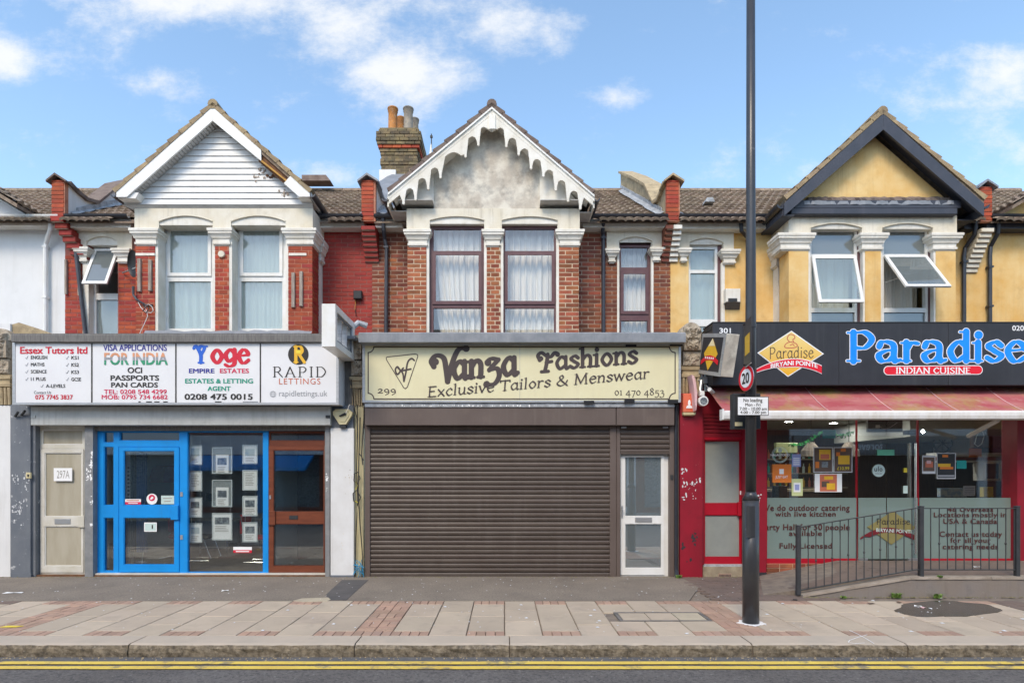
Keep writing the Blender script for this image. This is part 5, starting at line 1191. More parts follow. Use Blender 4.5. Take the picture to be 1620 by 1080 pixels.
MB().tube([(X(211.5, .3), .29, Z(453, .29)), (X(211.5, .3), .29, Z(466, .29)), (X(217, .3), .29, Z(474, .29)), (X(229, .3), .32, Z(482, .32)), (X(240, .3), .33, Z(482, .33))], [.022, .02, .02, .014, .014], 7).build('arm', 'pipe_dark', lb)
cb = [(X(a, .29), .28, Z(b, .28)) for a, b in ((219, 478), (224, 487), (231, 493), (239, 495), (243, 491), (241, 485), (235, 481), (230, 485), (233, 493), (234, 500), (229, 512), (224, 522), (221, 529))]
MB().tube(cb, .006, 5).build('cable', 'upvc', lb)
MB().tube([(X(a, .29), .27, Z(b, .27)) for a, b in ((228, 482), (231, 487), (227, 491), (232, 495), (237, 488), (233, 483))], .009, 5).build('tangled_cable', 'cable', lb)
jb = thing('junction_box', (X(566, U), .95, Z(470, U)), 'small black junction box with a hanging wire on the red painted brick', 'junction box')
MB().bbox(X(559.5, .93), X(572.5, .93), .90, .985, Z(473, .93), Z(460, .93), .01).build('box', 'charcoal', jb)
MB().tube([(X(562, .95), .96, Z(473, .95)), (X(562, .95), .965, Z(480, .95)), (X(561, .95), .965, Z(490, .95))], .006, 5).build('wire', 'wood_yellow', jb); MB().tube([(X(561.5, .95), .966, Z(489, .95)), (X(563, .95), .966, Z(500, .95))], .006, 5).build('wire', 'cable', jb)
# ------------------------------------------------------------------ ground floor
def bx(house, name, x0, x1, yt, yb, ya, yb2, m, bev=0, **k):
    """box from pixel-measured outline on its own front plane ya"""
    o = MB()
    if bev: o.bbox(X(x0, ya), X(x1, ya), ya, yb2, Z(yb, ya), Z(yt, ya), bev)
    else: o.box(X(x0, ya), X(x1, ya), ya, yb2, Z(yb, ya), Z(yt, ya))
    return o.build(name, m, house, **k)
def glazed(house, name, x0, x1, yt, yb, Y, depth, m, holes, gl, pane=None, beads=True):
    """joinery with glazed openings, holes in px"""
    hs = [(X(a, Y), X(c, Y), Z(d_, Y), Z(b_, Y)) for a, c, b_, d_ in holes]
    o = MB().frame(X(x0, Y), X(x1, Y), Z(yb, Y), Z(yt, Y), hs, Y, Y+depth).build(name, m, house)
    for i, h in enumerate(hs):
        g = gl[i] if isinstance(gl, (list, tuple)) else gl
        MB().box(h[0], h[1], Y+depth*.45, Y+depth*.45+.006, h[2], h[3]).build('pane', g, o)
        if beads: MB().frame(h[0]+.001, h[1]-.001, h[2]+.001, h[3]-.001, [(h[0]+.011, h[1]-.011, h[2]+.011, h[3]-.011)], Y+.008, Y+depth*.43).build('bead', m if m not in ('door_cream', 'door_white') else 'upvc', o)
    return o
def roofsheet(house, x0, x1, z, m='lead'):
    MB().add([(x0, -.28, z), (x1, -.28, z), (x1, U, z+.04), (x0, U, z+.04), (x0, -.28, z-.05), (x1, -.28, z-.05), (x1, U, z-.01), (x0, U, z-.01)], [(0, 1, 2, 3), (4, 7, 6, 5), (0, 4, 5, 1), (2, 6, 7, 3), (0, 3, 7, 4), (1, 5, 6, 2)]).build('flat_roof', m, house)
def slat_unit(m):
    def f(b):
        pr = [(.0, .5), (-.35, .46), (-.5, .25), (-.5, -.02), (-.36, -.26), (-.02, -.36), (.05, -.5), (.2, -.5), (.2, .5)]
        b.prism(pr, 'x', -.5, .5)
    return unit('shutter_slat', m, f)
def shutter(house, x0, x1, yt, yb, Y, m, pitch=.0775):
    s = MB().box(X(x0, Y), X(x1, Y), Y+.03, Y+.05, Z(yb, Y), Z(yt, Y)).build('roller_shutter', 'charcoal', house)
    zt_, zb = Z(yt, Y), Z(yb, Y); n = max(2, int(round((zt_-zb)/pitch))); p = (zt_-zb)/n
    for i in range(n):
        inst('shutter_slat', slat_unit(m), s, ((X(x0, Y)+X(x1, Y))/2, Y+rnd.uniform(-.003, .003), zb+(i+.5)*p), (X(x1, Y)-X(x0, Y), .036, p*.97), (rnd.uniform(-.05, .05), rnd.uniform(-.0009, .0009), rnd.uniform(-.0008, .0008)))
    bx(s, 'bottom_bar', x0, x1, yb-3, yb, Y-.022, Y+.028, m)
    return s
# ---- unit A and shop 297
bx(hA, 'pilaster', -330, 16.5, 641, 918, .0, .3, 'white_render')
bx(hA, 'shop_wall', -340, 16, 512, 641, .06, .3, 'white_render')
def console(house_label, x0, x1, yt, yb, Y, th_label, slope=0):
    """carved stone console bracket: domed head, carved block, mouldings, fluted neck"""
    t = thing('console_bracket', (X((x0+x1)/2, Y), Y+.2, Z(yb, Y)), th_label, 'stone bracket', 'carved stone brackets between the shop signs')
    xa, xb = X(x0, Y), X(x1, Y); zt_, zb = Z(yt, Y), Z(yb, Y); h = zt_-zb; w = xb-xa; xm = (xa+xb)/2
    rr = random.Random(int(x0))
    MB().loft([[(xm+(w*.56)*math.cos(a)*s_, Y-.06+dy, zt_-h*.20+w*.62*math.sin(a)*s_) for a in [math.pi*q/12 for q in range(13)]] for dy, s_ in ((0, .86), (.03, 1), (.3, 1), (.34, .9))]).build('domed_head', 'carved', t)
    def panel(za, zb2, yy, amp, nm, seed):
        nx, nz = 14, max(6, int((zb2-za)/.022)); vs = []; fs = []
        r2 = random.Random(seed)
        cs = [(r2.uniform(.15, .85), r2.uniform(.1, .9), r2.uniform(.10, .2)) for _ in range(7)]
        for j in range(nz+1):
            for i in range(nx+1):
                u_, v_ = i/nx, j/nz; d_ = 0
                for cx_, cz_, r_ in cs:
                    for cc in (cx_, 1-cx_):
                        q = math.hypot((u_-cc), (v_-cz_)*(zb2-za)/w)/r_
                        if q < 1: d_ = max(d_, (1-q*q)*(.6+.4*math.cos(q*9)))
                e = 0 if i in (0, nx) or j in (0, nz) else 1
                vs.append((xa+w*(.06+.88*u_), yy-amp*d_*e-rr.uniform(0, .006)*e, za+(zb2-za)*v_))
        for j in range(nz):
            for i in range(nx): fs.append((j*(nx+1)+i, j*(nx+1)+i+1, (j+1)*(nx+1)+i+1, (j+1)*(nx+1)+i))
        k = len(vs); vs += [(xa+w*.06, Y+.3, za), (xa+w*.94, Y+.3, za), (xa+w*.94, Y+.3, zb2), (xa+w*.06, Y+.3, zb2)]
        n1 = nx+1; fs += [tuple(range(0, n1))[::-1]+(k, k+1)] if False else [(0, nx, k+1, k), (nz*n1, nz*n1+nx, k+2, k+3), (0, k, k+3, nz*n1), (nx, nz*n1+nx, k+2, k+1)]
        MB().add(vs, fs).build(nm, 'carved', t)
    panel(zt_-h*.42, zt_-h*.12, Y-.10, .09, 'carved_block', int(x0)+1)
    panel(zt_-h*.62, zt_-h*.43, Y-.05, .05, 'carved_block', int(x0)+2)
    MB().moulding(xa+w*.06, xb-w*.06, Y-.02, Y+.3, [(zt_-h*.78, 0), (zt_-h*.775, .02), (zt_-h*.74, .025), (zt_-h*.73, .005), (zt_-h*.69, .005), (zt_-h*.68, .03), (zt_-h*.64, .035), (zt_-h*.625, .0)]).build('moulding', 'tan_stone', t)
    for i in range(5): MB().tube([(xa+w*(.12+.19*i), Y+.0, zb), (xa+w*(.12+.19*i), Y-.01, zt_-h*.785)], w*.075, 7).build('flute', 'tan_stone', t)
    MB().box(xa+.01, xb-.01, Y+.02, Y+.3, zb, zt_-h*.2).build('core', 'tan_stone', t)
    return t
console('', -12, 19, 514, 640, .0, 'weathered carved stone bracket at the left edge beside the tutors sign')
console('', 556, 574.5, 517, 642, .04, 'narrow peeling stone bracket between the white sign and the cream sign')
console('', 1077.5, 1108, 506, 623, .0, 'dark stained carved stone bracket with domed head above the red pilaster')
MB().prism([(X(19, .1), Z(513, .1)), (X(30, .1), Z(510, .1)), (X(78, .1), Z(527, .1)), (X(78, .1), Z(534, .1)), (X(19, .1), Z(534, .1))], 'y', .1, .5).build('sloping_coping', 'tan_stone', hA)
bx(hB, 'pilaster', 17, 48, 640, 917.5, -.04, .3, 'grey_paint'); bx(hB, 'plinth', 16.5, 48.5, 906, 918, -.055, -.041, 'grey_paint')
for a, c, t_, b_ in ((21, 30, 652, 658), (31, 41, 650, 656)): MB().tube([(X(a, -.1), -.06, Z(b_, -.1)), (X(c, -.1), -.12, Z(t_, -.1))], .02, 7).build('spot_lamp', 'charcoal', hB)
bx(hB, 'shutter_box', 48, 522.5, 643, 672.5, -.12, .2, 'galv', .008)
for a in (48.6, 515): bx(hB, 'bolt_cover', a, a+7, 656.5, 661, -.13, -.121, 'charcoal' if a > 300 else 'galv')
bx(hB, 'shutter_rail', 147, 516, 674, 681, .03, .08, 'dirty_flash')
bx(hB, 'shutter_guide', 48.5, 56, 673, 915, .0, .2, 'grey_paint'); bx(hB, 'shutter_guide', 134, 147, 673, 917.5, -.01, .2, 'grey_metal'); bx(hB, 'shutter_guide', 514.5, 521.5, 673, 915, .0, .2, 'grey_metal')
bx(hB, 'shop_header', 17, 575, 560, 643, .06, .3, 'dirty_flash')
o = glazed(hB, 'door_frame', 58, 134, 674, 909, .10, .07, 'door_cream', [(66, 131, 680, 703), (63.5, 132.5, 709, 905)], ['beige_glass', 'beige_glass'])
dr = glazed(hB, 'door', 64, 132, 710, 905, .085, .05, 'door_cream', [(70.5, 129, 716, 817), (70.5, 129, 832, 895)], 'beige_glass')
bx(dr, 'letterbox', 86, 111, 820.5, 828.5, .075, .084, 'silver', .004); bx(dr, 'handle_plate', 122.5, 133, 815.5, 834, .055, .084, 'door_cream', .006)
pn = thing('paper_notice', (X(99.5, .08), .08, Z(760, .08)), 'white paper with a handwritten number taped inside the cream door', 'notice')
bx(pn, 'paper', 85, 114, 740, 760.5, .07, .075, 'paper'); T('297A', 90, 110, 744, 756, .07, 'ink_dim', pn, gap=.002)
bx(hB, 'room_back', 57, 134, 672, 912, .5, .52, 'room_white')
db = thing('doorbell', (X(44.5, -.04), -.05, Z(756, -.04)), 'cream doorbell with a dark button on the grey pilaster', 'doorbell')
bx(db, 'body', 40.5, 48, 747, 756.5, -.07, -.041, 'alarm_cream', .006); bx(db, 'button', 43, 45.5, 750, 753.5, -.078, -.071, 'charcoal')
YB = .10
fr = glazed(hB, 'shopfront_frame', 149.5, 424.5, 681.5, 909, YB, .08, 'blue', [(164, 180, 683, 700), (164, 180, 706, 799), (164, 180, 818, 903), (189, 284, 683, 697), (187.5, 284, 706, 905.5), (296, 416.5, 682.8, 905)], ['glass_shop']*4+['glass_shop', 'glass_shop'])
dr = glazed(hB, 'door', 188.5, 283, 707, 904.5, YB-.015, .05, 'blue', [(195.5, 276, 712.5, 799), (195.5, 276, 818, 893)], 'glass_shop')
bx(dr, 'handle_plate', 269.5, 281.5, 799, 822, YB-.05, YB-.016, 'blue', .006)
for y in (782, 850): bx(fr, 'hinge_plate', 285, 289, y-4, y+3, YB-.008, YB-.001, 'silver')
for y in (747, 812): bx(fr, 'mortise', 150.2, 152, y, y+8, YB-.005, YB-.001, 'blue')
fr2 = glazed(hB, 'door_frame', 424.5, 514, 682, 907, YB+.02, .06, 'door_brown', [(427, 513.5, 684, 697), (425, 513.7, 704.5, 905)], ['glass_window', 'glass_clear'])
dr = glazed(hB, 'door', 425, 513.5, 704.8, 905, YB, .05, 'door_brown', [(432, 512.5, 711.5, 809.5), (432, 512.5, 828, 895)], 'glass_window')
bx(dr, 'lock_plate', 424.8, 435, 808, 830.5, YB-.03, YB-.001, 'door_brown', .006); bx(dr, 'letterbox', 457.5, 471, 815, 821, YB-.01, YB-.001, 'charcoal'); bx(dr, 'cylinder', 426, 428.5, 783, 789, YB-.01, YB-.001, 'silver')
bx(hB, 'sill', 56, 522, 909, 916, .02, .3, 'wood_raw'); bx(hB, 'sill_strip', 150, 520, 906.5, 909.2, .03, .2, 'door_cream')
bx(hB, 'pilaster', 523, 559.5, 677, 909.5, -.03, .3, 'pilaster_white'); bx(hB, 'pilaster_head', 523, 559, 641, 677, -.01, .3, 'grey_paint'); bx(hB, 'plinth', 522.5, 560, 909.5, 918, -.045, .3, 'grey_paint')
bx(hB, 'pilaster', 561, 575, 641, 916.5, .05, .3, 'tan_stone' if False else 'alarm_cream')
# interior of 297
rm = MB(); xa, xb = X(148, .2), X(514, .2)
xm_ = X(421, .2)
xl_ = -9.6
MB().add([(xa, .22, .06), (xm_, .22, .06), (xm_, 4.4, .06), (xl_, 4.4, .06), (xl_, .6, .06), (xa, .6, .06)], [(0, 1, 2, 5), (5, 2, 3, 4)]).build('shop_floor', 'carpet', hB)
MB().box(xl_, xm_, 4.4, 4.42, .06, 2.75).build('room_wall', 'room_white', hB); MB().box(xa-.03, xa, .2, .6, .06, 2.75).build('room_wall', 'room_white', hB); MB().box(xl_-.02, xl_, .6, 4.4, .06, 2.75).build('room_wall', 'room_white', hB); MB().box(xm_, xm_+.05, .2, 4.4, .06, 2.75).build('room_wall', 'room_white', hB)
MB().box(xl_, xb, .2, 4.4, 2.75, 2.78).build('shop_ceiling', 'room_white', hB)
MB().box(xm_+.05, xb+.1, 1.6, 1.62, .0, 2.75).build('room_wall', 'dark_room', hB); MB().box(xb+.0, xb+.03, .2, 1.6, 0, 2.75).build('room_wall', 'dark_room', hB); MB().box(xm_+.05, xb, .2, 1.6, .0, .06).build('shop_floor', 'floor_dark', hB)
rd = thing('radiator', (X(217, .8), .8, .1), 'tall dark radiator with vertical fins behind the blue door', 'radiator')
for i in range(9): MB().bbox(X(205+i*2.9, .7), X(205+i*2.9+2.0, .7), .68, .76, Z(873, .7), Z(716, .7), .008).build('fin', 'radiator' if i < 4 else 'radiator_blue', rd)
for a in (209, 224): MB().tube([(X(a, .7), .74, Z(873, .7)), (X(a-2, .7), .74, .06)], .012, 6).build('foot', 'silver', rd)
bn = thing('pull_up_banner', (X(201, .6), .8, .1), 'white pull-up banner with vertical black lettering behind the blue door', 'banner')
bx(bn, 'sheet', 197, 206, 714, 800, .60, .604, 'paper_grey')
for i in range(9): bx(bn, 'printed_mark', 201.5, 204.5, 738+i*6, 741.5+i*6, .59, .598, 'ink_black')
for (a, c, t_, b_, m_, lb_) in ((242, 256, 736, 763, 'bag_orange', 'orange jacket hanging on the shop wall'), (263, 275, 736, 763, 'bag_pink', 'dark pink jacket hanging on the shop wall')):
    MB().moulding(X(a+2, 3.9), X(c-2, 3.9), 3.98, 4.3, [(Z(b_, 3.9), .09), (Z(b_-8, 3.9), .10), (Z(t_+5, 3.9), .06), (Z(t_, 3.9), .0)]).build('jacket', m_, None, label=lb_, cat='jacket')
rc = thing('chair', (X(272, 1.6), 1.6, .06), 'red upholstered office chair just inside the blue door', 'chair')
MB().moulding(X(264, 1.4), X(281, 1.4), 1.5, 1.62, [(Z(846, 1.4), -.03), (Z(840, 1.4), .02), (Z(822, 1.4), .03), (Z(816, 1.4), -.02)]).build('backrest', 'fabric_red', rc)
MB().moulding(X(264, 1.4), X(281, 1.4), 1.5, 1.95, [(Z(853, 1.4), .0), (Z(849, 1.4), .03), (Z(845, 1.4), .0)]).build('seat', 'fabric_red', rc)
MB().tube([(X(272, 1.6), 1.7, Z(851, 1.6)), (X(272, 1.6), 1.7, .08)], .025, 7).build('stem', 'chrome', rc)
for a in range(5): MB().tube([(X(272, 1.6), 1.7, .12), (X(272, 1.6)+.26*math.cos(a*1.256), 1.7+.26*math.sin(a*1.256), .085)], .018, 6).build('leg', 'chrome', rc)
for i, (a, c, yy, lb_) in enumerate(((318, 362, 2.0, 'grey office desk behind the left and middle property cards'), (380, 414, 2.6, 'grey office desk at the right of the blue framed window'))):
    dk = thing('desk', (X((a+c)/2, yy), yy, .06), lb_, 'desk')
    MB().bbox(X(a-6, yy), X(c, yy), yy, yy+.7, .76, .80, .006).build('desk_top', 'desk_grey', dk); MB().box(X(a-3, yy), X(c-2, yy), yy+.06, yy+.09, .22, .76).build('modesty_panel', 'desk_grey', dk)
    for xx in (X(a-3, yy), X(c-4, yy)):
        for y2 in (yy+.05, yy+.65): MB().tube([(xx, y2, .06), (xx, y2, .76)], .022, 6).build('leg', 'chrome', dk)
for i, (a, yy, m_, lb_) in enumerate(((404, 1.1, 'fabric_red', 'chrome cantilever chair with red seat behind the right column of cards'), (312, 1.3, 'charcoal', 'chrome cantilever chair with black seat behind the left column of cards'))):
    c_ = thing('chair', (X(a, yy), yy, .06), lb_, 'chair'); xo = X(a, yy)
    for sgn in (-1, 1):
        MB().tube([(xo-.22, yy+.2*sgn+.2, .08), (xo+.2, yy+.2*sgn+.2, .08), (xo+.26, yy+.2*sgn+.2, .12), (xo+.12, yy+.2*sgn+.2, .5), (xo-.2, yy+.2*sgn+.2, .5), (xo-.28, yy+.2*sgn+.2, .95)], .013, 6).build('frame', 'chrome', c_)
    MB().moulding(xo-.2, xo+.2, yy, yy+.42, [(.50, .0), (.52, .02), (.56, .0)]).build('seat', m_, c_); MB().box(xo-.29, xo-.25, yy, yy+.42, .62, .98).build('backrest', m_, c_)
bx(None, 'monitor', 326, 344, 780, 792, 2.2, 2.24, 'black', label='flat computer monitor on the office desk', cat='monitor')
# property cards on hanging wires
cards = [(298, 320, [(704, 735), (745, 776.5), (786.5, 818), (827, 858)]), (335.5, 367.5, [(707, 749), (758.5, 801.5), (811, 854)]), (383.5, 407.5, [(703, 733.5), (743, 775.5), (784, 816), (825.5, 857)])]
posn = [['top', 'second', 'third', 'bottom'], ['top', 'middle', 'bottom'], ['top', 'second', 'third', 'bottom']]
cn = ['left', 'middle', 'right']
YP = .24
for ci, (a, c, rows) in enumerate(cards):
    for wx_ in (a+4, c-4): MB().tube([(X(wx_, YP), YP+.012, Z(684, YP)), (X(wx_, YP), YP+.012, Z(rows[-1][1], YP))], .003, 4).build('hanging_wire', 'silver', None, label='thin steel wire carrying the %s column of property cards, its %s one' % (cn[ci], 'left' if wx_ < (a+c)/2 else 'right'), cat='wire', group='wires carrying the property cards')
    for ri, (t_, b_) in enumerate(rows):
        cd = thing('property_card', (X((a+c)/2, YP), YP, Z(b_, YP)), '%s property card with a %s photo in the %s column of the blue framed window' % (posn[ci][ri], 'small' if ci != 1 else 'larger', cn[ci]), 'property card', 'property cards hanging in the shop window')
        MB().frame(X(a, YP), X(c, YP), Z(b_, YP), Z(t_, YP), [(X(a+1.6, YP), X(c-1.6, YP), Z(b_-1.6, YP), Z(t_+1.6, YP))], YP-.006, YP+.006).build('holder', 'clear_edge', cd)
        pa = 6 if ci == 1 and ri < 2 else 1.8
        pt = 12 if ci == 1 and ri < 2 else 1.8
        bx(cd, 'sheet', a+pa, c-pa, t_+pt, b_-1.8, YP, YP+.002, 'paper')
        if pa > 3: bx(cd, 'backing', a+1.6, c-1.6, t_+1.6, b_-1.6, YP+.003, YP+.004, 'acrylic')
        ph = 'photo_blue' if (ci, ri) in ((0, 0), (2, 0), (0, 3)) else 'photo_dark'
        if (ci, ri) not in ((0, 1), (2, 1)): bx(cd, 'photo', a+pa+2.5, c-pa-3, t_+pt+(5 if ri or ci else 3), t_+pt+(16 if ci else 15), YP-.003, YP-.001, ph)
        for q in range(4 if (ci, ri) not in ((0, 1), (2, 1)) else 8):
            y = (t_+pt+19 if (ci, ri) not in ((0, 1), (2, 1)) else t_+5)+q*2.6
            if y < b_-3: bx(cd, 'text_line', a+pa+3, c-pa-3-rnd.uniform(0, 5), y, y+.9, YP-.003, YP-.001, 'ink_dim')
def sticker(x0, x1, yt, yb, Y, m, label, cat='sticker', name='window_sticker', parts=(), lines=()):
    t = thing(name, (X((x0+x1)/2, Y), Y, Z(yb, Y)), label, cat)
    bx(t, 'sheet', x0, x1, yt, yb, Y-.003, Y-.001, m)
    for i_, (a, c, t_, b_, mm) in enumerate(parts): bx(t, 'print', a, c, t_, b_, Y-.0045-.0012*i_, Y-.0035-.0012*i_, mm)
    for (s_, a, c, t_, b_, mm) in lines: T(s_, a, c, t_, b_, Y-.003, mm, t, bold=.01, gap=.009)
    return t
YS_ = YB+.015
sticker(369, 398.5, 864.5, 874, YB+.03, 'paper', 'white and red letting sticker low on the blue framed window', parts=[(369, 398.5, 869.5, 874, 'ink_red'), (373, 394, 871, 872.6, 'ink_white')])
sticker(198, 223, 789, 797.5, .1, 'paper', 'white and red strip sticker on the upper pane of the blue door', parts=[(198, 223, 793.5, 797.5, 'ink_crimson'), (200, 220, 790.4, 791.8, 'ink_terracotta'), (203, 218, 795, 796.2, 'ink_white')])
rs = thing('window_sticker', (X(240.5, .1), .1, Z(797, .1)), 'round white sticker with a red emblem on the upper pane of the blue door', 'sticker')
def disc(t, px_, py_, r, Y, m, name='disc', n=24, gap=0): return MB().prism([(X(px_, Y)+r*math.cos(2*math.pi*k/n), Z(py_, Y)+r*math.sin(2*math.pi*k/n)) for k in range(n)], 'y', Y-.003-gap, Y-.001-gap).build(name, m, t)
disc(rs, 240.5, 789, .094, .1, 'paper'); disc(rs, 240.5, 787, .055, .1, 'ink_crimson', gap=.003)
MB().prism([(X(237.5, .1), Z(789, .1)), (X(241, .1), Z(784.5, .1)), (X(243.5, .1), Z(787, .1)), (X(240, .1), Z(790, .1))], 'y', .092, .0935).build('print', 'ink_white', rs)
sticker(255, 276, 783.5, 797, .1, 'ink_pale', 'pale green notice beside the round sticker on the blue door', cat='notice', parts=[(258, 272, 787, 788.6, 'ink_dim'), (260, 270, 791.6, 793, 'ink_dim')])
sticker(228, 248, 826, 840.5, .1, 'paper', 'white and pale blue wheelchair notice on the lower pane of the blue door', cat='notice', parts=[(229.5, 246.5, 827.5, 839, 'ink_pale'), (240, 242, 830, 836, 'ink_black')])
# cables and string on the cream strip
cbt = thing('cable_bundle', (X(566, -.02), .0, .0), 'bundle of loose black cables coiled and tied against the cream pilaster', 'cables')
for i, (m_, xs) in enumerate((('cable', [(565, 640), (566, 690), (564, 740), (566, 790), (563, 850), (562, 912)]), ('cable', [(570, 660), (568, 720), (567, 780), (570, 830), (574, 880), (573, 914)]), ('cable', [(556, 600), (560, 640), (566, 665), (566, 700)]), ('cable_yellow', [(563, 762), (566, 768), (562, 774)]), ('cable', [(560, 750), (566, 746), (570, 756), (566, 765), (560, 760), (561, 750)]), ('cable', [(559, 780), (565, 775), (571, 786), (567, 796), (560, 792), (559, 780)]), ('cable', [(568, 717), (572, 722), (575, 728)]), ('cable_yellow', [(562, 792), (567, 795)]), ('alarm_cream', [(566, 800), (569, 850), (567, 914)]), ('cable', [(576, 655), (572, 720), (574, 735)]))):
    MB().tube([(X(a, -.02), -.02-.012*(i % 3), Z(b_, -.02)) for a, b_ in xs], [.008, .009, .008, .006][i % 4] if i != 8 else .005, 6).build('cable', m_, cbt)
st_ = MB(); r2 = random.Random(4)
for k in range(7):
    p = [(X(r2.uniform(558, 577), -.04), -.05+r2.uniform(-.02, .02), Z(r2.uniform(884, 916), -.04)) for _ in range(4)]; st_.tube(p, .006, 4)
st_.build('knotted_string', 'cable_blue', None, label='tangle of blue string at the foot of the cable bundle', cat='string', kind='stuff')
# ---- unit 299
bx(hC, 'shop_header', 574, 1078, 560, 676, .08, .3, 'dirty_flash')
bx(hC, 'metal_strip', 577, 1067, 636.5, 643.5, -.13, .08, 'flashing'); 
bx(hC, 'shutter_box', 577, 974.5, 643.5, 672.5, -.11, .2, 'box_brown', .006); bx(hC, 'shutter_box', 975.5, 1067, 643.5, 672.5, -.112, .2, 'box_brown', .006)
bx(hC, 'shutter_guide', 577, 585.5, 673, 913.5, .0, .14, 'box_brown', .006)
shutter(hC, 585.5, 965, 673, 912.5, .04, 'shutter_brown'); bx(hC, 'shutter_guide', 965, 975, 673, 913.5, .0, .14, 'box_brown', .006); bx(hC, 'shutter_guide', 975.3, 981.5, 673, 913.5, .01, .14, 'box_brown', .006)
shutter(hC, 981.5, 1059.5, 673, 718, .04, 'shutter_brown'); bx(hC, 'shutter_guide', 1059.8, 1067, 673, 913.5, .0, .14, 'box_brown', .006)
for a in (983, 1049): bx(hC, 'guide_wheel', a, a+8, 674.5, 677, .0, .02, 'silver')
fr = glazed(hC, 'door_frame', 981.8, 1059.5, 718, 912, .11, .07, 'door_white', [(987, 1049, 721.2, 908)], ['glass_clear'])
dr = glazed(hC, 'door', 981.8, 1051, 720, 909, .09, .05, 'door_white', [(988.5, 1047, 722, 816.5), (988.5, 1047, 828, 898.5)], 'glass_mirror')
bx(dr, 'letterbox', 1005, 1031.5, 818.2, 825.6, .078, .089, 'silver', .004); MB().bbox(X(983, .08), X(985.5, .08), .07, .089, Z(818, .08), Z(800, .08), .003).build('handle_plate', 'silver', dr); MB().tube([(X(984.2, .08), .07, Z(806, .08)), (X(984.2, .08), .03, Z(806, .08)), (X(988.5, .08), .03, Z(806, .08))], .008, 6).build('handle', 'silver', dr)
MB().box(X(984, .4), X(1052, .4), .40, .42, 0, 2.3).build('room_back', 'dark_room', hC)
bx(hC, 'doorbell', 1060.8, 1065.5, 751, 758.5, -.012, -.001, 'charcoal')
wp = thing('waste_pipe', (X(1070, -.06), -.06, .03), 'black waste pipe running down between the brown shutter and the red pilaster', 'pipe')
MB().tube([(X(1070.5, -.05), -.02, Z(642, -.05)), (X(1070.5, -.05), -.02, Z(900, -.05)), (X(1071, -.05), -.05, Z(910, -.05)), (X(1070, -.05), -.13, Z(914, -.05))], .032, 10).build('pipe', 'gutter', wp); MB().box(X(1067.5, .0), X(1069, .0), -.01, .02, Z(912, 0), Z(640, 0)).build('trim_strip', 'flashing', wp)
bx(hC, 'party_strip', 1067, 1077, 640, 913, .03, .3, 'dirty_flash')
# ---- unit 301
bx(hD, 'pilaster', 1076, 1111.5, 622, 916, -.05, .3, 'red_paint')
bx(hD, 'shop_header', 1111.5, 1960, 560, 655, .12, .3, 'red_paint')
shutter(hD, 1113, 1178, 650, 691, .14, 'red_paint', pitch=.065); bx(hD, 'door_lintel', 1112, 1180, 691, 695.5, .12, .25, 'red_gloss'); bx(hD, 'shutter_guide', 1111.5, 1114, 655, 893, .06, .3, 'red_paint')
dr = glazed(hD, 'door', 1114, 1178.5, 695.5, 892.5, .16, .06, 'red_gloss', [(1114.8, 1171, 697, 796), (1114.8, 1171, 814, 881)], 'frosted_door')
bx(dr, 'lock_plate', 1168, 1173.5, 794, 816, .11, .159, 'red_gloss', .006); bx(dr, 'sticker', 1170.5, 1172.5, 776, 782, .155, .159, 'paper')
bx(hD, 'threshold', 1113, 1180, 892.8, 896, .06, .25, 'flashing')
sp_ = bx(hD, 'step', 1111.8, 1180, 896, 914.5, .04, .3, 'step_tan'); ab = bx(hD, 'air_brick', 1137, 1157, 907, 913.8, .03, .045, 'paver', .004)
for i in range(9): bx(ab, 'slot', 1138.4+i*2.05, 1139.4+i*2.05, 908, 912.8, .026, .0295, 'charcoal')
bx(hD, 'door_post', 1178.7, 1212.5, 650, 915, -.0, .3, 'red_paint'); bx(hD, 'plinth', 1195, 1213, 905, 916.5, -.012, -.001, 'fascia_black')
YG = .10
fr = glazed(hD, 'shopfront_frame', 1212.6, 1356.6, 640, 891, YG, .06, 'red_gloss', [(1213.5, 1356.4, 642, 883)], ['glass_shop'], beads=False)
fr3 = glazed(hD, 'shopfront_frame', 1453, 1610, 640, 891, YG, .06, 'red_gloss', [(1453.6, 1609, 642, 883)], ['glass_shop'], beads=False)
gdo = thing('glass_door', (X(1380, YG), YG, .29), 'frameless glass double door of the restaurant with long chrome pull handles', 'glass door') if False else hD
for a, c in ((1357.8, 1401.8), (1403, 1452.4)):
    d_ = bx(hD, 'glass_door', a, c, 640, 884.5, YG+.02, YG+.03, 'glass_shop')
    if a > 1400:
        for xx, t_, b_, yy in ((1448.3, 701, 876, YG-.06), (1440.5, 700, 786, YG+.09)): 
            MB().tube([(X(xx, yy), yy, Z(b_, yy)), (X(xx, yy), yy, Z(t_, yy))], .016, 8).build('pull_handle', 'chrome', d_)
    bx(d_, 'patch_fitting', (a if a < 1400 else c-15), (a+15 if a < 1400 else c), 882.5, 886.5, YG, YG+.05, 'silver')
bx(hD, 'door_post', 1609.5, 1640, 640, 900, -.02, .3, 'red_paint'); bx(hD, 'shop_wall', 1640.5, 1960, 640, 930, .0, .3, 'yellow_render')
# brick plinth under the restaurant window
zpl = Z(891, YG)
for r_ in range(3):
    z1_ = zpl-.004-r_*.078; x = X(1213, .1)
    while x < X(1356, .1)-.05: brick(hD, x, min(x+.215, X(1356, .1)), z1_-.068, z1_, .09, 'brick_orange', d=.1); x += .226
bx(hD, 'plinth_wall', 1213, 1356, 891, 913.5, .1, .3, 'mortar_tan'); MB().box(X(1454, .1), X(1608, .1), .09, .3, .0, zpl-.001).build('plinth_wall', 'concrete', hD)
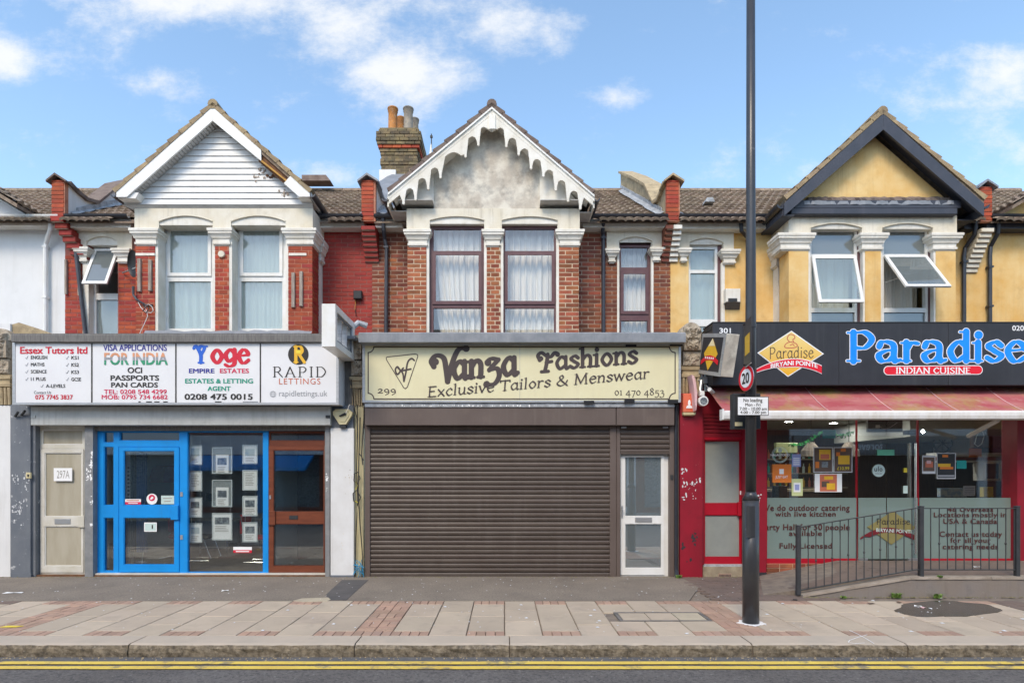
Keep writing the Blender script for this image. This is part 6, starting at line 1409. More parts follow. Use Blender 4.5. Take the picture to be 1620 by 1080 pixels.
# interior of the restaurant
xa, xb = X(1214, .3), X(1612, .3)
MB().add([(xa-.3, .2, .27), (13, .2, .27), (13, 7, .27), (xa-.3, 7, .27)], [(0, 1, 2, 3)]).build('shop_floor', 'floor_dark', hD)
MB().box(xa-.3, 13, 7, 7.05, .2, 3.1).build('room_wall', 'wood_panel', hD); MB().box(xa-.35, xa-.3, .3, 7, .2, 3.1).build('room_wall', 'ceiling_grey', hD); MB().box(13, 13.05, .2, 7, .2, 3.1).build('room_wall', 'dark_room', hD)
MB().box(xa-.3, 13, .2, 7, 3.02, 3.06).build('shop_ceiling', 'ceiling_grey', hD)
MB().box(X(1420, 3), X(1560, 3), 2.6, 5.5, 2.55, 3.0).build('ceiling_bulkhead', 'ceiling_grey', hD)
labs = ['far left near the window', 'left of centre', 'above the teal sign', 'in the middle of the ceiling', 'above the glass door', 'farther back by the bulkhead', 'over the counter']
for i, (px_, py_, yy) in enumerate(((1239, 672, 1.0), (1277, 688, 2.6), (1248, 682, 4.2), (1318, 696, 4.6), (1381, 687, 2.6), (1395, 694, 5), (1340, 681, 1.4))):
    x = X(px_, yy); dl = thing('ceiling_downlight', (x, yy, 3.02), 'small lit round downlight in the restaurant ceiling, ' + labs[i], 'ceiling light', 'lit downlights in the restaurant ceiling')
    MB().tube([(x, yy, 3.012), (x, yy, 3.019)], .085, 14).build('lens', 'lampglow', dl); MB().tube([(x, yy, 3.005), (x, yy, 3.0195)], [.10, .11], 14, cap=False).build('rim', 'silver', dl)
ct = thing('serving_counter', (X(1290, 3), 3.2, .27), 'dark wooden counter with a glass top deep inside the restaurant', 'counter')
MB().box(X(1215, 3), X(1330, 3), 3.2, 3.9, .27, 1.35).build('body', 'counter', ct); MB().box(X(1213, 3), X(1332, 3), 3.15, 3.95, 1.352, 1.40).build('worktop', 'step_tan', ct); MB().box(X(1216, 3), X(1328, 3), 3.3, 3.31, 1.401, 1.75).build('glass_screen', 'glass_shop', ct)
ca = thing('wall_air_conditioner', (X(1576, 2), 2, Z(760, 2)), 'white rounded air-conditioning unit on the back right wall of the restaurant', 'air conditioner')
bx(ca, 'body', 1558, 1597, 729, 760, 2.0, 2.3, 'upvc', .03); bx(ca, 'screen', 1561, 1580, 733, 757, 1.99, 1.999, 'black')
wl_ = thing('wall_shelf', (X(1530, 3), 3, 2), 'pale shelf band with red stripe across the right side of the restaurant', 'shelf')
bx(wl_, 'board', 1482, 1600, 716, 722, 2.0, 2.3, 'paper_grey'); bx(wl_, 'stripe', 1484, 1600, 722.5, 727.5, 2.0, 2.25, 'ink_maroon'); bx(wl_, 'board', 1486, 1600, 728, 731, 2.0, 2.3, 'paper_grey')
fn_ = thing('wheel_mural', (X(1494, 4), 4, 2), 'round wall decoration with spokes seen through the right restaurant window', 'decoration')
bx(fn_, 'panel', 1478, 1534, 693, 716, 3.9, 3.93, 'room_white'); MB().tube([(X(1494, 3.8)+.22*math.cos(a*.4), 3.85, Z(700, 3.8)+.22*math.sin(a*.4)) for a in range(17)], .02, 6).build('ring', 'charcoal', fn_)
for a in range(4): MB().tube([(X(1494, 3.8)+.21*math.cos(a*.8), 3.86, Z(700, 3.8)+.21*math.sin(a*.8)), (X(1494, 3.8)-.21*math.cos(a*.8), 3.86, Z(700, 3.8)-.21*math.sin(a*.8))], .01, 5).build('spoke', 'charcoal', fn_)
# window stickers and posters of the restaurant
YV = YG+.012
def vinyl(lines, label, x0, x1):
    t = thing('vinyl_lettering', (X((x0+x1)/2, YV), YV-.01, Z(870, YV)), label, 'window lettering')
    for s_, a, c, t_, b_ in lines: T(s_, a, c, t_, b_, YV-.005, 'ink_vinyl', t, bold=.022, space=1.08)
for a, c, lb_ in ((1213.6, 1355, 'pale frosted film across the lower left restaurant window'), (1358, 1401.7, 'pale frosted film on the left glass door leaf'), (1403.2, 1452.2, 'pale frosted film on the right glass door leaf'), (1454.6, 1609, 'pale frosted film across the lower right restaurant window')):
    bx(None, 'frosted_film', a, c, 787, 883.5, YV, YV+.002, 'vinyl_frost', label=lb_, cat='window film', group='frosted films on the restaurant glass')
vinyl([('We do outdoor catering', 1204, 1344, 798, 807.5), ('with live kitchen', 1226, 1322, 808.5, 816.5), ('Party Hall for 50 people', 1204, 1344, 828.5, 838), ('available', 1248, 1300, 839, 847), ('Fully Licensed', 1233, 1316, 858.5, 867)], 'dark red lettering about outdoor catering on the left frosted window', 1204, 1344)
vinyl([('46 Overseas', 1499, 1571, 802, 809), ('Locations mostly in', 1477, 1592, 810, 817.5), ('USA & Canada', 1492, 1577, 820, 828), ('Contact us today', 1486, 1585, 840, 848.5), ('for all your', 1503, 1567, 850, 858), ('catering needs', 1491, 1579, 860, 868)], 'dark red lettering about overseas locations on the right frosted window', 1477, 1592)
vl = thing('door_emblem', (X(1405, YV), YV, Z(860, YV)), 'olive diamond emblem with a red ribbon across the frosted glass doors', 'emblem')
YL = YG-.0
def poly(t, pts, Y, m, name='print', th=.002): return MB().prism([(X(a, Y), Z(b_, Y)) for a, b_ in pts], 'y', Y-th, Y).build(name, m, t)
poly(vl, [(1372, 833), (1413, 808), (1449, 834), (1410, 861)], YL, 'ink_olive', 'diamond')
rb = []; rt = []
for i in range(13):
    x = 1361+86*i/12; y = 838+ (abs(i-6)/6)**2*12*(1 if i > 6 else 1.35) - 4
    rt.append((x, y)); rb.append((x, y+8 if i > 1 else y+3))
poly(vl, rt+rb[::-1], YL-.003, 'ink_maroon', 'ribbon')
T('BIRYANI POINTE', 1386, 1444, 836.5, 842, YL-.003, 'ink_pale', vl, bold=.02, rot=-3)
stroke_text(list('ParAdise'.replace('A', 'a')), 1387, 1440, 820, 829, YL, 'ink_black', vl, thick=.09, thin=.06, serif=False)
sticker(1222, 1252, 734, 763, YV, 'ink_orange', 'orange square food delivery sticker on the left restaurant window', parts=[(1233, 1240, 741.5, 749.5, 'ink_white')], lines=[('JUST EAT', 1226.5, 1246, 752, 756, 'ink_white')])
hf = thing('window_sticker', (X(1234, YV), YV, Z(734, YV)), 'round white outlined halal food sticker on the left restaurant window', 'sticker')
sg = []
for r_ in (.135, .118): sg += [(X(1234, YV)+r_*math.cos(a*.2618), Z(719, YV)+r_*math.sin(a*.2618), .004, X(1234, YV)+r_*math.cos((a+1)*.2618), Z(719, YV)+r_*math.sin((a+1)*.2618), .004) for a in range(24)]
v_, f_ = sdf_mesh(sg, .0035); MB().add([(x, YV-.004, z) for x, z in v_], f_).build('ring', 'ink_pale', hf); T('HALAL FOOD', 1219, 1249, 717.5, 721, YV, 'ink_white', hf, bold=.03); 
disc(hf, 1234, 712, .035, YV, 'ink_pale')
sticker(1253, 1267, 718, 738, YV, 'ink_lilac', 'small lilac printed notice above the orange sticker', cat='notice', parts=[(1255, 1265, 724+i*3.2, 725.6+i*3.2, 'paper') for i in range(4)])
sticker(1252.5, 1270, 757, 784, YV, 'ink_lime', 'yellow framed hygiene notice above the frosted film', cat='notice', parts=[(1255.5, 1266.5, 763, 778, 'paper'), (1257.5, 1264.5, 766, 775, 'ink_lilac')])
sticker(1287, 1317.5, 707, 747, YV, 'paper_grey', 'left one of the two white framed food posters', cat='poster', name='poster', parts=[(1288.2, 1316.3, 708.3, 745.8, 'counter'), (1296, 1314, 711, 727, 'ink_gold'), (1298, 1312, 718, 726, 'ink_terracotta'), (1290, 1296, 730, 740, 'ink_orange'), (1300, 1310, 730, 739, 'photo_dark')])
sticker(1319, 1348.5, 707, 747, YV, 'paper_grey', 'right one of the two white framed food posters, with a price', cat='poster', name='poster', parts=[(1320.2, 1347.3, 708.3, 745.8, 'counter'), (1326, 1344, 720, 734, 'ink_gold'), (1330, 1338, 709, 714, 'ink_orange'), (1323, 1329, 715, 721, 'ink_orange')], lines=[('£10.99', 1324, 1343, 738, 743, 'ink_yellow')])
sticker(1289, 1332, 749, 778, YV, 'paper', 'wide food poster with white side margins under the framed pair', cat='poster', name='poster', parts=[(1297, 1324, 750, 777, 'ink_terracotta'), (1304, 1318, 753, 758, 'ink_gold'), (1300, 1312, 761, 770, 'counter'), (1308, 1321, 764, 774, 'ink_gold')])
hr = thing('window_sticker', (X(1390, YV), YV, Z(755, YV)), 'round mint halal sticker on the left glass door', 'sticker'); disc(hr, 1390, 744, .108, YV, 'ink_pale'); 
stroke_text(['u', 'l', 'o'], 1383, 1396, 738, 745, YV-.003, 'ink_black', hr, thick=.1, thin=.06, serif=False); T('HALAL', 1384.5, 1395.5, 747.5, 750, YV-.003, 'ink_grey', hr, bold=.02)
sticker(1388, 1415, 711, 720, YV, 'ink_mint', 'bright green strip sticker above the round mint sticker')
sticker(1301.5, 1322, 680, 693, .6, 'ink_teal', 'teal hanging sign board under the restaurant ceiling', cat='hanging sign', name='hanging_sign')
sticker(1459, 1480, 720, 749, YV, 'paper_grey', 'grey rimmed food poster beside the door handles', cat='poster', name='poster', parts=[(1460.5, 1478.5, 723, 745, 'counter'), (1464, 1476, 730, 739, 'ink_terracotta'), (1466, 1473, 728, 733, 'pink_plastic')])
sticker(1482, 1512, 716, 757, YV, 'paper_grey', 'white framed poster of rolled food on the right window', cat='poster', name='poster', parts=[(1483.2, 1510.8, 717.3, 755.7, 'charcoal'), (1484, 1504, 733, 738, 'ink_gold'), (1487, 1508, 738, 742, 'ink_orange'), (1491, 1500, 719, 723, 'ink_orange'), (1484, 1510, 751, 754, 'ink_grey')])
sticker(1513.5, 1529, 728, 741, YV, 'ink_teal', 'teal square sticker on the right restaurant window')
sticker(1533, 1553, 709, 723, 1.2, 'ink_orange', 'orange board hanging inside the right window', cat='board', name='hanging_board')
sticker(1524, 1543, 768, 784, 1.0, 'paper_grey', 'grey paper menu standing inside the right window', cat='menu', name='menu', parts=[(1526, 1541, 771+i*3, 772.2+i*3, 'ink_grey') for i in range(4)])
sticker(1429, 1436, 768, 780, YV, 'ink_pale', 'small pale opening notice stuck to the glass door', cat='notice'); sticker(1430, 1435, 740, 747, YV, 'ink_yellow', 'tiny yellow label on the glass door', cat='label')
ch2 = thing('hanging_cable', (X(1550, .8), .8, 2.4), 'looped pale cable hanging inside the right restaurant window', 'cable')
MB().tube([(X(a, .8), .8, Z(b_, .8)) for a, b_ in ((1552, 676), (1545, 690), (1542, 702), (1547, 706), (1553, 702), (1557, 690), (1553, 678))], .006, 5).build('loop', 'upvc', ch2)
tvb = thing('ceiling_screen', (X(1403, 1), 1, 2.5), 'black screen hanging near the glass doors with a white plug', 'screen')
bx(tvb, 'screen', 1373, 1428, 662, 683, .9, .95, 'black'); bx(tvb, 'plug', 1386, 1392, 672, 677, .88, .899, 'upvc'); MB().tube([(X(a, .88), .885, Z(b_, .88)) for a, b_ in ((1392, 675), (1399, 678), (1408, 676), (1420, 668))], .005, 5).build('cable', 'paper_grey', tvb)
tbx = thing('ceiling_heater', (X(1446, .9), .9, 2.5), 'slim dark heater box with a bright end near the doors', 'heater'); bx(tbx, 'body', 1437, 1462, 680, 687, .8, .95, 'charcoal'); disc(tbx, 1460, 682, .028, .8, 'lampglow')

# more of the restaurant's furnishings
gl_ = thing('garland', (X(1310, 1), 1, 2.8), 'green leafy garland strung under the restaurant ceiling', 'garland'); gb = MB(); r_ = random.Random(5)
for i in range(90):
    t = i/89; x = X(1250+100*t, 1.2); z = Z(702-22*t+6*math.sin(t*9), 1.2); a = r_.uniform(0, 6.28); l = .05
    gb.add([(x, 1.2, z), (x+l*math.cos(a), 1.2+r_.uniform(-.03, .03), z+l*math.sin(a)), (x+l*math.cos(a+.7), 1.2+.02, z+l*math.sin(a+.7))], [(0, 1, 2)])
gb.build('leaves', 'garland', gl_, kind='stuff'); MB().tube([(X(1250+100*t, 1.2), 1.2, Z(702-22*t+6*math.sin(t*9), 1.2)) for t in [q/12 for q in range(13)]], .008, 5).build('string', 'garland', gl_)
for i, (px_, lb_) in enumerate(((1283, 'brown woven pendant lampshade behind the framed food posters'), (1343, 'brown woven pendant lampshade beside the glass doors'))):
    pl_ = thing('pendant_lamp', (X(px_, 2.2), 2.2, 2.2), lb_, 'pendant lamp'); z0_ = Z(722, 2.2)
    MB().tube([(X(px_, 2.2), 2.2, z0_), (X(px_, 2.2), 2.2, z0_+.12), (X(px_, 2.2), 2.2, z0_+.3)], [.2, .19, .06], 14, cap=False).build('lamp_shade', 'weathered_wood', pl_); MB().tube([(X(px_, 2.2), 2.2, z0_+.3), (X(px_, 2.2), 2.2, 3.02)], .008, 5).build('flex', 'cable', pl_)
sh_ = thing('back_shelf', (X(1270, 6), 6.5, 1.5), 'dark shelf of bottles on the back wall of the restaurant', 'shelf')
for z_ in (1.35, 1.75, 2.15): MB().box(X(1218, 6.5), X(1345, 6.5), 6.6, 6.95, z_, z_+.03).build('shelf_board', 'step_tan', sh_)
bme = MB().tube([(0, 0, 0), (0, 0, .17), (0, 0, .2), (0, 0, .27)], [.035, .035, .014, .013], 8)
bmm = {}
for k_, m_ in enumerate(('ink_green', 'ink_terracotta', 'ink_gold', 'ink_pale')):
    me = bpy.data.meshes.new('bottle'); me.from_pydata(bme.v, [], bme.f); me.materials.append(MATS[m_]); bmm[k_] = me
for z_ in (1.382, 1.782, 2.182):
    for i in range(13): inst('bottle', bmm[rnd.randrange(4)], None, (X(1222+i*9.4, 6.5), 6.75, z_), label='small bottle in the %s row on the back shelf of the restaurant' % {1: 'lowest', 1.782: 'middle', 2.182: 'topmost'}.get(1 if z_ < 1.5 else z_), cat='bottle', group='bottles on the restaurant back shelf, %s row' % {1: 'lowest', 1.782: 'middle', 2.182: 'topmost'}.get(1 if z_ < 1.5 else z_))
for i, (a_, c_, t_, b_, m_, lb_) in enumerate(((1228, 1262, 700, 716, 'ink_lime', 'pale menu board over the restaurant counter'), (1540, 1600, 690, 708, 'wood_panel', 'brown wooden board above the pale shelf band'), (1488, 1530, 772, 786, 'photo_blue', 'patterned box standing low behind the right window'), (1556, 1572, 770, 786, 'ink_yellow', 'yellow carton standing behind the right window'), (1225, 1246, 768, 786, 'charcoal', 'dark till standing behind the left window'))):
    bx(None, 'board' if i < 2 else 'box', a_, c_, t_, b_, 2.4, 2.5, m_, .01, label=lb_, cat='board' if i < 2 else 'box')

chips(hD, 1079, 1109, 722, 800, -.0505, 'paper_grey', 46, 11, (.006, .022)); chips(hD, 1080, 1108, 840, 912, -.0505, 'fascia_black', 20, 12, (.008, .03)); chips(hD, 1182, 1210, 720, 800, -.0005, 'paper_grey', 12, 13)
chips(hB, 20, 46, 735, 830, -.0405, 'paper_grey', 70, 14, (.005, .018)); chips(hB, 136, 146, 715, 830, -.0105, 'paper', 46, 15, (.006, .02)); chips(hB, 514.6, 521, 720, 800, -.0005, 'paper', 22, 16, (.005, .015))
chips(hB, 525, 557, 690, 905, -.0305, 'mould', 16, 17, (.005, .014)); chips(hC, 590, 960, 640.5, 643, -.1305, 'paper', 40, 18, (.006, .02)); chips(hB, 152, 290, 880, 903, YB-.0005, 'grey_metal', 8, 19, (.004, .01))
# ------------------------------------------------------------------ shop signs
def sd_lines(t, segs, Y, m, name='border', res=.004, grow=0): 
    v_, f_ = sdf_mesh(segs, res, grow); return MB().add([(x, Y, z) for x, z in v_], f_).build(name, m, t)
def pl(pts, r, Y): 
    q = [(X(a, Y), Z(b_, Y)) for a, b_ in pts]; return [(*q[i], r, *q[i+1], r) for i in range(len(q)-1)]
# white four-panel sign
YA = -.32
sA = thing('shop_sign', (X(280, YA), -.2, Z(640, YA)), 'long white shop sign in four panels for tutors, visas, estates and lettings', 'shop sign', 'shop signs over the shopfronts')
sgn_b = MB().box(X(20.5, YA), X(535.5, YA), YA+.006, .055, Z(639, YA), Z(541.5, YA)).build('sign_box', 'sign_white', sA)
MB().frame(X(20, YA), X(536, YA), Z(640, YA), Z(541, YA), [(X(24.5, YA), X(532, YA), Z(636.5, YA), Z(543, YA))], YA-.008, YA+.005).build('sign_frame', 'alu', sA)
for a, c in ((24.6, 144.3), (146, 277.3), (279, 411), (412.7, 531.9)): bx(sA, 'panel', a, c, 543.1, 636.4, YA, YA+.005, 'sign_white')
for a in (145.1, 278.1, 411.8): bx(sA, 'divider', a-1, a+1, 543.2, 636.3, YA-.005, YA-.001, 'ink_black')
MB().moulding(X(20, -.36), X(538, -.36), -.37, .3, [(Z(541, -.37), .0), (Z(540.5, -.37), .01), (Z(530, -.37), .01), (Z(529, -.37), .0), (Z(527.5, -.37), .0)]).build('cornice', 'dirty_flash', hB)
roofsheet(hB, X(20, -.36), X(566, -.1), Z(528, -.37)-.01)
K = 'ink_black'
T('Essex Tutors ltd', 32, 138.5, 548.5, 559.5, YA, 'ink_red', sA, bold=.035)
for s_, a, c, y in (('ENGLISH', 49, 75, 562.5), ('MATHS', 49, 70.5, 573.7), ('SCIENCE', 49, 74, 585), ('11 PLUS', 49, 72.5, 596.6), ('KS1', 113, 124.5, 563), ('KS2', 113, 125, 574.3), ('KS3', 113, 125, 585.7), ('GCSE', 113, 128.5, 597.2), ('A-LEVELS', 73, 103.5, 607.6)):
    T(s_, a, c, y, y+5.4, YA, K, sA, bold=.02)
    tk = a-8.3; sd_lines(sA, pl([(tk, y+3.4), (tk+1.3, y+5), (tk+4, y+.4)], .0045, YA), YA-.004, 'ink_grey', 'tick', .003)
T('Contact Us', 54, 81, 618.3, 622.8, YA, K, sA); T('075 7745 3837', 56, 115.5, 624.5, 631.5, YA, 'ink_red', sA, bold=.025)
T('VISA APPLICATIONS', 163.5, 264, 545, 555, YA, 'ink_navy', sA, bold=.02)
v, f = text_mesh('FOR INDIA', .05); cap = text_mesh('H', .05)[0][:, 1]; x0, x1 = X(165, YA), X(265.5, YA); z0, z1 = Z(577, YA), Z(558, YA)
w = v[:, 0].max()-v[:, 0].min(); xx = (v[:, 0]-v[:, 0].min())/w*(x1-x0)+x0; zz = (v[:, 1]-cap.min())/(cap.max()-cap.min())*(z1-z0)+z0
for za, zb_, m_ in ((z0-.1, z0+(z1-z0)*.36, 'ink_flaggreen'), (z0+(z1-z0)*.36, z0+(z1-z0)*.66, 'ink_grey'), (z0+(z1-z0)*.66, z1+.1, 'ink_flagorange')):
    bm = bmesh.new(); vv = [bm.verts.new((a, YA-.004-l_, c)) for a, c, l_ in zip(xx, zz, v[:, 2])]
    for q in f:
        try: bm.faces.new([vv[i] for i in q])
        except ValueError: pass
    for co_, no in (((0, 0, za), (0, 0, -1)), ((0, 0, zb_), (0, 0, 1))): bmesh.ops.bisect_plane(bm, geom=bm.verts[:]+bm.edges[:]+bm.faces[:], plane_co=co_, plane_no=no, clear_outer=True)
    b = MB(); bm.verts.index_update(); b.add([tuple(q.co) for q in bm.verts], [tuple(q.index for q in ff.verts) for ff in bm.faces]); bm.free(); b.build('lettering', m_, sA)
T('OCI', 202, 225, 581, 590, YA, K, sA, bold=.03); T('PASSPORTS', 175, 252, 593.5, 601.8, YA, K, sA, bold=.03); T('PAN CARDS', 176, 250, 604.8, 612.6, YA, K, sA, bold=.03)
T('TEL: 0208 548 4299', 164.5, 264, 616, 622.8, YA, 'ink_crimson', sA, bold=.02); T('MOB: 0795 734 6682', 161, 265.5, 624.4, 631.2, YA, 'ink_crimson', sA, bold=.02)
for a, c in ((219, 222), (231, 240), (244, 252), (258, 265), (340, 350), (384, 408)): bx(sA, 'sticker_remnant', a, c, 634.6, 636.2, YA-.006, YA-.001, K if a < 360 else 'ink_grey')
stroke_text(['y*'], 304, 331, 547, 574, YA, 'ink_blue', sA, thick=.17, thin=.06, nib=10)
stroke_text(['o', 'g2', 'e'], 332.5, 397, 553, 574, YA, 'ink_red', sA, thick=.17, thin=.07, nib=0, caph=.47)
T('EMPIRE', 299, 339.5, 583, 590, YA, 'ink_navy', sA, bold=.03); T('ESTATES', 348, 394, 583, 590, YA, 'ink_crimson', sA, bold=.03)
T('ESTATES & LETTING', 293, 400.5, 599, 606.2, YA, 'ink_green', sA, bold=.03); T('AGENT', 328.5, 365, 611, 618, YA, 'ink_green', sA, bold=.03); T('0208 475 0015', 292, 400, 622.8, 632, YA, K, sA, bold=.03)
disc(sA, 472, 560.5, 16.2*9.68/930, YA-.002, 'ink_black', 'emblem_disc', 32)
stroke_text(['R'], 462.5, 484, 548, 573, YA-.005, 'ink_gold', sA, thick=.16, thin=.07, nib=0, caph=.7); bx(sA, 'emblem_window', 468.5, 475.5, 553.5, 559, YA-.013, YA-.011, 'ink_yellow')
stroke_text(list('RAPID'), 431, 516, 580.5, 596, YA, K, sA, thick=.085, thin=.03, nib=0, track=.12)
T('LETTINGS', 441.5, 507, 598.5, 607.6, YA, 'ink_terracotta', sA, bold=-.006, space=1.15)
T('rapidlettings.uk', 441.5, 518, 617.6, 626.4, YA, 'ink_grey', sA, bold=.004)
sg = [(X(432, YA)+.048*math.cos(a*.3142)*kx_, Z(623.3, YA)+.048*math.sin(a*.3142), .003, X(432, YA)+.048*math.cos((a+1)*.3142)*kx_, Z(623.3, YA)+.048*math.sin((a+1)*.3142), .003) for a in range(20) for kx_ in (1, .45)]+pl([(427.4, 623.3), (436.6, 623.3)], .003, YA)+pl([(428, 620.5), (436, 620.5)], .002, YA)+pl([(428, 626), (436, 626)], .002, YA)
sd_lines(sA, sg, YA-.004, 'ink_grey', 'globe_symbol', .003)
# cream sign
YC_ = -.15
sC = thing('shop_sign', (X(825, YC_), -.1, Z(636, YC_)), 'cream shop sign with brown swash lettering and scroll-cornered border', 'shop sign', 'shop signs over the shopfronts')
MB().box(X(574, YC_), X(1076.5, YC_), YC_+.006, .075, Z(636, YC_), Z(541, YC_)).build('sign_box', 'alu', sC)
MB().frame(X(573.5, YC_), X(1077, YC_), Z(636.3, YC_), Z(541, YC_), [(X(577.5, YC_), X(1073.5, YC_), Z(633, YC_), Z(546.5, YC_))], YC_-.01, YC_+.005).build('sign_frame', 'alu', sC)
bx(sC, 'panel', 577.6, 822.1, 546.6, 632.9, YC_, YC_+.005, 'sign_cream'); bx(sC, 'panel', 822.7, 1073.4, 546.6, 632.9, YC_, YC_+.005, 'sign_cream')
def cornerline():
    p = []
    L_, R_, T_, B_ = 582.5, 1068, 548.5, 630.8; r = 9
    for cx_, cy_, a0 in ((L_, T_, 0), (L_, B_, -90), (R_, B_, 180), (R_, T_, 90)):
        seq = [(cx_+r*math.cos(R(a)), cy_+r*math.sin(R(a))) for a in range(a0+90 if True else 0, a0-1, -15)]
        p.append(seq)
    tl, bl, br, tr_ = p
    out = []
    out += [(L_, T_+r)] if False else []
    tl = [(L_+r*math.sin(R(a)), T_+r*math.cos(R(a))) for a in range(0, 91, 15)]
    tr_ = [(R_-r*math.cos(R(a)), T_+r*math.sin(R(a))) for a in range(0, 91, 15)]
    br = [(R_-r*math.sin(R(a)), B_-r*math.cos(R(a))) for a in range(0, 91, 15)]
    bl = [(L_+r*math.cos(R(a)), B_-r*math.sin(R(a))) for a in range(0, 91, 15)]
    return tl+tr_+br+bl+[tl[0]]
sd_lines(sC, pl(cornerline(), .009, YC_), YC_-.003, 'ink_brown')
IB = 'ink_brown'
stroke_text(['V*'], 678, 742, 550, 602, YC_, IB, sC, thick=.14, thin=.10, nib=10, caph=.84, res=.004)
stroke_text(['a', 'n', 'z*', 'a'], 714, 823, 568.5, 596, YC_, IB, sC, thick=.155, thin=.10, nib=10, caph=.47, gap=.006, rot=4.2, serif=True)
stroke_text(['F*'], 848, 886, 556, 588, YC_, IB, sC, thick=.135, thin=.11, nib=10, caph=.7)
stroke_text(list('ashions'), 878, 1010, 560, 579, YC_, IB, sC, thick=.14, thin=.09, nib=10, caph=.47, gap=.006, rot=4.5)
ex = []; 
stroke_text(list('Exclusive Tailors & Menswear'), 675, 1028, 597, 613, YC_, IB, sC, thick=.10, thin=.035, nib=32, caph=.7, gap=.008, rot=4.9, shear=.06, track=.01, res=.0035)
stroke_text(list('01 470 4853'), 972, 1051, 617.5, 625, YC_, IB, sC, thick=.09, thin=.035, nib=25, caph=.47, res=.003)
stroke_text(list('299'), 597, 626.5, 615, 621.5, YC_, IB, sC, thick=.10, thin=.04, nib=20, caph=.47, res=.003)
tri = [(612.5, 564.5), (657, 559.8), (660.5, 561), (661, 564), (644.5, 612), (641.5, 614.5), (639, 613.5), (611.5, 569), (611, 566), (612.5, 564.5)]
sd_lines(sC, pl(tri, .007, YC_), YC_-.003, 'ink_brown', 'monogram_border', .003)
mono = [crom([(634, 587), (629, 580), (625.5, 585), (628.5, 592), (633, 588), (638, 582)], 6), crom([(630, 582), (637, 590), (639, 603)], 5), crom([(639, 603), (642, 590), (645, 573), (651, 567), (655.5, 570)], 5), [np.array((633, 587)), np.array((650, 583.5))]]
sd_lines(sC, [s_ for m_ in mono for s_ in pl([tuple(q) for q in m_], .014, YC_)], YC_-.004, 'ink_brown', 'monogram', .003)
MB().moulding(X(569, -.3), X(1083, -.3), -.32, .3, [(Z(541.5, -.33), .0), (Z(541, -.33), .012), (Z(527, -.33), .012), (Z(525.5, -.33), .0)]).build('cornice', 'lead', hC)
roofsheet(hC, X(569, -.3), X(1083, -.3), Z(527, -.33)-.01)
for a, c, t_, b_ in ((990, 1007, 543, 548), (1060, 1080, 542.5, 547), (924, 940, 633.5, 638.5), (988, 1004, 631.8, 637), (1057, 1073, 631.8, 637.5)): bx(sC, 'fixing_clip', a, c, t_, b_, YC_-.03, YC_-.011, 'black')
# black restaurant sign
YD = -.35
sD = thing('shop_sign', (X(1400, YD), -.2, Z(608, YD)), 'black restaurant sign with big blue outlined lettering and a yellow diamond emblem', 'shop sign', 'shop signs over the shopfronts')
MB().box(X(1128, YD), 9.9, YD+.006, .115, Z(608.5, YD), Z(511, YD)).build('sign_box', 'fascia_black', sD)
for a, c in ((1127.5, 1175), (1175.6, 1326.6), (1327.4, 1500), ): bx(sD, 'panel', a, c, 510.8, 608.8, YD, YD+.005, 'fascia_black')
MB().box(X(1500.6, YD), 9.91, YD, YD+.005, Z(608.8, YD), Z(510.8, YD)).build('panel', 'fascia_black', sD)
MB().box(X(1127, YD), 9.92, YD-.008, .12, Z(510.6, YD), Z(509, YD)).build('top_trim', 'charcoal', sD)
roofsheet(hD, X(1127, YD), 9.9, Z(512, YD)-.03, 'charcoal')
T('301', 1138, 1156, 519, 527, YD, 'ink_white', sD, bold=.02); T('020', 1601, 1619.5, 515, 523, YD, 'ink_white', sD, bold=.015)
stroke_text(['P', 'A2', 'r', 'A2', 'd', 'i', 's', 'e'], 1334, 1627, 526, 571, YD, 'ink_sky', sD, thick=.148, thin=.05, nib=8, outline=(.012, 'ink_white'), res=.004)
pill = lambda g: [(X(1405, YD), Z(586, YD), .077+g, X(1547, YD), Z(585, YD), .077+g)]
sd_lines(sD, pill(.0), YD-.003, 'ink_white', 'pill_outline'); sd_lines(sD, pill(-.012), YD-.005, 'ink_signred', 'pill')
stroke_text(list('INDIAN CUISINE'), 1416, 1536, 581.5, 590.5, YD-.004, 'ink_white', sD, thick=.13, thin=.05, nib=0, res=.003)
grad('diamond_yellow', Z(595, YD), Z(523, YD), (.84, .43, .01), (.84, .68, .27))
dia = [(1198, 558), (1252, 523), (1303.5, 559.5), (1246.5, 596)]
poly(sD, dia, YD-.003, 'ink_white', 'diamond_outline'); cxd, cyd = 1250, 559
poly(sD, [(cxd+(a-cxd)*.95, cyd+(b_-cyd)*.95) for a, b_ in dia], YD-.006, 'diamond_yellow', 'diamond')
def ribbon(g):
    up, lo = [], []
    for i in range(21):
        t = i/20; x = 1197+103*t; y = 583-15.5*math.sin(math.pi*min(1, (t*.86+.14)))**1.0 + (5 if t < .0 else 0)
        y = 584-16*(1-((t-.58)/.58)**2) if t < .58 else 568+ (t-.58)**2*62
        hh = (3+7*min(1, t*2.2)); up.append((x, y-g)); lo.append((x, y+hh+g+1.5))
    return up+lo[::-1]
poly(sD, ribbon(1.1), YD-.009, 'ink_white', 'ribbon_outline'); poly(sD, ribbon(0), YD-.012, 'ink_signred', 'ribbon')
bend = lambda x, z: (x, YD-.018, z-.36*(x-X(1257, YD))**2)
T('BIRYANI POINTE', 1219, 1293, 570.5, 577.5, YD-.012, 'ink_white', sD, bold=.03, fn=bend)
stroke_text(list('Paradise'), 1218, 1287, 549, 566.5, YD-.007, 'ink_brown', sD, thick=.06, thin=.045, nib=20, serif=False, rot=1.5, res=.003)
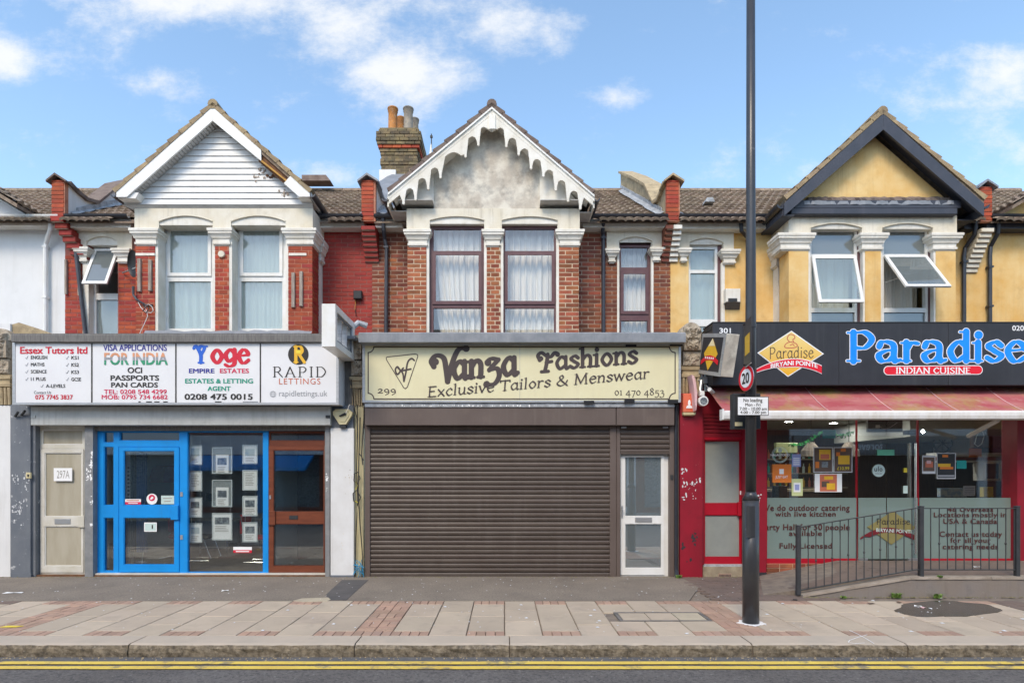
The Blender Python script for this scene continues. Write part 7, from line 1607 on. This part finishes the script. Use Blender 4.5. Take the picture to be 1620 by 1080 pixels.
chef = [crom([(1248, 540), (1245, 536), (1247, 531), (1251, 529), (1256, 531), (1257, 535), (1254, 537), (1255, 541)], 4), crom([(1241, 549), (1243, 544), (1250, 541), (1258, 543), (1261, 547), (1256, 550), (1247, 550.5), (1241, 549)], 4), crom([(1250, 546), (1254, 544.5), (1256, 547)], 3)]
sd_lines(sD, [s_ for m_ in chef for s_ in pl([tuple(q) for q in m_], .008, YD)], YD-.009, 'ink_terracotta', 'cook_symbol', .003)
# awning
aw = thing('awning', (6.5, -.4, 2.7), 'faded pink awning with green mildew and a white front bar', 'awning')
yb_, zb2, zt2 = -.83, Z(652, -.83), 3.20; x0, x1 = 3.46, 9.9; nx, ny = 48, 8; vs = []; fs = []
for j in range(ny+1):
    t = j/ny; yy = -.06+(yb_+.06)*t; z = zt2+(zb2-zt2)*t-.035*math.sin(math.pi*t)
    for i in range(nx+1): vs.append((x0+(x1-x0)*i/nx, yy, z+.006*math.sin(i*1.3+j*.3)))
n1 = nx+1
for j in range(ny):
    for i in range(nx): fs.append((j*n1+i, (j+1)*n1+i, (j+1)*n1+i+1, j*n1+i+1))
k = len(vs); vs += [(a, b_, c-.004) for a, b_, c in vs]; fs += [tuple(q+k for q in f_[::-1]) for f_ in fs]
MB().add(vs, fs).build('canvas', 'awning', aw, smooth=True)
for i, x in enumerate(np.arange(x0+.62, x1, 1.02)):
    MB().tube([(x, -.06+(yb_+.06)*t, zt2+(zb2-zt2)*t-.035*math.sin(math.pi*t)+.004) for t in (0, .25, .5, .75, 1)], .006, 4).build('seam', 'pink_plastic', aw)
MB().moulding(x0-.03, x1, yb_-.02, yb_+.08, [(Z(663.5, yb_), -.02), (Z(662, yb_), .0), (Z(657, yb_), .012), (Z(652, yb_), .012), (Z(650, yb_), .0), (Z(649, yb_), -.03)]).build('front_bar', 'awning_bar', aw)
MB().bbox(x0-.06, x0-.031, yb_-.03, yb_+.09, Z(664, yb_), Z(647, yb_), .006).build('end_cap', 'upvc', aw)
for xx in (X(1505, -.3), ): MB().box(xx-.03, xx+.03, 0, 0, 0, 0) if False else None
MB().tube([(X(1563, -.5), -.7, Z(664, -.7)), (X(1530, 0), -.02, Z(690, 0))], .035, 6).build('folding_arm', 'upvc', aw)
# ---- projecting signs
pg = thing('projecting_sign', (-2.62, -.5, 3.66), 'empty white projecting sign frame beside the lettings sign', 'projecting sign', 'projecting signs above the shops')
x0, x1, y0, y1, z0, z1 = -2.735, -2.53, -1.17, -.02, 3.66, 4.30
MB().frame(y0, y1, z0, z1, [(y0+.10, y1-.12, z0+.10, z1-.10)], x0, x1).xf(Matrix(((0, 1, 0, 0), (1, 0, 0, 0), (0, 0, 1, 0), (0, 0, 0, 1)))).build('frame', 'upvc', pg)
for yy in (-.72, -.42): MB().box(x0+.05, x1-.03, yy, yy+.03, z0+.1, z1-.1).build('cross_strut', 'alu', pg)
MB().frame(y0+.1, y1-.12, z0+.1, z1-.1, [(y0+.13, y1-.15, z0+.13, z1-.13)], x1-.04, x1-.02).xf(Matrix(((0, 1, 0, 0), (1, 0, 0, 0), (0, 0, 1, 0), (0, 0, 0, 1)))).build('inner_trim', 'grey_paint', pg)
MB().tube([(-2.60, -.02, 4.2), (-2.50, .1, 4.34), (-2.36, .15, 4.30)], .05, 8).build('wall_bracket', 'flashing', pg)
pd_ = thing('projecting_sign', (3.5, -.4, 3.3), 'black projecting lightbox with a yellow diamond and a dirty white side, sagging outwards', 'projecting sign', 'projecting signs above the shops')
M_ = Matrix.Translation((3.34, -.02, 3.8)) @ Matrix.Rotation(R(13), 4, 'X') @ Matrix.Rotation(R(4), 4, 'Y') @ Matrix.Rotation(R(6), 4, 'Z') @ Matrix.Translation((-3.34, .02, -3.8))
MB().bbox(3.33, 3.545, -.88, -.03, 3.46, 4.12, .008).xf(M_).build('case', 'mould', pd_)
S_ = Matrix(((0, 1, 0, 0), (1, 0, 0, 0), (0, 0, 1, 0), (0, 0, 0, 1)))
MB().frame(-.88, -.03, 3.46, 4.12, [(-.82, -.09, 3.52, 4.06)], 3.318, 3.33).xf(M_ @ S_).build('frame', 'alu', pd_); MB().box(3.322, 3.329, -.82, -.09, 3.52, 4.06).xf(M_).build('face', 'fascia_black', pd_)
def yz(pts, xx, m, nm): MB().prism(pts, 'x', xx-.002, xx).xf(M_).build(nm, m, pd_)
yz([(-.45, 4.04), (-.70, 3.80), (-.43, 3.53), (-.2, 3.80)], 3.320, 'ink_gold', 'diamond'); yz([(-.45, 4.04), (-.57, 3.925), (-.33, 3.92)], 3.3175, 'ink_cream', 'diamond_tip')
yz([(-.76, 3.63), (-.76, 3.70), (-.6, 3.76), (-.45, 3.775), (-.3, 3.76), (-.14, 3.68), (-.14, 3.61), (-.3, 3.68), (-.45, 3.70), (-.6, 3.685)], 3.316, 'ink_signred', 'ribbon')
for q in range(5): yz([(-.60+q*.07, 3.715), (-.56+q*.07, 3.715), (-.56+q*.07, 3.745), (-.60+q*.07, 3.745)], 3.313, 'ink_white', 'ribbon_mark')
MB().box(3.42, 3.46, -.03, .02, 3.15, 3.5).build('wall_bracket', 'alu', pd_)
# ---- alarms, cameras
al = thing('alarm_box', (X(541.5, -.05), -.08, Z(677, -.05)), 'cream shield-shaped alarm box with a dark cable on the grey pilaster head', 'alarm box')
pp = [(526.5, 651), (531, 647), (551, 647), (557, 652), (556, 657), (547, 671), (537, 671), (527, 656)]
MB().prism([(X(a, -.1), Z(b_, -.1)) for a, b_ in pp], 'y', -.10, -.012).build('case', 'alarm_cream', al)
cx_, cz_ = X(541.5, -.1), Z(658, -.1); MB().prism([(cx_+(X(a, -.1)-cx_)*.72, cz_+(Z(b_, -.1)-cz_)*.68) for a, b_ in pp], 'y', -.112, -.101).build('raised_face', 'alarm_cream', al)
bx(al, 'base_light', 537, 547, 671.5, 676.5, -.09, -.012, 'charcoal', .004); MB().tube([(X(537, -.12), -.125, Z(658, -.12)), (X(547, -.12), -.125, Z(654, -.12))], [.012, .024], 7).build('connector', 'charcoal', al)
MB().tube([(X(a, -.12), -.13, Z(b_, -.12)) for a, b_ in ((547, 654), (551, 646), (553, 640), (557, 640), (561, 648))], .006, 5).build('cable', 'upvc', al)
ar = thing('alarm_box', (X(1090, -.1), -.1, Z(657, -.1)), 'orange-red alarm box with a white emblem at the top of the red pilaster', 'alarm box')
MB().moulding(X(1081.5, -.12), X(1099, -.12), -.13, -.051, [(Z(652, -.12), .0), (Z(651, -.12), .012), (Z(636, -.12), .016), (Z(624, -.12), .010), (Z(622.5, -.12), -.005)]).build('case', 'alarm_red', ar)
MB().moulding(X(1081.5, -.12), X(1099, -.12), -.128, -.051, [(Z(657, -.12), -.01), (Z(656, -.12), .006), (Z(652.2, -.12), .012)]).build('lens', 'alarm_cream', ar)
MB().prism([(X(1090.5+a, -.15), Z(639+b_, -.15)) for a, b_ in ((-5, 6.5), (-4, 3), (-1.5, 1.5), (-2.2, -2), (-1.5, -5.5), (0, -7), (1.5, -5.5), (2.2, -2), (1.5, 1.5), (4, 3), (5, 6.5))], 'y', -.151, -.149).build('emblem', 'ink_white', ar)
cs = thing('curved_shield', (X(1097, -.1), -.1, Z(650, -.1)), 'pale pink curved plastic shield standing out beside the orange-red alarm box', 'plastic shield')
pts = [(X(1091+a, -.2), Z(b_, -.2)) for a, b_ in ((0, 594), (4, 596), (7, 606), (9, 622), (8.5, 640), (7.2, 650), (5.6, 640), (4.5, 622), (3, 608))]
MB().prism(pts, 'y', -.30, -.05).build('shield', 'pink_plastic', cs)
cc = thing('security_camera', (X(1112, -.2), -.2, Z(640, -.2)), 'round white security camera hanging left of the awning', 'security camera')
x, z = X(1111.5, -.22), Z(634.5, -.22)
MB().tube([(x, -.18, z), (x, -.26, z), (x, -.27, z)], [.082, .085, .078], 20).build('housing', 'upvc', cc); MB().tube([(x, -.272, z), (x, -.278, z)], .058, 16).build('lens', 'photo_dark', cc)
MB().tube([(x, -.2, z+.08), (x-.02, -.15, z+.2), (x+.02, -.1, z+.36), (x+.0, .0, z+.38)], .022, 7).build('bracket', 'alu', cc)
MB().bbox(x-.05, x+.03, -.24, -.14, z+.09, z+.17, .01).build('mount', 'upvc', cc)
cc2 = thing('security_camera', (X(1126, -.2), -.2, Z(622, -.2)), 'small white bullet camera fixed under the left end of the black sign', 'security camera')
MB().tube([(X(1119, -.2), -.3, Z(617, -.2)), (X(1133, -.2), -.12, Z(622, -.2))], .035, 10).build('housing', 'upvc', cc2); bx(cc2, 'mount', 1113, 1120, 596, 606, -.1, .0, 'alu'); MB().tube([(X(1117, -.1), -.05, Z(606, -.1)), (X(1124, -.2), -.2, Z(618, -.2))], .014, 6).build('bracket', 'alu', cc2)
# ---- lamp post with its signs
YLP = -3.11; xp = X(1187.7, YLP)
lp = thing('lamp_post', (xp, YLP, 0), 'tall black steel lamp post at the kerb with a thicker lower section', 'lamp post')
pos = lambda y: Z(y, YLP)
MB().tube([(xp, YLP, 0), (xp, YLP, pos(790))], .0935, 24).build('base_section', 'pole', lp, smooth=False)
MB().tube([(xp, YLP, pos(790)), (xp, YLP, pos(781.5)), (xp, YLP, pos(778))], [.098, .066, .062], 24).build('shoulder', 'pole', lp)
MB().tube([(xp, YLP, pos(779)), (xp, YLP, pos(515)), (xp, YLP, pos(300)), (xp, YLP, 8.4)], [.0605, .0595, .0525, .046], 24).build('shaft', 'pole', lp)
for o_ in lp.children:
    o_.data.polygons.foreach_set('use_smooth', [len(p.vertices) == 4 for p in o_.data.polygons])
MB().tube([(xp, YLP, 8.4), (xp, YLP-.3, 8.7), (xp, YLP-1.3, 8.85)], .035, 8).build('outreach_arm', 'pole', lp); MB().moulding(xp-.12, xp+.12, YLP-1.9, YLP-1.25, [(8.80, -.02), (8.82, .0), (8.90, .0), (8.93, -.05)]).build('lantern', 'grey_metal', lp)
vs = [(xp+.0935*1.5*math.cos(a*.35)*(1+.22*math.sin(a*2.3)), YLP+.14*math.sin(a*.35)*(1+.2*math.cos(a*1.9))) for a in range(18)]
MB().prism(vs, 'z', .001, .006).build('paint_splash', 'ink_white', lp, label='white paint patch round the foot')
bx(lp, 'access_door', 1181, 1194.5, 800, 850, YLP-.0955, YLP-.088, 'pole')
bk = thing('street_sign_box', (X(1182, YLP+.1), YLP+.1, pos(678)), 'dark grey box strapped behind the lamp post under the parking plate', 'box')
MB().bbox(X(1161, YLP+.1), X(1203.5, YLP+.1), YLP+.1, YLP+.22, Z(678, YLP+.1), Z(622, YLP+.1), .008).build('case', 'charcoal', bk); bx(bk, 'label_plate', 1163, 1174.5, 667.5, 673.5, YLP+.09, YLP+.099, 'ink_cream')
npt = thing('parking_plate', (X(1191, YLP-.09), YLP-.09, pos(656)), 'white no loading plate with black lettering on the lamp post', 'road sign')
YN = YLP-.09; bx(npt, 'border', 1166.5, 1216, 627, 657, YN, YN+.008, 'ink_black'); bx(npt, 'plate', 1167.5, 1215, 628, 656, YN-.003, YN-.0005, 'ink_white')
for s_, a, c, t_, b_ in (('No loading', 1176, 1206, 630, 635.5), ('Mon - Fri', 1179, 1203, 637.6, 642.2), ('7.00 - 10.00 am', 1170, 1213, 644, 648.6), ('4.00 - 7.00 pm', 1171, 1212, 649.8, 654.2)): T(s_, a, c, t_, b_, YN-.003, K, npt, bold=.012, gap=.002)
for zz in (pos(636), pos(649)): MB().tube([(xp-.068, YLP-.075, zz), (xp+.068, YLP-.075, zz)], .006, 5).build('clamp', 'silver', npt)
sl_ = thing('speed_limit_sign', (xp-.09, YLP-.02, pos(619)), 'round red ringed 20 speed limit sign on the lamp post, seen side-on', 'road sign')
Ms = Matrix.Translation((X(1177.5, YLP), YLP-.06, pos(599.5))) @ Matrix.Rotation(R(-80), 4, 'Z')
def dsc(r, y0, y1, m, nm): MB().prism([(r*math.cos(2*math.pi*k/36), r*math.sin(2*math.pi*k/36)) for k in range(36)], 'y', y0, y1).xf(Ms).build(nm, m, sl_)
dsc(.148, -.004, .004, 'silver', 'backplate'); dsc(.146, -.007, -.0045, 'ink_signred', 'red_ring'); dsc(.108, -.0095, -.0075, 'ink_white', 'face')
v, f = text_mesh('20', .03); hh = .68; v = v-np.array([(v[:, 0].min()+v[:, 0].max())/2, .34, 0]); b = MB(); b.add([(p[0]*.148, -.012-p[2], p[1]*.175) for p in v], f).xf(Ms).build('lettering', K, sl_)
for dz in (-.07, .07): MB().tube([(xp-.06, YLP-.01, pos(599.5)+dz), (X(1179, YLP), YLP-.03, pos(599.5)+dz)], .009, 6).build('clamp', 'silver', sl_)
fs_ = thing('flag_sign', (xp-.1, YLP, pos(580)), 'narrow black and yellow sign plate seen almost edge-on above the speed limit sign', 'road sign')
Mf = Matrix.Translation((xp-.075, YLP, 0)) @ Matrix.Rotation(R(-101), 4, 'Z')
MB().box(-.02, .36, -.004, .004, pos(582), pos(512)).xf(Mf).build('plate', 'fascia_black', fs_); MB().box(.06, .30, -.0065, -.0045, pos(565), pos(535)).xf(Mf).build('print', 'ink_gold', fs_)
MB().box(-.026, .366, -.0045, .0045, pos(583), pos(582)-.002).xf(Mf).build('edge', 'alu', fs_)
for yy in (514, 578): MB().tube([(xp, YLP, pos(yy)), (xp-.11, YLP-.03, pos(yy))], .012, 6).build('clamp', 'pole', fs_)
MB().tube([(xp, YLP, pos(519)), (xp, YLP, pos(514))], .066, 20).build('collar', 'pole', lp)
# ---- railing on the ramp
YR = -1.585; rl = thing('ramp_railing', (X(1440, YR), YR, .0), 'black steel railing with thin upright bars along the access ramp', 'railing')
def rz(px_, flat, x0_, z0_): return flat if px_ >= 1447 else z0_+(flat-z0_)*(px_-x0_)/(1447-x0_)
topz = lambda px_: rz(px_, Z(803, YR), 1263, Z(833, YR)); botz = lambda px_: rz(px_, Z(900, YR), 1263, Z(933, YR))
for a, b_, c in ((1263, 831.5, 941), (1457, 801, 913), (1609, 801, 913)):
    p_ = MB().bbox(X(a-3, YR), X(a+3, YR), YR-.03, YR+.03, max(Z(c, YR), .0 if a < 1300 else .25), Z(b_, YR), .006).build('post', 'rail', rl)
    MB().moulding(X(a-3, YR), X(a+3, YR), YR-.03, YR+.03, [(Z(b_, YR)+.001, .004), (Z(b_, YR)+.012, .0)]).build('post_cap', 'rail', p_)
for f_, nm in ((topz, 'top_rail'), (botz, 'bottom_rail')):
    MB().prism([(X(1266, YR), f_(1266)), (X(1447, YR), f_(1447)), (X(1606, YR), f_(1606)), (X(1606, YR), f_(1606)-.012), (X(1447, YR), f_(1447)-.012), (X(1266, YR), f_(1266)-.012)], 'y', YR-.02, YR+.02).build(nm, 'rail', rl)
k = 0
for a in list(np.arange(1278.5, 1452, 12.65))+list(np.arange(1472.5, 1605, 13.2)):
    x = X(a, YR)+rnd.uniform(-.002, .002); b = MB().tube([(x, YR, botz(a)-.001), (x+rnd.uniform(-.004, .004), YR, topz(a)-.013)], .0068, 8).build('baluster', 'rail', rl)
    if k % 2 == 1: zc = botz(a)+(topz(a)-botz(a))*.42; MB().tube([(x, YR, zc-.016), (x, YR, zc), (x, YR, zc+.016)], [.009, .017, .009], 8).build('collar', 'rail', b)
    k += 1
# ---- weeds and litter
def weed(x, y, z, n, h, label, seed):
    r_ = random.Random(seed); b = MB()
    for i in range(n):
        a = r_.uniform(0, 6.28); l = h*r_.uniform(.5, 1); d_ = r_.uniform(.3, 1.1)*l; w_ = r_.uniform(.004, .009); ox, oy = r_.uniform(-.05, .05)*h*12, r_.uniform(-.03, .03)
        px_, py_ = math.cos(a+1.57)*w_, math.sin(a+1.57)*w_; bx_, by_ = x+ox, y+oy
        b.add([(bx_-px_, by_-py_, z), (bx_+px_, by_+py_, z), (bx_+d_*.5*math.cos(a)+px_, by_+d_*.5*math.sin(a)+py_, z+l*.7), (bx_+d_*.5*math.cos(a)-px_, by_+d_*.5*math.sin(a)-py_, z+l*.7), (bx_+d_*math.cos(a), by_+d_*math.sin(a), z+l*.75)], [(0, 1, 2, 3), (3, 2, 4)])
    return b.build('weed', 'leaf', None, label=label, cat='weed', group='weeds growing from the paving joints')
weed(X(1073, -.1), -.12, 0, 60, .07, 'low grass tuft at the foot of the black waste pipe', 1); weed(X(1419, -1.7), -1.70, 0, 50, .10, 'green weed tuft at the foot of the ramp wall before the left railing bars', 2)
weed(X(1483, -1.72), -1.72, 0, 45, .09, 'green weed tuft at the foot of the ramp wall beside the puddle', 3); weed(X(1486, -1.66), -1.665, .285, 40, .035, 'low weeds growing on top of the ramp wall coping', 4); weed(X(1333, -1.7), -1.72, 0, 25, .04, 'sparse low weeds where the ramp wall starts', 5)
ms_ = MB(); r_ = random.Random(9)
for i in range(260):
    a = r_.uniform(1270, 1640); y = -1.665-abs(r_.gauss(0, .02)); s_ = r_.uniform(.004, .014); x = X(a, y); ms_.add([(x-s_, y-s_, .001), (x+s_, y-s_, .001), (x, y+s_, .001), (x, y, s_*.8)], [(0, 1, 3), (1, 2, 3), (2, 0, 3)])
ms_.build('moss', 'moss', None, kind='stuff', label='moss and grit along the foot of the ramp wall')
def scrap(px_, py_, w, d, rot, m, label, z=0, cat='litter'):
    x, y = gp(px_, py_, z); c, s_ = math.cos(rot), math.sin(rot); P_ = [(-w, -d, .004), (w*.2, -d*.9, .012), (w, -d*.6, .004), (w*.9, d, .009), (-.1*w, d*.8, .004), (-w*.8, d*.9, .014)]
    pts = [(x+a*c-b_*s_, y+a*s_+b_*c, z+q+.004) for a, b_, q in P_]
    MB().add(pts+[(a, b_, c_-.003) for a, b_, c_ in pts], [(0, 1, 4, 5), (1, 2, 3, 4), (11, 10, 7, 6), (10, 9, 8, 7)]+[(i, i+6, (i+1) % 6+6, (i+1) % 6) for i in range(6)]).build('litter', m, None, label=label, cat=cat, group='litter on the pavement')
scrap(21, 938, .13, .035, .1, 'paper', 'long white paper scrap on the tarmac before the grey pilaster'); scrap(356, 934.5, .05, .03, .4, 'paper', 'small white scrap on the tarmac before the blue framed window')
scrap(1290, 929, .03, .02, 0, 'paper', 'white scrap on the ramp below the railing bars', .1); scrap(1258, 949, .03, .03, 1, 'charcoal', 'dark crumpled scrap at the foot of the first railing post'); scrap(1378, 955, .05, .03, .2, 'counter', 'brown dead leaf before the ramp wall'); scrap(1422, 953, .035, .03, .5, 'counter', 'dark brown lump left of the puddle')
scrap(1452, 959, .045, .02, -.4, 'paper', 'pale crumpled scrap at the left rim of the puddle'); scrap(1460, 961.5, .04, .03, .4, 'pink_plastic', 'pinkish crumpled scrap in the puddle'); scrap(1185, 986, .03, .02, 0, 'paper', 'tiny white scrap at the foot of the lamp post')
scrap(1472, 963, .03, .02, .9, 'paper_grey', 'grey scrap on the wet paving inside the puddle'); scrap(1546, 897, .06, .015, 0, 'paper', 'white strip on the platform under the right railing', .285)
x, y = gp(17, 991); MB().prism([(x-.10, y-.035), (x+.09, y-.03), (x+.13, y+.03), (x-.07, y+.035)], 'z', .004, .0065).build('paint_mark', 'ink_yellow', pav, label='yellow painted patch on a slab at the left')
sg = []
for i in range(14):
    a = i/13; sg.append(gp(1341+40*(1-math.cos(a*3.0))*.5, 1000+6*math.sin(a*6.2)*.8+4*a))
for q, pp in enumerate(([gp(1344, 997), gp(1357, 1003), gp(1370, 1010), gp(1383, 1018)], [gp(1372, 1004), gp(1358, 1008), gp(1344, 1013), gp(1342, 1016), gp(1352, 1018), gp(1368, 1017)])):
    b = MB()
    for i in range(len(pp)-1):
        (xa, ya), (xb, yb2) = pp[i], pp[i+1]; dx, dy = xb-xa, yb2-ya; l = math.hypot(dx, dy); nx_, ny_ = -dy/l*.004, dx/l*.004
        b.add([(xa-nx_, ya-ny_, .0046+.0004*q), (xb-nx_, yb2-ny_, .0046+.0004*q), (xb+nx_, yb2+ny_, .0046+.0004*q), (xa+nx_, ya+ny_, .0046+.0004*q)], [(0, 1, 2, 3)])
    b.build('paint_mark', 'ink_white', pav)
sp2 = MB(); r_ = random.Random(12)                        # pale grit, chips and gum on the pavement
for i in range(420):
    x, y = r_.uniform(-7, 7.5), r_.uniform(-1.85, -.08) if i < 260 else r_.uniform(-3.6, -1.9)
    if x > 4 and y > -1.7: continue
    s_ = r_.uniform(.003, .012) if i < 400 else .02; sp2.add([(x-s_, y-s_*.8, .0045), (x+s_, y-s_, .0045), (x+s_*.7, y+s_, .0045), (x-s_, y+s_*.9, .0045), (x, y, .0045+s_*.5)], [(0, 1, 4), (1, 2, 4), (2, 3, 4), (3, 0, 4)])
sp2.build('grit', 'paper_grey', None, kind='stuff', label='pale grit and small chips scattered on the pavement')
dl = MB(); r_ = random.Random(21)                         # dirt, leaves and crumbs gathered along the foot of the shopfronts
for i in range(520):
    x = r_.uniform(-9.5, 4.2); y = -.03-abs(r_.gauss(0, .035)); s_ = r_.uniform(.003, .014)
    if -9.5 < x < -8 and r_.random() < .5: continue
    dl.add([(x-s_, y-s_*.7, .002), (x+s_, y-s_*.9, .002), (x+s_*.6, y+s_, .002), (x, y, .002+s_*.7)], [(0, 1, 3), (1, 2, 3), (2, 0, 3)])
dl.build('dirt_line', 'moss', None, kind='stuff', label='dirt and crumbs gathered along the foot of the shopfronts')
gr_ = MB()                                                # grit lying in the road channel
for i in range(500):
    x = r_.uniform(-6.5, 6.5); y = YK1-.02-abs(r_.gauss(0, .07)); s_ = r_.uniform(.003, .011)
    gr_.add([(x-s_, y-s_*.7, ZR+.007), (x+s_, y-s_*.9, ZR+.007), (x+s_*.6, y+s_, ZR+.007), (x, y, ZR+.007+s_*.8)], [(0, 1, 3), (1, 2, 3), (2, 0, 3)])
gr_.build('channel_grit', 'tan_stone', None, kind='stuff', label='grit lying in the road channel along the kerb')
# ------------------------------------------------------------------ the other side of the road (seen in the glass)
struct(MB().box(-60, 60, -16.5, -13.4, -.30, 0).build('far_pavement', 'slab'))
def opp(x0, x1, wm_, fm, txt, lab, sm, extra=None):
    t = thing('opposite_shop', ((x0+x1)/2, -17, 0), lab, 'shop building', 'shops across the road'); Yo = -16.5
    n = 2; ww = 1.0; hs = [(x0+(x1-x0)*(i+.5)/n-ww/2, x0+(x1-x0)*(i+.5)/n+ww/2, 4.6, 6.2) for i in range(n)]
    MB().frame(x0, x1, 0, 7.2, hs+[(x0+.4, x1-.4, .25, 2.6)], Yo-.3, Yo).build('wall', wm_, t)
    for h in hs: w_ = MB().frame(h[0], h[1], h[2], h[3], [(h[0]+.08, h[1]-.08, h[2]+.08, (h[2]+h[3])/2-.03), (h[0]+.08, h[1]-.08, (h[2]+h[3])/2+.03, h[3]-.08)], Yo-.2, Yo-.14).build('window', 'upvc', t); MB().box(h[0]+.08, h[1]-.08, Yo-.18, Yo-.17, h[2]+.08, h[3]-.08).build('pane', 'glass_grey', w_)
    MB().box(x0+.1, x1-.1, Yo+.001, Yo+.2, 2.64, 3.5).build('fascia', fm, t)
    if sm == 'shutter':
        s_ = MB().box(x0+.4, x1-.4, Yo-.2, Yo-.15, .25, 2.6).build('roller_shutter', 'charcoal', t)
        for i in range(30): inst('shutter_slat', slat_unit('shutter_brown'), s_, ((x0+x1)/2, Yo-.12, .29+i*.078), (x1-x0-.82, .036, .075), (0, 0, math.pi))
    else: MB().box(x0+.4, x1-.4, Yo-.2, Yo-.15, .25, 2.6).build('display_window', 'photo_dark', t)
    MB().prism([(Yo+.3, 7.2), (Yo-4.5, 9.6), (Yo-9, 7.2)], 'x', x0, x1).build('roof', 'tile_brown', t)
    if txt:
        s, a, c, zl, zh, m_ = txt; v, f = text_mesh(s, .02); w_ = v[:, 0].max()-v[:, 0].min()
        MB().add([(c-(p[0]-v[:, 0].min())/w_*(c-a), Yo+.206+p[2], zl+p[1]/.68*(zh-zl)) for p in v], f).build('lettering', m_, t)
    return t
opp(-21, -14.5, 'white_render', 'sign_white', None, 'white rendered shop across the road reflected in the left shop door', 'window')
o1 = opp(-14.5, -8, 'brick_brown', 'paper_grey', None, 'brick shop with a blue awning across the road', 'window')
MB().prism([(-16.3, 2.6), (-15.2, 2.05), (-15.2, 1.9), (-16.3, 2.5)], 'x', -13.8, -8.6).build('awning', 'blue', o1); MB().box(-11.1, -10.9, -16.4, -16.2, 0, 2.6).build('post', 'blue', o1)
opp(-8, -1, 'brick_brown', 'sign_white', None, 'brick shop across the road facing the lettings office', 'window'); opp(-1, 6, 'white_render', 'paper_grey', None, 'pale rendered shop across the road facing the closed shutter', 'window')
opp(6, 13, 'brick_brown', 'charcoal', None, 'brick shop with a dark fascia across the road', 'window'); opp(13, 22, 'white_render', 'grey_metal', ('forever', 15.75, 17.1, 2.85, 3.2, 'ink_white'), 'pale shop with a dark roller shutter and a grey fascia across the road', 'shutter')
opp(22, 30, 'brick_brown', 'ink_maroon', None, 'brick shop with a dark red fascia far along the road opposite', 'window'); opp(-29, -21, 'brick_brown', 'sign_white', None, 'brick shop with a white fascia far along the road opposite', 'window')
flush_extra()
